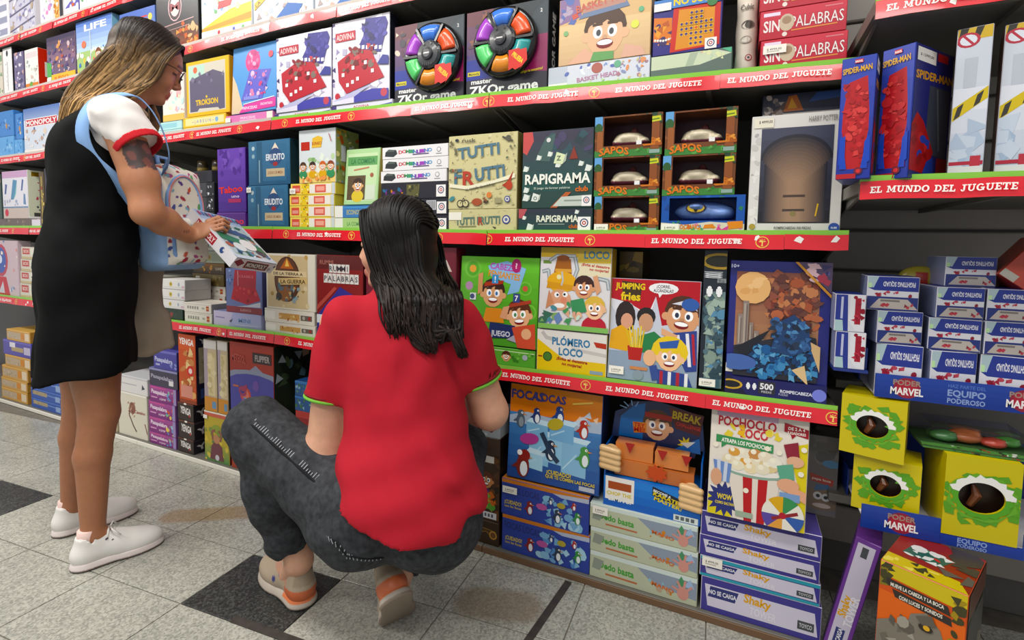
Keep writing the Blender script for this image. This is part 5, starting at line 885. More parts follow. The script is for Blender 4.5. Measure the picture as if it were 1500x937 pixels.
def p_potato(a): a.bg('6d6a6c'); a.S(0, 60, 100, 100, 10, ['7c7a7c', '5c5a60'], 4, 10); a.E(80, 66, 10, '5c8cb8', ry=5); a.P([(10, 52), (90, 46), (86, 38), (16, 42)], 'a84840'); a.T('papa loca', 50, 45, 3, 'd8c8c0', 60, 0.03, rot=-4); a.E(52, 20, 24, '7c6a58', ry=14); a.E(40, 24, 5, 'c8c8c8'); a.E(66, 23, 5, 'c8c8c8'); a.E(41, 24, 2.2, '20242c'); a.E(66, 23, 2.2, '20242c'); a.E(54, 12, 10, 'c0b0a8', ry=3); a.P([(26, 30), (78, 34), (74, 40), (34, 38)], '4c6c94')
def p_shaky(a): a.bg('45408c'); a.P([(6, 16), (98, 16), (95, 80), (3, 80)], 'd4cfe0'); a.P([(6, 44), (30, 44), (33, 76), (8, 76)], '343a74'); a.T('NO SE CAIGA', 19, 60, 13, 'e6e6ee', 24, 0.03); a.T('Shaky', 49, 68, 24, 'e2a838', 22, 0.09, ol='3a2c48', rot=-3); a.T('TOWER', 54, 36, 22, 'e4e0ea', 22, 0.09, ol='3a3468', rot=-3); a.R(82, 26, 95, 50, '44484c'); a.T('TOYCO', 88.5, 38, 12, 'cfd0d4', 10)
def p_shakyt(a): p_shaky(a); a.R(0, 84, 100, 100, '3c9cb0'); a.R(0, 0, 100, 13, '3c9cb0')
def p_shakyv(a): a.bg('6d3d90'); a.R(12, 3, 84, 97, 'c8c2d4'); a.T('Shaky', 34, 46, 5.4, 'e2a838', None, 0.08, rot=90, ol='3a2c48'); a.T('TOWER', 66, 44, 5, 'e4e0ea', None, 0.08, rot=90, ol='3a3468'); a.R(28, 6, 66, 28, '343a74'); a.T('NO SE CAIGA', 47, 17, 2.6, 'e6e6ee', None, 0.03, rot=90); a.R(34, 87, 60, 95, '44484c')
# ------------------------------------------------------------------ stock on the shelves (pixel spans give the sizes)
# topmost shelf, upper left corner: tall boxes cut by the frame
for x0, x1, yt, c, f, l in (
    (-22, 12, -30, 'e8e6ec', p_lined, 'tall white game box with grey ruled bars at the very upper left corner'),
    (13, 50, -40, 'c9c6d6', p_lilac, 'tall lilac patterned game box next to the ruled white one, topmost shelf'),
    (58, 77, -30, 'f0e8ee', p_pinkw, 'white and pink game box on the topmost shelf, third from the left'),
    (78, 92, -30, 'f4efe6', p_orange, 'game box with an orange figure panel and black edge, topmost shelf'),
    (93, 115, -35, '6a64b4', p_bluey, 'violet game box with white slanting band, topmost shelf'),
    (116, 172, -45, 'f2f2ee', p_white_c, 'white game box with coloured spots at the right end of the topmost shelf')):
    box('T0', x0, x1, yt, 20, c, l, f, d=0.16, sc='eceaf0' if x0 < 14 else c)
# second shelf
box('TS', -14, 4, 78, 140, 'c8c0b0', 'game box cut by the left frame edge on the second shelf', A_busy('d8d0c0', ['b06a90', 'e8d060', '7a9a78'], 16, 4, 10), d=0.2)
box('TS', 5, 18, 68, 140, 'e6e4e6', 'narrow white boxed game standing on end with a round black mark on its spine', p_spine, d=0.22, sc='26262a')
box('TS', 21, 35, 76, 136, '6e6688', 'dusky violet game box between the white spine and the red sided box', p_purpd, d=0.2)
box('TS', 37, 56, 71, 132, 'ece8e2', 'pale game box with a bright red side, second shelf', p_rummy, d=0.09, sc='d8301c', right=A_title('d8301c', 'I', 'f0e8e0', 36, 24))
box('TS', 69, 111, 50, 122, '6f5a72', 'game box with a dusky town scene and yellow foot band', p_town, d=0.08, st=(1, 1, 0.03, 0.02, None))
box('TS', 112, 165, 23, 112, '9ab4dc', 'light blue game box with a sunny landscape and a pale blue side', p_life, d=0.07, sc='8cc4e0')
box('TS', 176, 228, 14, 100, '5f80c0', 'blue game box half hidden behind the standing woman\'s hair', p_life2, d=0.07, sc='5470b0')
box('TS', 229, 291, -18, 75, '2c2a2e', 'black cookery game box with a pale round emblem above the standing woman\'s head', p_chef, d=0.07, sc='141416')
box('TS', 295, 369, -30, 62, 'e8eef2', 'white game box with a yellow track and a red car', p_race, d=0.07)
box('TS', 371, 459, -50, 42, 'dce2ea', 'pale box with a cartoon face, left of two alike at the top edge', p_face, d=0.07, seed=11)
box('TS', 461, 545, -68, 22, 'dce2ea', 'pale box with a cartoon face, right of two alike at the top edge', p_face, d=0.07, seed=11)
box('TS', 547, 600, -70, 10, '3c8c58', 'green box end at the top edge right of the cartoon faces', A_busy('e6e8e4', ['58a870', 'c8d0c8', '2e7a4c'], 14, 4, 9), d=0.07)
# third shelf from the left
a1 = box('S2', -6, 21, 200, 232, '6aa6dc', 'pale blue box on the left frame edge, lower of its stack', p_bluepk2, d=0.2)
box(a1, -8, 20, 163, 200, '4e86c8', 'mid blue box on the left frame edge, standing on the pale blue one', p_bluepk, d=0.2)
a2 = box('S2', 22, 33, 204, 232, '7ab0e0', 'small pale blue box left of the white and red lettered game', p_bluepk2, d=0.2)
box(a2, 22, 33, 166, 204, '4a80c4', 'small mid blue box on the small pale blue one', p_bluepk, d=0.2)
box('S2', 35, 89, 155, 224, 'cdd4e0', 'boxed property game with red title plate standing left of the standing woman\'s hair', p_mono, d=0.1, sc='6f98d0', right=p_mono_s)
box('S2', 108, 138, 150, 215, 'c8b8c8', 'boxed game hidden behind the standing woman\'s hair', p_purpd, d=0.1)
b = stack('S2', 232, 268, [190, 178], 'b8dfe0', 'flat pale teal game box by the standing woman\'s chin, {}', p_teal, d=0.2)
box(b[-1], 238, 270, 108, 170, 'e9e4da', 'pastel game box right of the standing woman\'s glasses', p_pastel, d=0.07)
b = stack('S2', 268, 331, [184, 169], 'ecc44a', 'flat yellow game box under the yellow framed box, {}', p_troyside, d=0.2, jit=1)
box(b[-1], 273, 336, 86, 160, 'e8b936', 'yellow framed game box with a dusky violet scene and jagged yellow title', p_troy, d=0.06, sc='d0982c')
b = box('S2', 331, 400, 166, 190, 'de82ba', 'flat pink game box under the doll game', p_pinkside, d=0.2, st=(1, 30, 0.03, 0.018, None))
box(b, 338, 404, 64, 158, '5b9ad8', 'blue and pink doll guessing game leaning back, pink side', p_dolls, d=0.05, sc='a83484', tilt=3)
b1 = box('S2', 402, 484, 162, 185, 'dcd8ee', 'flat white and violet game box, left of two beneath the guessing games', p_guess_side, d=0.2)
box(b1, 405, 486, 48, 160, 'e0dde8', 'guessing game with red and blue flip boards, left one of two', p_guess, d=0.05, sc='4a3a80', seed=5)
b2 = box('S2', 486, 575, 150, 174, 'dcd8ee', 'flat white and violet game box, right of two beneath the guessing games', p_guess_side, d=0.2)
box(b2, 487, 571, 26, 148, 'e0dde8', 'guessing game with red and blue flip boards, right one of two', p_guess, d=0.05, sc='1e1e2c', seed=5)
# the disc games: carton, black disc, six lenses, hub
def zkor(x0, x1, yt, yb, cx, cy, rx, label):
    b = box('S2', x0, x1, yt, yb, '1c2026', label, p_zkor, d=0.09, sc='15171b', right=p_zkor_side, name='memory_game', cat='game')
    o, w, h = b.o, b.w, b.h; P = at(cx, cy, b.Y); c = Vector((P.x-b.X, 0, P.z-b.z0)); r = (at(cx+rx, cy, b.Y)-P).x*0.94
    M = Matrix.Translation(c) @ Matrix.Rotation(math.pi/2, 4, 'X')
    mb = MB(); mb.lathe([(r*1.03, -0.03), (r*1.04, 0.012), (r, 0.022), (r*0.93, 0.026), (r*0.45, 0.027)], '101114', 40, M); mb.build('disc_housing', M_PLAST, o, True)
    for k, colr in enumerate(['3c7ade', 'e8541e', '2f9a9a', 'd8841c', '58d070', 'a848c8']):
        a0, a1 = math.radians(112-60*k), math.radians(68-60*k); V = []; F = []; n = 8
        for i in range(n+1):
            a = a0+(a1-a0)*i/n
            for rr, zz in ((0.44, 0.026), (0.47, 0.033), (0.66, 0.038), (0.88, 0.034), (0.915, 0.025)): V.append(M @ Vector((r*rr*math.cos(a), r*rr*math.sin(a), zz)))
        for i in range(n):
            for j in range(4): F.append((i*5+j, i*5+j+1, i*5+6+j, i*5+5+j))
        F += [(0, 1, 2, 3, 4)[::-1], tuple(n*5+j for j in range(5))]
        q = link('lens', mesh_vfc('lens', V, F, [colr]*len(F), True), M_PLAST, o); q['label'] = ['blue', 'orange red', 'teal', 'amber', 'green', 'violet'][k]+' translucent lens'
    mb = MB(); mb.lathe([(r*0.42, 0.02), (r*0.43, 0.036), (r*0.36, 0.042), (r*0.2, 0.043)], '34373c', 28, M); mb.lathe([(r*0.2, 0.043), (r*0.19, 0.048), (r*0.12, 0.049)], '2a2c31', 20, M)
    for k in range(6):
        a = math.radians(90-60*k+30); R_ = M @ Matrix.Rotation(a, 4, 'Z'); mb.box(r*0.36, r*0.97, -r*0.035, r*0.035, 0.02, 0.034, '1c1e22', R_)
    for dx in (-1, 1): mb.lathe([(r*0.035, 0.04), (r*0.035, 0.0445)], '0c0c0e', 8, M @ Matrix.Translation((dx*r*0.13, r*0.28, 0)))
    for k in range(5): mb.box(-r*0.012+(k-2)*r*0.075, r*0.012+(k-2)*r*0.075, -r*0.34, -r*0.26, 0.04, 0.0436, '0c0c0e', M)
    mb.box(-r*0.1, r*0.1, -r*0.02, r*0.02, 0.049, 0.0495, 'd8d8d8', M); mb.build('hub', M_PLAST, o)
    a = Art(r*0.62, r*0.6); p_zkor_try(a); q = link('try_me_tag', a.make('try_me_tag'), M_CARD, o); q.location = (c.x+r*0.55, -0.04, c.z-r*0.95); q['label'] = 'red tag with yellow lettering'
    # raised card corner to the upper right
    return b
zkor(578, 680, 30, 152, 637, 85, 43, 'round light-up memory game in a dark box, left and smaller of the two')
zkor(683, 803, 8, 143, 742, 64, 48, 'round light-up memory game in a dark box, right and larger of the two')
b = box('S2', 803, 952, 90, 130, 'd5d9e4', 'flat pale game box with ball print under the cap boy box', p_basket2, d=0.2)
box(b, 819, 954, -12, 88, 'd9b583', 'tan game box with a smiling cartoon boy in a blue cap', p_basket, d=0.06, sc='c8b8a8', name='game_box')
b = box('S2', 953, 1072, 76, 116, '5c6c66', 'flat grey green game box with a pale curved panel under the peg board game', p_greygreen, d=0.16, tc='b8c8b0', sc='58a888')
box(b, 957, 1058, -6, 70, '2e2a7c', 'blue and red peg solitaire game box with orange board', p_nosolo, d=0.05, sc='30284c')
# cream wavy carton
t = at(1093, 60, D+0.05); zz = ztop('S2', t.x); mb = MB(); 
rw = (at(1109, 60, D+0.05)-at(1077, 60, D+0.05)).x/2; zt = at(1095, -20, D+0.05).z
mb.lathe([(rw*1.02, zz+0.0004), (rw*1.04, zz+0.03), (rw*0.94, zz+0.07), (rw*1.04, zz+0.12), (rw*0.94, zz+0.16), (rw*1.02, zt)], 'ddd2c4', 26)
o = mb.build('game_tube', M_CARD, None, True, (t.x, D+0.05+rw, 0)); tag(o, 'cream cylindrical game tube with waisted outline left of the red boxes', 'tube')
a = Art(rw*1.7, zt-zz, 3); a.T('Cubic', 48, 78, 6, '6a6258', 70, 0.02); a.E(56, 58, 7, '7a7068', ry=5); a.E(60, 58, 4, '4a443c'); a.E(48, 42, 6, 'a8a094', ry=4); a.E(48, 42, 4.4, 'd8d0c4', ry=3); a.E(66, 22, 3.6, 'a84048'); a.E(66, 22, 2.6, 'ddd2c4'); a.E(66, 22, 1.4, '5a4a5a')
Vn = [(x, -math.sqrt(max(0, (rw*1.045-y*0.3)**2-x*x))+y*0.2 if abs(x) < rw else 0, z+zz) for x, y, z in a.V]
link('tube_print', mesh_vfc('tube_print', Vn, a.F, a.C), M_CARD, o)
b = stack('S2', 1115, 1243, [52, 8, -36], 'c23140', 'red word game box with white title, {} in the stack', p_sin, jit=1.5, d=0.2, sc='a82c38', tc='c84a54', st=(3, 52, 0.05, 0.02), sti=0)
# fourth shelf (centre row)
b = fb = box('S3', -30, 78, 320, 334, '6a5c58', 'flat brown grey game box at the left frame edge under the white and pink box', p_flatd, d=0.2)
box(b, 4, 41, 250, 318, 'dedce4', 'white and pink game box with blue arrows and a lettered cream side', p_bingo, d=0.11, sc='d8dcc4', right=p_spine2)
box(b, -24, 2, 256, 318, '3c4c48', 'dark green game box cut by the left frame edge, fourth shelf', A_busy('44544c', ['8ac0b0', 'c8a088'], 8, 3, 8), d=0.1)
box(fb, 58, 65, 252, 318, '54442a', 'thin upright box with a gold spine by the standing woman\'s back', p_bookg, d=0.16)
box(fb, 66, 77, 246, 318, '3a3844', 'upright box with three pale green discs on its spine by the standing woman\'s back', p_bookd, d=0.16)
box('S3', 81, 110, 240, 320, '4a3a34', 'brown upright box half hidden by the standing woman\'s back', A_busy('4a3a34', ['7a5a44', '94704c'], 8, 3, 8), d=0.16)
b = stack('S3', 256, 314, [310, 289, 268], '3c3c42', 'dark grey word game box beside the pale backpack, {}', p_darkscr, d=0.18, sc='1e1e24', jit=1)
b2 = box(b[-1], 253, 311, 251, 270, '26252c', 'black card game box with coloured dots on top of the dark grey stack', p_uno, d=0.16, sc='3a3a40', tc='4c4c50', st=(1, 22, 0.02, 0.018, None))
for k, x in enumerate((268, 290)):
    p = at(x, 240, D+0.012); mb = MB(); r = 0.022; mb.lathe([(r, b2.z1+0.0005), (r, b2.z1+0.05), (r*0.9, b2.z1+0.053), (r*0.9, b2.z1+0.06)], '4a3c24' if k == 0 else '43321f', 20)
    o = mb.build('game_tin', M_PLAST, None, True, (p.x, D+0.1, 0)); tag(o, f'brown round game tin behind the backpack, {"left" if k == 0 else "right"} of two', 'tin', 'brown tins on the fourth shelf')
    mb = MB(); mb.lathe([(r*1.01, b2.z1+0.012), (r*1.01, b2.z1+0.03)], 'a08a4c', 20); mb.build('label_band', M_CARD, o, True)
b = box('S3', 318, 360, 311, 333, '5a2f86', 'flat purple game box lying under the standing purple one', p_taboo2, d=0.2, tc='6f46a0')
box(b, 319, 360, 217, 310, '5b3698', 'tall purple word game box with red title', p_taboo, d=0.06, sc='3a2068')
b = box('S3', 363, 422, 271, 333, '33668a', 'teal blue trivia game box with round badge, lower of two', p_trivia, d=0.2, sc='1c3a50', tc='4a7a98', seed=3)
box(b, 364, 425, 205, 268, '33668a', 'teal blue trivia game box with round badge, upper of two', p_trivia, d=0.18, sc='1c3440', tc='4a7a98', seed=3, st=(-4, -16, 0.026, 0.02))
b = stack('S3', 425, 491, [318, 301, 285, 268], 'efd76a', 'small yellow and red card game box, {} under the village game', p_minicards, d=0.2, jit=1.2, sc='d8c850', group='small yellow card games', st=(0, 10, 0.03, 0.02), sti=3)
box(b[-1], 438, 492, 189, 267, 'd2dadd', 'tall game box with a cartoon village and a busy green side', p_family, d=0.12, sc='94a05c', right=p_family_s)
b = box('S3', 490, 541, 319, 333, 'a6c884', 'flat pale green game box beneath the blue one', p_greenf, d=0.2)
b = box(b, 490, 541, 301, 318, '4a7fb8', 'flat blue game box beneath the leaning green game', p_bluef, d=0.2)
box(b, 503, 553, 218, 300, 'a9cf96', 'pale green game box with a cartoon picnic, leaning back', p_green, d=0.05, tilt=5, sc='b8a858', Y=0.03)
b = stack('S3', 558, 656, [315, 291, 267], 'd24242' and '24242e', 'black game box with a round maker mark beside the squatting woman\'s hair, {}', [p_darkr2, p_darkr2, p_darkr], d=0.18, jit=1.2, tc='3a3a44', sc='1c1c24')
b = stack(b[-1], 559, 656, [249, 231, 213], 'e9e8ea', 'white flat game box with a black telephone and rainbow title, {}', p_dominos, d=0.18, jit=1.5, tc='f0f0f0', sc='d0d0d0')
b = box('S3', 657, 757, 306, 335, 'ccc594', 'flat straw coloured word game box lying under the upright one', p_tuttif, d=0.2)
box(b, 657, 758, 196, 304, 'cfc796', 'straw coloured word game box with blue capitals and a red R', p_tutti, d=0.05, sc='8a7a48', tc='d8d0a8')
b = box('S3', 759, 868, 305, 336, '25423f', 'flat dark green dice game box lying under the upright one', p_rapif, d=0.2)
box(b, 765, 869, 190, 303, '27443f', 'dark green dice word game box with white title', p_rapi, d=0.05, sc='1a2c2a')
# windowed toy boxes: carton shell with a clear window, a pale toy inside
def windowbox(on, x0, x1, yt, yb, label, art, shell, toy, group, st=None):
    Yp = D+0.014; xm, ym = (x0+x1)/2, (yt+yb)/2; A, B_ = at(x0, ym, Yp), at(x1, ym, Yp); X = (A.x+B_.x)/2; w = B_.x-A.x-0.002
    z0 = max(ztop(on, X-w/2), ztop(on, X+w/2))+0.0004 if isinstance(on, str) else on.z1+0.0006; h = at(xm, yt, Yp).z-z0; d = 0.12
    o = empty('toy_box', (X, Yp, z0)); tag(o, label, 'box', group)
    wx0, wx1, wz0, wz1 = (-w/2+w*0.14, w/2-w*0.15, h*0.27, h*0.965) if shell != '2b58a8' else (-w/2+w*0.1, w/2-w*0.1, h*0.33, h*0.94)
    mb = MB(); t = 0.0015
    mb.box(-w/2, w/2, d-t, d, 0, h, '5c3c48' if shell != '2b58a8' else '3c64b0'); mb.box(-w/2, w/2, 0, d-t, 0, t, shell); mb.box(-w/2, w/2, 0.0, d-t, h-t, h, shell); mb.box(-w/2, -w/2+t, 0, d-t, t, h-t, shell); mb.box(w/2-t, w/2, 0, d-t, t, h-t, shell)
    mb.box(-w/2, wx0, 0, t, 0, h, shell); mb.box(wx1, w/2, 0, t, 0, h, shell); mb.box(wx0, wx1, 0, t, 0, wz0, shell); mb.box(wx0, wx1, 0, t, wz1, h, shell)
    mb.build('carton', M_CARD, o)
    a = Art(w, h, 7); art(a); b4 = Art(w, h)     # keep only the print outside the window
    V, F, C = [], [], []
    def cutfix(P, y):
        for (ax, lim, sg) in ((0, wx0, -1), (0, wx1, 1), (1, wz0, -1), (1, wz1, 1)):
            pass
    for f, c in zip(a.F, a.C):
        P = [(a.V[i][0], a.V[i][2]) for i in f]; yv = a.V[f[0]][1]
        for (bx0, bx1, bz0, bz1) in ((-w/2, w/2, 0, wz0), (-w/2, wx0, wz0, wz1), (wx1, w/2, wz0, wz1), (-w/2, w/2, wz1, h)):
            Q = P
            for ax, lim, sg in ((0, bx0, 1), (0, bx1, -1), (1, bz0, 1), (1, bz1, -1)):
                R_ = []
                for i in range(len(Q)):
                    p, q = Q[i-1], Q[i]; da, db = (p[ax]-lim)*sg, (q[ax]-lim)*sg
                    if (da >= 0) != (db >= 0): tt = da/(da-db); R_.append((p[0]+(q[0]-p[0])*tt, p[1]+(q[1]-p[1])*tt))
                    if db >= 0: R_.append(q)
                Q = R_
                if len(Q) < 3: break
            if len(Q) >= 3:
                k = len(V); V += [(x, yv, z) for x, z in Q]; F.append(tuple(range(k, k+len(Q)))); C.append(c)
    link('front_print', mesh_vfc('front_print', V, F, C), M_CARD, o)
    link('window_film', mesh_vfc('window_film', [(wx0, 0.0006, wz0), (wx1, 0.0006, wz0), (wx1, 0.0006, wz1), (wx0, 0.0006, wz1)], [(0, 1, 2, 3)]), M_CLEAR, o)
    toy(o, w, d, h, (wx0, wx1, wz0, wz1))
    if st: price(o, w, h, *st)
    r = Bx(); r.z1 = z0+h; r.o = o; r.w = w; r.h = h; r.X = X; r.Y = Yp; r.z0 = z0; return r
def blob(prims, name, col_fn, m, parent, res=0.0035, smooth=True):
    s = SDF(res)
    for p in prims: s.add(*p)
    return s.object(name, col_fn, m, parent)
_toy = {}
def toad(o, w, d, h, wn):
    if 'a' not in _toy:
        W_ = wn[1]-wn[0]; u = W_/1.0
        pr = [('ell', (-0.05*u, 0.055, wn[2]+0.24*u), (0.33*u, 0.03, 0.14*u), 0.01), ('ell', (0.3*u, 0.045, wn[2]+0.13*u), (0.12*u, 0.028, 0.11*u), 0.012), ('ell', (-0.3*u, 0.05, wn[2]+0.12*u), (0.12*u, 0.03, 0.1*u), 0.01), ('ell', (0.02*u, 0.06, wn[2]+0.12*u), (0.36*u, 0.028, 0.09*u), 0.01),
              ('cone', (0.05*u, 0.06, wn[2]+0.28*u), (0.06*u, 0.06, wn[2]+0.41*u), 0.09*u, 0.075*u, 0.01)]
        def cf(P):
            c = np.tile(np.array(hx('d9cdb0')), (len(P), 1)); c[P[:, 2] < wn[2]+0.14*u] = hx('7c3a4c'); c[P[:, 2] > wn[2]+0.345*u] = hx('6a3a3c'); return c
        s = SDF(0.0035)
        for p in pr: s.add(*p)
        _toy['a'] = s.mesh('toy', cf)
    q = link('toy', _toy['a'], M_PLAST, o); q['label'] = 'cream and plum animal toy'
    mb = MB(); x = (wn[0]+wn[1])/2+(wn[1]-wn[0])*0.26; mb.box(x-0.01, x+0.004, 0.004, 0.014, wn[2]+0.001, wn[2]+0.012, 'efefef'); mb.build('plastic_block', M_PLAST, o)
def fishtoy(o, w, d, h, wn):
    W_ = wn[1]-wn[0]; H_ = wn[3]-wn[2]; cx = (wn[0]+wn[1])/2; zz = wn[2]+H_*0.45; s = SDF(0.004)
    s.add('ell', (cx, 0.06, zz), (W_*0.46, 0.042, H_*0.46), 0.01); s.add('ell', (cx+W_*0.3, 0.05, zz-H_*0.1), (W_*0.17, 0.04, H_*0.3), 0.015); s.add('ell', (cx-W_*0.1, 0.035, zz+H_*0.2), (W_*0.14, 0.03, H_*0.14), 0.01)
    q = s.object('toy', lambda P: np.where((P[:, 2:3] < zz-H_*0.32), np.array(hx('3c4c9c')), np.array(hx('6f90d0'))), M_PLAST, o); q['label'] = 'blue sea creature toy'
    mb = MB(); M = Matrix.Translation((cx-W_*0.1, 0.016, zz+H_*0.12)); e = [Vector((0.022*math.cos(t*0.524), 0, 0.011*math.sin(t*0.524))) for t in range(12)]
    mb.add([M @ v for v in e], [tuple(range(12))], 'd8b83c'); mb.add([M @ (Vector((v.x*0.25, -0.001, v.z*0.95))) for v in e], [tuple(range(12))], '141414'); mb.add([M @ (Vector((v.x*1.2, 0.0008, v.z*1.3))) for v in e], [tuple(range(12))], '22264c'); mb.build('eye', M_CARD, o)
gW = 'windowed toad toy boxes on the fourth shelf'
LT = 'windowed brown and green box with cream toy, {}'
b = windowbox('S3', 870, 966, 287, 338, LT.format('bottom of the left stack of three'), p_window, '6f4022', toad, None, (1, 2, 0.04, 0.022))
b = windowbox(b, 870, 967, 229, 285, LT.format('middle of the left stack of three'), p_window, '6f4022', toad, None)
windowbox(b, 871, 971, 168, 226, LT.format('top of the left stack of three'), p_window, '6f4022', toad, None)
b = windowbox('S3', 968, 1092, 286, 340, 'windowed blue toy box with a blue one-eyed sea creature', p_window_bt, '2b58a8', fishtoy, None, (1, 2, 0.045, 0.022))
b = windowbox(b, 970, 1078, 226, 284, LT.format('on the blue sea creature box'), p_window, '6f4022', toad, None)
windowbox(b, 974, 1081, 160, 223, LT.format('topmost of the right stack'), p_window, '6f4022', toad, None)
hp = box('S3', 1098, 1236, 166, 340, 'dcdad6', 'white bordered puzzle box with a dark picture panel', p_school, d=0.05, sc='4a4c58', left=A_busy('c8c6c2', ['9a9a9c', 'e0e0dc'], 12, 4, 9), tilt=1, cat='puzzle', name='puzzle_box')
box(hp, 1117, 1233, 132, 158, '2a2e40', 'dark toy box with an orange flame mark lying above the dark picture puzzle', p_volc, d=0.2, Y=0.07, tc='c4beb8')
# shelf of leaning games
b = box('S4', -22, 27, 352, 430, 'c9b4bc', 'game box with a red oval and a blue round face at the left frame edge', p_masc, d=0.06)
stack('S4', 31, 62, [416, 398, 380, 362], 'cfc8ba', 'small cream and red boxed game behind the standing woman\'s hip, {}', p_smallw, d=0.2, jit=1)
stack('S4', 64, 94, [420, 404, 388], 'c8c0b0', 'cream boxed game mostly hidden by the black dress, {}', p_smallw, d=0.2, jit=1)
g1 = box('S4', 235, 268, 452, 468, '27382c', 'flat dark green game box with a small red mark by the tote bag', p_dkgreen, d=0.12)
g2 = stack(g1, 237, 270, [439, 424, 409], 'd9d7d4', 'flat white game box with a gold disc, {} by the tote bag', p_whitey, d=0.12, jit=1, sc='b4b2b0')
stack('S4', 200, 233, [448, 432, 418, 404], 'a8a49a', 'flat boxed game hidden behind the tote bag, {}', [p_greeny, p_whitey, p_catan, p_gold], d=0.16)
g3 = stack('S4', 270, 310, [458, 444], 'dcd6cb', 'flat cream game box with a red stripe at the shelf front, {}', p_whited, d=0.12, jit=1, sc='b8b4ac')
g4 = stack('S4', 289, 330, [446, 433, 419], 'dcd6cb', 'flat cream game box in the second rank beside the red letter game, {}', p_whited, d=0.13, jit=1, Y=0.15, sc='b8b4ac')
stack(g4[-1], 284, 330, [401, 385, 368, 352], ['6d5c38', '4e3a20', 'a7b19a', 'd6d8cc'], 'flat game box under the held game, {} on the second rank stack', [p_brwood, p_gold, p_greeny, p_catan], d=0.12, jit=2, Y=0.15)
b = box('S4', 313, 383, 458, 480, 'a9acd4', 'flat lilac game box lying under the red letter game', p_lilacf, d=0.2, tc='8890b8')
box(b, 331, 384, 394, 456, '6b77a8', 'blue and red letter tile game box under the held game', p_scrab, d=0.05, sc='3c3c64')
b = stack('S4', 388, 461, [474, 454], 'e0d9cd', 'flat cream game box with orange print, {} under the oval picture game', p_guerraf, d=0.2, jit=1.5, tc='e8e2d6', sc='d0cabc')
box(b[-1], 390, 462, 372, 452, 'dcd6c8', 'cream game box with a dark oval picture and a tan title', p_guerra, d=0.06, sc='e4ded2')
box('S4', 464, 532, 374, 484, '822a2a', 'red and blue word tile game behind the squatting woman\'s face', p_cruz, d=0.06, sc='4a1c20', tc='7c3030')
box('S4', 536, 600, 372, 490, '5a3c3c', 'dark game box hidden behind the squatting woman\'s hair', p_maroon, d=0.06)
box('S4', 604, 668, 362, 520, '6c2230', 'maroon game box beside the squatting woman\'s hair', p_maroon, d=0.06)
b = box('S4', 672, 784, 508, 536, '5aa23c', 'flat green game box beneath the green head game', p_headf, d=0.2)
box(b, 671, 787, 378, 506, '58a636', 'bright green guessing game box with two cartoon boys wearing cards', p_headb, d=0.05, tilt=4, sc='3c7c2c', tc='78b858')
b = box('S4', 786, 889, 486, 550, 'e4e0da', 'yellow and white plumber game box, lower one lying on its side', p_plomof, d=0.1, sc='b8a030')
box(b, 789, 894, 358, 484, 'd9d7da', 'plumber game box with a cartoon yellow helmet, upright on the lying one', p_plomo, d=0.06, tilt=3, sc='c8a838')
box('S4', 905, 940, 368, 520, '5a4c1c', 'dark yellow box standing in the shade behind the chips game', p_dkyel, d=0.12, Y=0.14)
box('S4', 891, 1024, 412, 566, 'c7ccda', 'red and white chips game box with two children and cartoon baseball kids', p_fries, d=0.05, tilt=4, sc='302830', tc='c85058', st=(2, 5, 0.042, 0.022))
box('S4', 1027, 1062, 366, 566, '1f2833', 'narrow dark puzzle box standing on end left of the blue framed puzzle', bat_less_side, d=0.2, tilt=3, st=(2, 1, 0.04, 0.02), cat='puzzle', name='puzzle_box', right=flat('20242c'))
box('S4', 1065, 1217, 385, 588, '2c2f78', 'blue framed comic city puzzle box at the right end of its shelf', p_heropuz, d=0.05, tilt=4, sc='24245c', tc='3c3c84', st=(0, 16, 0.048, 0.022), cat='puzzle', name='puzzle_box')
# base shelf, left
b = stack('B', 4, 41, [571, 556, 538], 'c89a52', 'orange boxed game near the left frame edge, {}', p_orange_st, d=0.2, jit=1.5, sc='a87c3c', tc='d8ac60')
b = box(b[-1], 8, 45, 522, 540, 'c49650', 'orange boxed game between the violet box and the orange pile', p_orange_st, d=0.18, sc='a07838')
b = box(b, 5, 46, 500, 522, '5850a0', 'violet boxed game lying across the orange pile by the black hem', p_purp_st, d=0.22, sc='3c50b0', tc='3a58b8')
box(b, 10, 44, 484, 500, 'c89a52', 'orange boxed game on top of the violet box', p_orange_st, d=0.18, sc='a87c3c', tc='d8ac60')
b = stack('B', 46, 92, [588, 573, 556], '3b5ba8', 'blue boxed game left of the standing woman\'s shins, {}', p_blue_st, d=0.16, jit=1, sc='2c4480', tc='3a62c0')
box(b[-1], 72, 106, 535, 558, '3c78d0', 'light blue box on the blue pile beside the standing woman\'s shins', A_busy('4484d8', ['5a9ae4', '3468b8'], 6, 6, 12), d=0.12, Y=0.04)
box('B', 126, 172, 560, 640, 'b8a88c', 'tan game box seen between the standing woman\'s legs', A_busy('b8a88c', ['a09070', 'd0c4a8'], 8, 4, 8), d=0.1)
b = box('B', 174, 216, 576, 648, 'dcd6c4', 'cream picture game box with a brown twisting figure right of the standing woman\'s knee', p_wine, d=0.14)
box(b, 175, 216, 552, 574, 'dedcda', 'white flat game box on the cream picture box', p_winew, d=0.14, tc='c8c8cc')
b = stack('B', 219, 258, [636, 613, 590, 567], '8c3a86', 'magenta quiz game box, {} in the pile', p_pasa, d=0.18, jit=1, sc='7a5a98', tc='b068a8', group=None)
b = box(b[-1], 219, 260, 541, 565, '3f3a4e', 'dark grey quiz game box on the magenta pile', p_pasad, d=0.18, sc='282430', tc='7474a8')
box(b, 225, 259, 514, 540, '4d4a98', 'violet blue quiz game box topping the magenta pile', p_pasab, d=0.16, tc='5c5aa8')
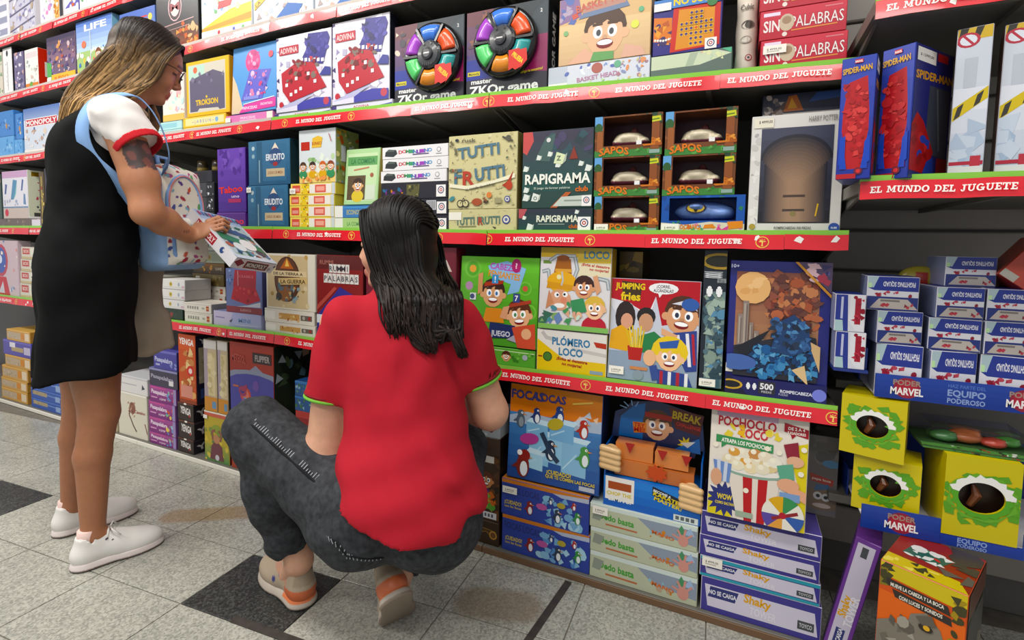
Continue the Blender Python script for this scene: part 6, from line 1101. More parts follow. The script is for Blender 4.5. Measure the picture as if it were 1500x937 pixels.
b = stack('B', 261, 284, [642, 616, 590], '2b1c18', 'black tower game box with white scrawled title, {}', p_yengab, d=0.1, jit=0.8, sc='23232a', right=p_yengad)
box(b[-1], 262, 287, 490, 588, 'c8532c', 'orange tower game box standing on the black ones', p_yengaf, d=0.09, sc='2a2c44', right=p_yengas)
b = box('B', 300, 336, 604, 690, 'b9a53c', 'yellow green archer game box on the base shelf left of the jeans knee', p_robin, d=0.14, sc='6a3428', tc='c86450', st=(0, 84, 0.026, 0.016, None))
box(b, 299, 318, 498, 602, 'bfae90', 'tall beige game box, left one of two on the yellow green box', p_tall, d=0.13, sc='4a3c2c')
box(b, 319, 334, 500, 604, 'bfae90', 'tall beige game box, right one of two on the yellow green box', p_tall, d=0.13, sc='4a3c2c')
box('B', 338, 402, 504, 700, '8f2f28', 'dark red pinball game box behind the jeans knee', p_flip, d=0.2, sc='22291f', tc='b85048', right=p_flips)
b = box('B', 433, 468, 604, 650, 'b0403c', 'red game box with white letters behind the forearm in the red sleeve', p_redle, d=0.18)
b = box(b, 432, 468, 582, 602, '2c548c', 'blue flat box above the red lettered box, lower of two', p_bluebk, d=0.18)
box(b, 432, 468, 560, 581, '2c548c', 'blue flat box above the red lettered box, upper of two', p_bluebk, d=0.18)
box('B', 472, 540, 520, 720, '3a3430', 'dark box hidden behind the red shirt, left one', A_busy('3a3430', ['4c443c', '2c2824'], 10, 4, 9), d=0.1)
box('B', 545, 612, 520, 760, '3a3430', 'dark box hidden behind the red shirt, middle one', A_busy('3a3430', ['4c443c', '2c2824'], 10, 4, 9), d=0.1)
box('B', 618, 684, 560, 780, '3a3430', 'dark box hidden behind the red shirt, right one', A_busy('3a3430', ['4c443c', '2c2824'], 10, 4, 9), d=0.1)
# base shelf, right of the squatting woman
b = box('B', 690, 731, 760, 806, '33210f', 'dark brown game box at the floor right of the red shirt hem', p_woodf, d=0.16)
b2 = box(b, 696, 732, 640, 757, '3a2618', 'brown wooden tower game box with a cartoon child and white sticker', p_wood, d=0.14, sc='1c1410')
box(b2, 706, 733, 606, 638, '9aa0a4', 'small grey box on the brown tower game', p_woods, d=0.12)
b = stack('B', 736, 866, [768, 714], '37489a', 'flat blue seal game box with orange edge, {} beneath the upright one', p_focasf, d=0.2, jit=2, sc='242c5c', tc='d88c48', st=(2, 62, 0.05, 0.022), sti=1)
box(b[-1], 743, 880, 575, 712, '2c4e94', 'blue and orange seal balancing game box with penguins on ice', p_focas, d=0.08, tilt=4, sc='1c2444', tc='c87c38', Y=0.02)
b = stack('B', 864, 1024, [826, 790, 754], 'b9bfa4', 'flat grey green card game box, {} under the brick breaking toy', p_supo, d=0.2, jit=2, sc='7a8070', tc='c8d8d4', st=(3, 60, 0.045, 0.024), sti=2)
# brick breaking toy: open carton with printed header, brick board and moulded fists
def karate(on):
    x0, x1, yt, yb = 885, 1029, 605, 758; Yp = D+0.02; xm = 956; A, B_ = at(x0, 690, Yp), at(x1, 690, Yp); X = (A.x+B_.x)/2; w = B_.x-A.x; z0 = on.z1+0.0006; H = at(xm, yt, Yp).z-z0
    o = empty('brick_breaking_toy', (X, Yp, z0)); tag(o, 'blue open toy carton with an orange brick board, tan fists and a cartoon boy header', 'toy')
    hl = H*0.6; mb = MB(); mb.box(-w/2, w/2, 0, 0.12, 0, H*0.30, '2f74cc'); mb.box(-w/2, -w/2+0.004, 0.0, 0.12, H*0.30, hl, '2a62b4'); mb.box(w/2-0.004, w/2, 0.0, 0.12, H*0.30, hl, '2a62b4'); mb.build('carton', M_CARD, o)
    # header card
    V = []; n = 14; pts = [(-w/2, 0.0)]+[(-w*0.47+w*0.94*i/n, H*0.80-hl+H*0.19*math.sin(math.pi*min(1, max(0, (i+2)/(n+4))))) for i in range(n+1)]+[(w/2, 0.0)]
    V = [(x, 0.085, hl*0.5+z+H*0.29 if 0 else z+hl) for x, z in pts]; V += [(x, 0.088, z) for x, _, z in V]; m = len(pts)
    F = [tuple(range(m)), tuple(range(2*m-1, m-1, -1))]+[(i, i+m, (i+1) % m+m, (i+1) % m) for i in range(m)]
    hd = link('header_card', mesh_vfc('header_card', V, F, ['2b3c6c']*len(F)), M_CARD, o)
    a = Art(w*0.96, H*0.52, 4); a.P([(10, 0), (6, 60), (20, 92), (50, 100), (84, 88), (96, 40), (92, 0)], '25315c'); a.P([(6, 20), (8, 60), (24, 86), (36, 92), (34, 20)], '2f74c0'); [a.L([(22+8*math.cos(t), 74+10*math.sin(t)), (22+16*math.cos(t), 74+20*math.sin(t))], 2, '88b8e0') for t in (1.2, 1.7, 2.3, 2.8)]
    a.K(50, 50, 26, skin='e2ae88', hair='5c3c20', eye='34406c'); a.P([(36, 66), (66, 64), (66, 74), (36, 76)], 'b0342c'); a.P([(22, 52), (38, 54), (38, 34), (24, 30)], 'e08830'); a.T('TRY', 30, 47, 9, 'c83028', 12, 0.07); a.T('ME!', 30, 38, 9, 'c83028', 12, 0.07)
    a.P([(62, 92), (100, 84), (96, 44), (70, 52)], '5c1c20'); a.T('BREAK', 82, 76, 15, 'd8bc3c', 30, 0.07, rot=-6, ol='2c1a14'); a.T('CHALLENGE', 84, 60, 7, 'c84038', 26, 0.04, rot=-6); a.B(82, 24, 8, 16, 9, 'e8d040', 10); a.P([(70, 12), (96, 40), (98, 10)], '3c78c8'); a.P([(76, 26), (92, 32), (84, 18)], 'f0f0e8')
    p = link('header_print', a.make('header_print'), M_CARD, hd); p.location = (0, 0.0848, hl*0.86)
    # orange brick board in pieces
    zz = H*0.31; bw = w*0.40
    for k, (xa, xb, za, zb) in enumerate(((-0.40, 0.05, 0.0, 0.16), (-0.40, 0.0, 0.16, 0.32), (0.06, 0.42, 0.0, 0.14), (0.02, 0.36, 0.15, 0.29))):
        mb = MB(); mb.box(xa*w, xb*w, 0.016+0.006*(k % 2), 0.07, zz+za*H, zz+zb*H-0.001, ['c8702c', 'd07a34', 'bc6628', 'd47e38'][k]); mb.build('brick', M_PLAST, o)
    for fx, fz in ((-0.24, 0.60), (0.1, 0.585), (0.34, 0.575)):
        mb = MB(); mb.add([(w*fx-0.014, 0.014, H*fz+0.014), (w*fx, 0.014, H*fz-0.016), (w*fx+0.014, 0.014, H*fz+0.014)], [(0, 1, 2)], 'a8302c'); mb.build('pennant', M_CARD, o)
    mb = MB(); M = Matrix.Translation((0.05*w, 0.012, H*0.40)); mb.add([M @ Vector((0.032*math.cos(t*0.35)*(1 if t % 2 else 0.7), 0, 0.026*math.sin(t*0.35)*(1 if t % 2 else 0.7))) for t in range(18)], [tuple(range(18))], 'c8502c'); mb.build('impact_mark', M_CARD, o)
    for sx, n_, nm in ((-1, 4, 'left'), (1, 4, 'right')):
        s = SDF(0.003); cx = sx*w*0.44 if sx < 0 else w*0.40
        for i in range(4): z = H*(0.40 if sx < 0 else 0.17)+0.017*i; s.add('cone', (cx-0.022, 0.0, z), (cx+0.024, -0.004, z-0.003), 0.0105, 0.0095, 0.003)
        s.add('ell', (cx, 0.016, H*(0.40 if sx < 0 else 0.17)+0.026), (0.028, 0.018, 0.034), 0.006)
        s.object('fist', lambda P: np.tile(np.array(hx('d9b27c')), (len(P), 1)), M_PLAST, o)
    a = Art(w, H*0.30, 2); a.G(0, 0, 100, 100, '2862bc', '3c84d8', 4); a.R(2, 22, 33, 100, 'f0ece6'); a.R(5, 58, 30, 84, 'a8502c'); a.T('CHOP THE', 17, 44, 12, 'd8c43c', 26, 0.07, ol='1c2030'); a.T('LIMITS!', 18, 26, 14, 'f0f0e8', 24, 0.07, ol='1c2030'); a.P([(52, 96), (82, 70), (80, 44), (52, 66)], '1c2030'); a.T('BECOME A', 62, 78, 8, 'f0f0f0', 18, 0.04, rot=-12); a.T('KARATE', 66, 66, 12, 'e8d040', 26, 0.08, rot=-12, ol='1c2030'); a.T('MASTER!', 68, 50, 12, 'e8d040', 28, 0.08, rot=-12, ol='1c2030'); a.R(74, 2, 98, 22, 'd8e0dc'); [a.R(76+i*5, 6, 79.5+i*5, 18, '5c6468') for i in range(4)]
    link('front_print', a.make('front_print'), M_CARD, o)
    price(o, w, H, 3, 42, 0.036, 0.02)
karate(b[-1])
s1 = stack('B', 1024, 1204, [866, 834, 802, 766], 'd4cfe0', 'flat violet tower game box, {} under the popcorn game', [p_shaky, p_shakyt, p_shaky, p_shaky], d=0.2, jit=3, sc='c8c0d4', tc='5a50a0', st=(2, 55, 0.05, 0.026), sti=1)
box(s1[-1], 1037, 1184, 612, 796, 'e5ddd2', 'white and yellow popcorn game box with a striped tub', p_poch, d=0.06, tilt=5, sc='8c8474', tc='c8b0c0', Y=-0.006)
box(s1[-1], 1180, 1228, 640, 762, '6d6a6c', 'grey box with a cartoon potato standing behind the popcorn game', p_potato, d=0.05, tilt=2, Y=0.12)
b = box('F', 1228, 1266, 788, 935, '6d3d90', 'purple edged tower game box tilted on the floor beside the dinosaur box', p_shakyv, Y=-0.02, d=0.1, sc='542c74', yaw=-14)
b.o.rotation_euler = (0, math.radians(10), math.radians(-14)); b.o.location.x -= 0.03; b.o.location.z += 0.012
# ------------------------------------------------------------------ right bay: tall toy boxes and cardboard counter displays
def p_spid_f(a):
    """tall blue toy box; the costumed figure is left out, its red block stays"""
    a.bg('2f3f9c'); a.G(0, 0, 100, 100, '2a3a94', '3a4aa8', 4); a.P([(8, 8), (92, 8), (88, 56), (78, 84), (24, 80), (10, 56)], 'b02c30'); a.S(14, 12, 84, 78, 60, ['c23a3c', '9c2428', 'd04a48', 'a4282c'], 1.5, 4); a.P([(8, 8), (30, 8), (10, 40)], '2c4cb4'); a.P([(92, 8), (72, 8), (90, 40)], '2c4cb4')
    a.P([(4, 12), (24, 10), (22, 36), (6, 34)], '2c4cb4'); a.P([(78, 10), (98, 14), (96, 36), (80, 30)], '2c4cb4'); a.T('SPIDER-MAN', 46, 90, 4.6, 'd8a83c', 86, 0.06, rot=4); a.R(38, 95, 62, 98, 'c83034'); a.T('MARVEL', 50, 96.4, 1.7, 'f0e8e8', 22, 0.04); a.R(0, 0, 60, 4, 'b03034'); a.E(66, 6, 3, '6c2030'); a.E(66, 6, 1.6, 'd04040')
def p_spid_s(a): a.bg('232c70'); a.T('SPIDER-MAN', 52, 79, 6, 'd89c34', 96, 0.06, rot=2); a.R(4, 88, 52, 98, 'ecebe6'); a.T('$ 12999,00', 28, 93, 2, '5a5650', 34); a.R(56, 92, 84, 98, 'b83034'); a.P([(36, 20), (94, 18), (96, 72), (40, 72)], '3a4250'); a.P([(0, 6), (44, 4), (60, 22), (30, 44), (12, 50), (0, 40)], 'a82c30'); a.S(0, 4, 44, 46, 10, ['c03a3c', '8c2024', '3448a8'], 3, 6); a.R(70, 0, 100, 18, '8c2830'); a.P([(30, 0), (66, 0), (60, 18), (44, 14)], '2c44a0'); a.L([(60, 70), (74, 24)], 3, '58626c')
def p_ghost_f(a):
    a.bg('c4cad6'); a.G(0, 0, 100, 60, 'b4bece', 'd4d8e2', 4); a.R(0, 92, 100, 100, 'c8a83c'); a.P([(0, 92), (20, 92), (32, 100), (8, 100)], '2c2a24'); a.P([(44, 92), (62, 92), (76, 100), (54, 100)], '2c2a24'); a.E(32, 92, 6, 'b03a48', ry=5); a.E(32, 92, 4.4, 'd4d8e2', ry=3.6); a.L([(18, 95), (46, 89)], 1.4, 'b03a48')
    a.P([(26, 60), (62, 60), (64, 80), (26, 80)], 'b4bac6'); a.P([(0, 38), (100, 52), (100, 60), (0, 47)], 'c9b22f'); [a.P([(x, 38.4+x*0.14), (x+18, 38.4+(x+18)*0.14), (x+28, 47+(x+20)*0.13), (x+10, 47+x*0.13)], '33302a') for x in (4, 60)]
    a.S(0, 6, 70, 36, 10, ['a8b8cc', '9cb0c8', 'bcc8d8'], 5, 9); a.R(0, 8, 100, 10.5, 'a83444'); a.R(62, 7, 92, 14, 'b03c48'); a.R(0, 0, 100, 7, 'd0d0d4')
def p_ghost_s(a): a.bg('8c6450'); a.R(0, 0, 100, 56, 'd0d4dc'); a.S(10, 60, 96, 98, 12, ['5c3c34', 'a87860', '3c2c2c', 'c8a48c'], 4, 8); a.E(50, 48, 9, 'b03a48', ry=7); a.E(50, 48, 6, 'd8d0d0', ry=4.6); a.L([(26, 53), (74, 43)], 1.6, 'b03a48'); a.R(0, 8, 100, 12, 'a83444'); a.S(30, 14, 90, 36, 8, ['a89878', '6c604c'], 4, 8); a.P([(0, 94), (100, 92), (100, 100), (0, 100)], 'd8882c')

def proj(P):
    d = P-CAMP; z = d.dot(FW); return 750+FPX*d.dot(RV)/z, CYP-FPX*d.dot(UV)/z
def ybox(on, x0, x1, x2, yt, yb, yaw, col, label, art=None, Y=0.0, name='toy_box', cat='box', d=None, **kw):
    """turned box: left front edge at x0, right front edge at x1, right back edge at x2 (pixels)"""
    P0 = at(x0, (yt+yb)/2, D+Y); X0 = P0.x; c, s_ = math.cos(math.radians(yaw)), math.sin(math.radians(yaw))
    zb = ztop(on, X0)+0.0004 if isinstance(on, str) else (on if isinstance(on, float) else on.z1+0.0006)
    lo, hi = 0.005, 0.6
    for _ in range(40):
        w = (lo+hi)/2
        if proj(Vector((X0+w*c, D+Y+w*s_, P0.z)))[0] < x1: lo = w
        else: hi = w
    if d is None:
        lo, hi = 0.005, 0.5
        for _ in range(40):
            d = (lo+hi)/2
            if proj(Vector((X0+w*c-d*s_, D+Y+w*s_+d*c, P0.z)))[0] < x2: lo = d
            else: hi = d
    h = at(x0, yt, D+Y).z-zb
    o = link(name, bodymesh(w, d, h, col, kw.get('sc'), kw.get('tc')), M_CARD)
    o.location = (X0+w/2*c, D+Y+w/2*s_, zb); o.rotation_euler = (0, 0, math.radians(yaw)); tag(o, label, cat, kw.get('group'))
    sd = int(x0)
    if art: face_art(o, w, d, h, 'F', art, 'front_print', kw.get('seed', sd))
    if kw.get('right'): face_art(o, w, d, h, 'R', kw['right'], 'side_print', sd+1)
    if kw.get('left'): face_art(o, w, d, h, 'L', kw['left'], 'side_print', sd+1)
    if kw.get('top'): face_art(o, w, d, h, 'T', kw['top'], 'top_print', sd+2)
    if kw.get('st'): price(o, w, h, *kw['st'])
    r = Bx(); r.o = o; r.w = w; r.h = h; r.d = d; r.z1 = zb+h; r.z0 = zb; r.X = o.location.x; r.Y = o.location.y; return r
ybox('R1', 1229, 1280, 1300, 88, 258, -16, '2f3f9c', 'tall blue and red toy box, left of the two by the white bordered puzzle', p_spid_f, Y=-0.168, d=0.1, sc='232c70', right=p_spid_s)
ybox('R1', 1288, 1336, 1391, 76, 258, -38, '2f3f9c', 'tall blue and red toy box showing its dark side window, right of two', p_spid_f, Y=-0.14, sc='232c70', right=p_spid_s)
ybox('R1', 1395, 1448, 1461, 45, 258, -16, 'c4cad6', 'tall pale toy box with a yellow and black hazard band, left of two', p_ghost_f, Y=-0.14, d=0.1, sc='8c6450', right=p_ghost_s)
ybox('R1', 1464, 1522, 1540, 38, 258, -16, 'c4cad6', 'tall pale toy box with yellow and black hazard band, at right frame edge', p_ghost_f, Y=-0.14, d=0.1, sc='8c6450', right=p_ghost_s)
# upper counter display ---------------------------------------------------------------
def tray(X0, X1, Yf, zb, zt, depth, label, back, cut=None):
    o = empty('counter_display', (X0, Yf, zb)); tag(o, label, 'display'); w = X1-X0; h = zt-zb; fl_ = h*0.45 if cut else 0.003
    mb = MB(); mb.box(0.003, w-0.003, 0.003, depth-0.003, fl_-0.003, fl_, 'd8d8e0'); mb.build('tray_floor', M_CARD, o)
    mb = MB()
    if cut: mb.box(0, cut[0]-X0, 0, 0.003, 0, h, '2c4496'); mb.box(cut[0]-X0, cut[1]-X0, 0, 0.003, 0, fl_, '2c4496'); mb.box(cut[1]-X0, w, 0, 0.003, 0, h, '2c4496')
    else: mb.box(0, w, 0, 0.003, 0.0, h, '2c4496')
    mb.build('front_panel', M_CARD, o)
    for x in (0, w-0.003): mb = MB(); mb.box(x, x+0.003, 0.16, depth-0.003, 0.0, h*1.25, '2c4496'); mb.build('side_panel', M_CARD, o)
    mb = MB(); mb.box(0, w, depth-0.003, depth, 0.0, back, '24387c'); mb.build('back_panel', M_CARD, o)
    if cut:
        a = Art(cut[0]-X0, h, 3); w2 = w/(cut[0]-X0); a.G(0, 0, 100, 100, '263c8c', '31499c', 4); cx = 52; a.E(cx, 50, 46, '8c2c40', ry=44); a.E(cx, 50, 36, 'a83040', ry=34); a.T('PODER', cx, 72, 22, '9c8478', 34, 0.05); a.T('MARVEL', cx, 36, 30, 'eeeaea', 42, 0.07); link('front_print', a.make('front_print'), M_CARD, o, ((cut[0]-X0)/2, 0, 0))
        a = Art(cut[1]-cut[0], fl_, 3); a.G(0, 0, 100, 100, '263c8c', '2c429a', 3); a.T('EQUIPO', 40, 66, 44, '8ca0d0', 36, 0.07); a.T('PODEROSO', 40, 20, 30, '8ca0d0', 36, 0.06); link('front_print', a.make('front_print'), M_CARD, o, ((cut[0]+cut[1])/2-X0, 0, 0)); return zb+fl_+0.0006
    a = Art(w, h, 3); a.G(0, 0, 100, 100, '263c8c', '31499c', 4)
    for k in range(3):
        cx = 13+k*44; a.E(cx, 50, 46, '8c2c40', ry=44); a.E(cx, 50, 36, 'a83040', ry=34); a.T('PODER', cx, 72, 22, '9c8478', 11, 0.05); a.T('MARVEL', cx, 36, 30, 'eeeaea', 13, 0.07); a.T('HAZ PARTE DEL', cx+23, 80, 14, '5c78c0', 14, 0.02); a.T('EQUIPO', cx+23, 52, 26, '8ca0d0', 14, 0.07); a.T('PODEROSO', cx+23, 20, 20, '8ca0d0', 14, 0.06)
    link('front_print', a.make('front_print'), M_CARD, o, (w/2, 0, 0)); return zb+0.0036
Xa, Xb = at(1281, 575, D-0.03).x, 0.74
zt_, zb_ = at(1281, 546, D-0.03).z, at(1281, 579, D-0.03).z
for nm, zz, yd in (('upper', zb_, 0.27), ('lower', at(1262, 770, D-0.05).z, 0.27)):
    t = empty('shelf', (0.243, D, zz-0.03)); tag(t, f'plain dark shelf carrying the {nm} blue cardboard display, right bay', 'shelf')
    link('board', boxmesh('board', 0, 0.787, 0.1, YB-D-0.026, 0.008, 0.028, 0.001), M_DARK, t)
    for x in (0.02, 0.76): mb = MB(); mb.add([(x, 0.1, 0.0075), (x, 0.38, 0.0075), (x, 0.38, -0.06), (x+0.006, 0.1, 0.0075), (x+0.006, 0.38, 0.0075), (x+0.006, 0.38, -0.06)], [(0, 2, 1), (3, 4, 5), (0, 1, 4, 3), (1, 2, 5, 4), (2, 0, 3, 5)], '3a3a36'); mb.build('bracket', M_DARK, t)
zf = tray(Xa, Xb, D-0.03, zb_-0.0015, zt_, 0.26, 'blue cardboard counter display full of small blue and white boxes', 0.12)
def p_fight(a):
    a.bg('d6d6de'); a.P([(0, 100), (0, 66), (14, 58), (100, 58), (100, 100)], '2f3c8c'); a.P([(0, 100), (0, 70), (12, 66), (22, 100)], 'a8bcc4'); a.R(0, 66, 8, 80, 'b8dca8'); a.T('FIGHTING SQUAD', 62, 78, 14, 'd8d8e4', 62, 0.04, rot=180); a.S(14, 44, 86, 56, 9, ['a83444', '8c2838', 'b84c5c'], 4, 7); a.P([(0, 40), (100, 40), (100, 0), (0, 0)], '2c3878'); a.P([(6, 4), (24, 34), (80, 34), (100, 4)], 'b6aea8'); a.L([(28, 28), (64, 28)], 6, '77716c'); a.S(20, 8, 90, 18, 9, ['a02c38', '7c2430', 'b44450'], 4, 7)
def p_fight_v(a):
    a.bg('d2d2da'); a.P([(0, 0), (46, 0), (40, 100), (0, 100)], '2f3c8c'); a.P([(0, 0), (30, 0), (26, 30), (0, 30)], 'a8c4c8'); a.R(18, 34, 26, 94, 'b8bcd8'); a.P([(46, 30), (70, 4), (100, 0), (100, 100), (50, 100)], 'dcdce2'); a.R(66, 20, 86, 92, 'a02a3a'); a.S(62, 10, 94, 96, 10, ['8c2030', 'b83c4c'], 5, 9)
def smallbox(x0, x1, yt, yb, label, Y, art=p_fight, roll=0.0, tilt=0.0, yaw=0.0, on=None, d=0.1):
    Yp = D+Y; xm, ym = (x0+x1)/2, (yt+yb)/2; A, B_ = at(x0, ym, Yp), at(x1, ym, Yp); w = B_.x-A.x; zb = on if on is not None else at(xm, yb, Yp).z; h = at(xm, yt, Yp).z-zb
    o = link('card_pack', bodymesh(w, d, h, 'd6d6de', '8c94b4', '2f3c8c'), M_CARD); o.location = ((A.x+B_.x)/2, Yp, zb); o.rotation_euler = (math.radians(-tilt), math.radians(roll), math.radians(yaw)); tag(o, label, 'box')
    face_art(o, w, d, h, 'F', art, 'front_print', 5); face_art(o, w, d, h, 'R', lambda a: (a.bg('9aa2bc'), a.R(0, 56, 100, 100, '2f3c8c'), a.S(10, 5, 90, 50, 5, ['8c2838', 'c8c8d0'], 8, 14)), 'side_print', 6)
    r = Bx(); r.z1 = zb+h; r.o = o; return r.z1+0.0005
for nm, L_ in (('left', ((1283, 1351, 505), (1284, 1352, 456), (1270, 1346, 405))), ('middle', ((1362, 1432, 515), (1360, 1437, 467), (1371, 1443, 421))), ('right', ((1436, 1512, 522), (1441, 1514, 472), (1446, 1518, 424)))):
    on = zf
    for k, (x0, x1, yt) in enumerate(L_):
        on = smallbox(x0, x1, yt, yt+48, f'small blue and white card pack, {["bottom", "second", "third"][k]} of the {nm} column in the display', -0.016+(0.004*k), on=on, roll=0, yaw=(-5, 4, -3)[k]*(1 if nm != 'middle' else -1))
    if nm == 'middle': topm = on
smallbox(1384, 1461, 376, 420, 'small blue and white card pack lying topmost above the middle column', 0.03, on=topm+0.0, yaw=3)
px_ = (at(1218, 480, D-0.03).x+at(1270, 480, D-0.03).x)/2
hook = empty('side_bin', (at(1221, 540, D-0.03).x, D-0.03, at(1243, 540, D-0.03).z-0.004)); tag(hook, 'narrow blue cardboard side bin holding two upright card packs, left of the display', 'bin')
hw = at(1272, 540, D-0.03).x-hook.location.x
mb = MB(); mb.box(0, hw, 0, 0.2, -0.003, 0.003, '2c3c80'); mb.build('bin_floor', M_CARD, hook)
mb = MB(); mb.box(hw*0.1, hw-0.001, 0.15, 0.154, 0.003, 0.16, '2c3c80'); mb.build('bin_back', M_CARD, hook)
mb = MB(); mb.box(hw-0.001, hw+0.003, 0.03, 0.15, 0.003, 0.05, '2c3c80'); mb.build('bin_tab', M_CARD, hook)
on = hook.location.z+0.0035
for k, (yt, nm) in enumerate(((486, 'lower'), (431, 'upper'))): on = smallbox(1223, 1268, yt, yt+50, f'upright blue and white card pack, red emblem, {nm} of two left of display', -0.026, p_fight_v, on=on, yaw=0, d=0.11)
# red box tilted on the top of the right column
P = at(1474, 386, D-0.01); o = link('game_box', bodymesh(0.075, 0.1, 0.115, 'b04438', 'c25a4a', 'b84c40'), M_CARD); o.location = (P.x+0.028, D+0.015, P.z-0.045); o.rotation_euler = (math.radians(-8), math.radians(38), math.radians(-6)); tag(o, 'red box tilted on its corner above the right column of card packs', 'box')
face_art(o, 0.075, 0.1, 0.115, 'F', lambda a: (a.bg('bc5446'), a.R(0, 0, 40, 14, 'b8b4a8'), a.E(38, 88, 9, 'd8ccc4'), a.E(70, 76, 10, 'e0d8d0'), a.T('G', 70, 76, 8, '5c3c3c', None, 0.04), a.E(88, 64, 6, 'dcd4d0'), a.S(60, 20, 95, 60, 5, ['a83c34', 'c86858'], 5, 9)), 'front_print', 4)
s = SDF(0.004); P = at(1352, 408, D+0.1); s.add('ell', (0, 0, 0), (0.045, 0.018, 0.03), 0.004); s.add('ell', (0.035, 0.004, -0.008), (0.02, 0.01, 0.018), 0.006)
o = s.object('snack_bag', lambda P_: np.where((np.abs(P_[:, 0:1]+0.002) < 0.012) & (np.abs(P_[:, 2:3]+0.002) < 0.018), np.array(hx('b8342c')), np.array(hx('b8a83c'))), M_PLAST); o.location = (P.x, D+0.12, P.z); tag(o, 'small yellow and red foil bag wedged between the left and middle columns', 'bag')
# lower counter display ---------------------------------------------------------------
Xc = at(1261, 760, D-0.05).x; z0l, z1l = at(1261, 770, D-0.05).z, at(1261, 737, D-0.05).z
zl = tray(Xc, 0.74, D-0.05, z0l-0.0015, z1l, 0.28, 'blue cardboard counter display holding the yellow boxes with round holes', 0.16, (at(1378, 770, D-0.05).x, at(1500, 790, D-0.05).x))
def holebox(x0, x1, yt, yb, on, Y, label, yaw=0, d=0.1):
    Yp = D+Y; xm, ym = (x0+x1)/2, (yt+yb)/2; A, B_ = at(x0, ym, Yp), at(x1, ym, Yp); w = B_.x-A.x; h = at(xm, yt, Yp).z-on; X = (A.x+B_.x)/2
    o = empty('toy_box', (X, Yp, on), math.radians(yaw)); tag(o, label, 'box')
    r = h*0.19; zc = h*0.52; n = 24; C_ = [(0+r*1.15*math.cos(2*math.pi*k/n), r*math.sin(2*math.pi*k/n)+zc) for k in range(n)]
    V = []; F = []                                  # front wall with a real round hole
    rect = []
    for k in range(n):
        a = 2*math.pi*k/n; dx, dz = math.cos(a), math.sin(a); t = min((w/2)/abs(dx) if abs(dx) > 1e-6 else 9, ((h-zc) if dz > 0 else zc)/abs(dz) if abs(dz) > 1e-6 else 9); rect.append((dx*t, dz*t+zc))
    for k in range(n): V += [(rect[k][0], 0, rect[k][1]), (C_[k][0], 0, C_[k][1]), (C_[k][0], 0.004, C_[k][1])]
    for k in range(n): q = (k+1) % n; F += [(k*3, k*3+1, q*3+1, q*3), (k*3+1, k*3+2, q*3+2, q*3+1)]
    corners = [(-w/2, h), (w/2, h), (-w/2, 0), (w/2, 0)]
    m0 = len(V); V += [(x, 0, z) for x, z in corners]
    for ci, (x, z) in enumerate(corners):             # fill the corner slivers
        a = math.atan2(z-zc, x); k = int(math.floor(a/(2*math.pi)*n)) % n; F.append((k*3, ((k+1) % n)*3, m0+ci))
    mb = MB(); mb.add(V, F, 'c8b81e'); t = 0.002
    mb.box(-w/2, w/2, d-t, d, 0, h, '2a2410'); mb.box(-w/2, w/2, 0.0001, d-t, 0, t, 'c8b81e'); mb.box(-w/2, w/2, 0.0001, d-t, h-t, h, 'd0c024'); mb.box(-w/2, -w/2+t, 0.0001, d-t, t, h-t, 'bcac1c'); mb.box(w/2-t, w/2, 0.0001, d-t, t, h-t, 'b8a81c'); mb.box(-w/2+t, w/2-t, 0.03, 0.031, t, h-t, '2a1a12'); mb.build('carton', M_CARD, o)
    a = Art(w, h, int(x0)); rnd = random.Random(int(x0))
    for k in range(26):
        an = rnd.uniform(0, 6.28); rr = rnd.uniform(0.25, 0.35)*h; xx, zz_ = rr*1.15*math.cos(an), zc+rr*math.sin(an); a.P([((xx+0.02*math.cos(an+q)*rnd.uniform(0.3, 0.9))/w*100+50, (zz_+0.012*math.sin(an+q)*rnd.uniform(0.4, 1))/h*100) for q in (0, 1.6, 3.1, 4.7)], '5c9c30')
    V, F, C = a.V, a.F, a.C; k0 = len(V)
    for ra, rb, y, colr, a0, a1 in ((1.0, 1.42, -0.0015, 'ecebe6', 0.1, 2.9), (1.0, 1.3, -0.0015, '58a032', 2.9, 6.4), (1.36, 1.5, -0.0013, '6aa838', 0.0, 6.28)):
        m = 18
        for j in range(m+1):
            an = a0+(a1-a0)*j/m; wob = 1+0.08*math.sin(j*2.7); V += [(r*1.15*ra*math.cos(an), y, zc+r*ra*math.sin(an)), (r*1.15*rb*wob*math.cos(an), y, zc+r*rb*wob*math.sin(an))]
        for j in range(m): F.append((k0+2*j, k0+2*j+2, k0+2*j+3, k0+2*j+1)); C.append(colr)
        k0 = len(V)
    link('front_print', mesh_vfc('front_print', V, F, C), M_CARD, o)
    mb = MB(); mb.tube([(-0.012, 0.02, zc-r*0.8), (-0.002, 0.016, zc), (-0.008, 0.02, zc+r*0.6)], [0.006, 0.009, 0.004], '6c3c24'); mb.build('toy', M_PLAST, o)
    return on+h+0.0006
z_ = holebox(1249, 1347, 672, 752, zl, -0.022, 'yellow box with green splashed round hole, lower of two at display left', -14)
holebox(1231, 1326, 583, 670, z_, -0.03, 'yellow box with green splashed round hole, upper of two, jutting left', -17)
z_ = holebox(1382, 1496, 672, 790, zl, -0.052, 'largest yellow box with a round hole, at the right of the display', 0, 0.13)
P = at(1440, 640, D-0.03); o = empty('toy_pack', (P.x, D-0.03, z_)); tag(o, 'clear toy pack with green and orange pieces lying on the largest yellow box', 'toy')
w = 0.2; mb = MB(); mb.box(-w/2, w/2, 0, 0.13, 0, 0.004, '3a5a34'); mb.build('backing_card', M_CARD, o)
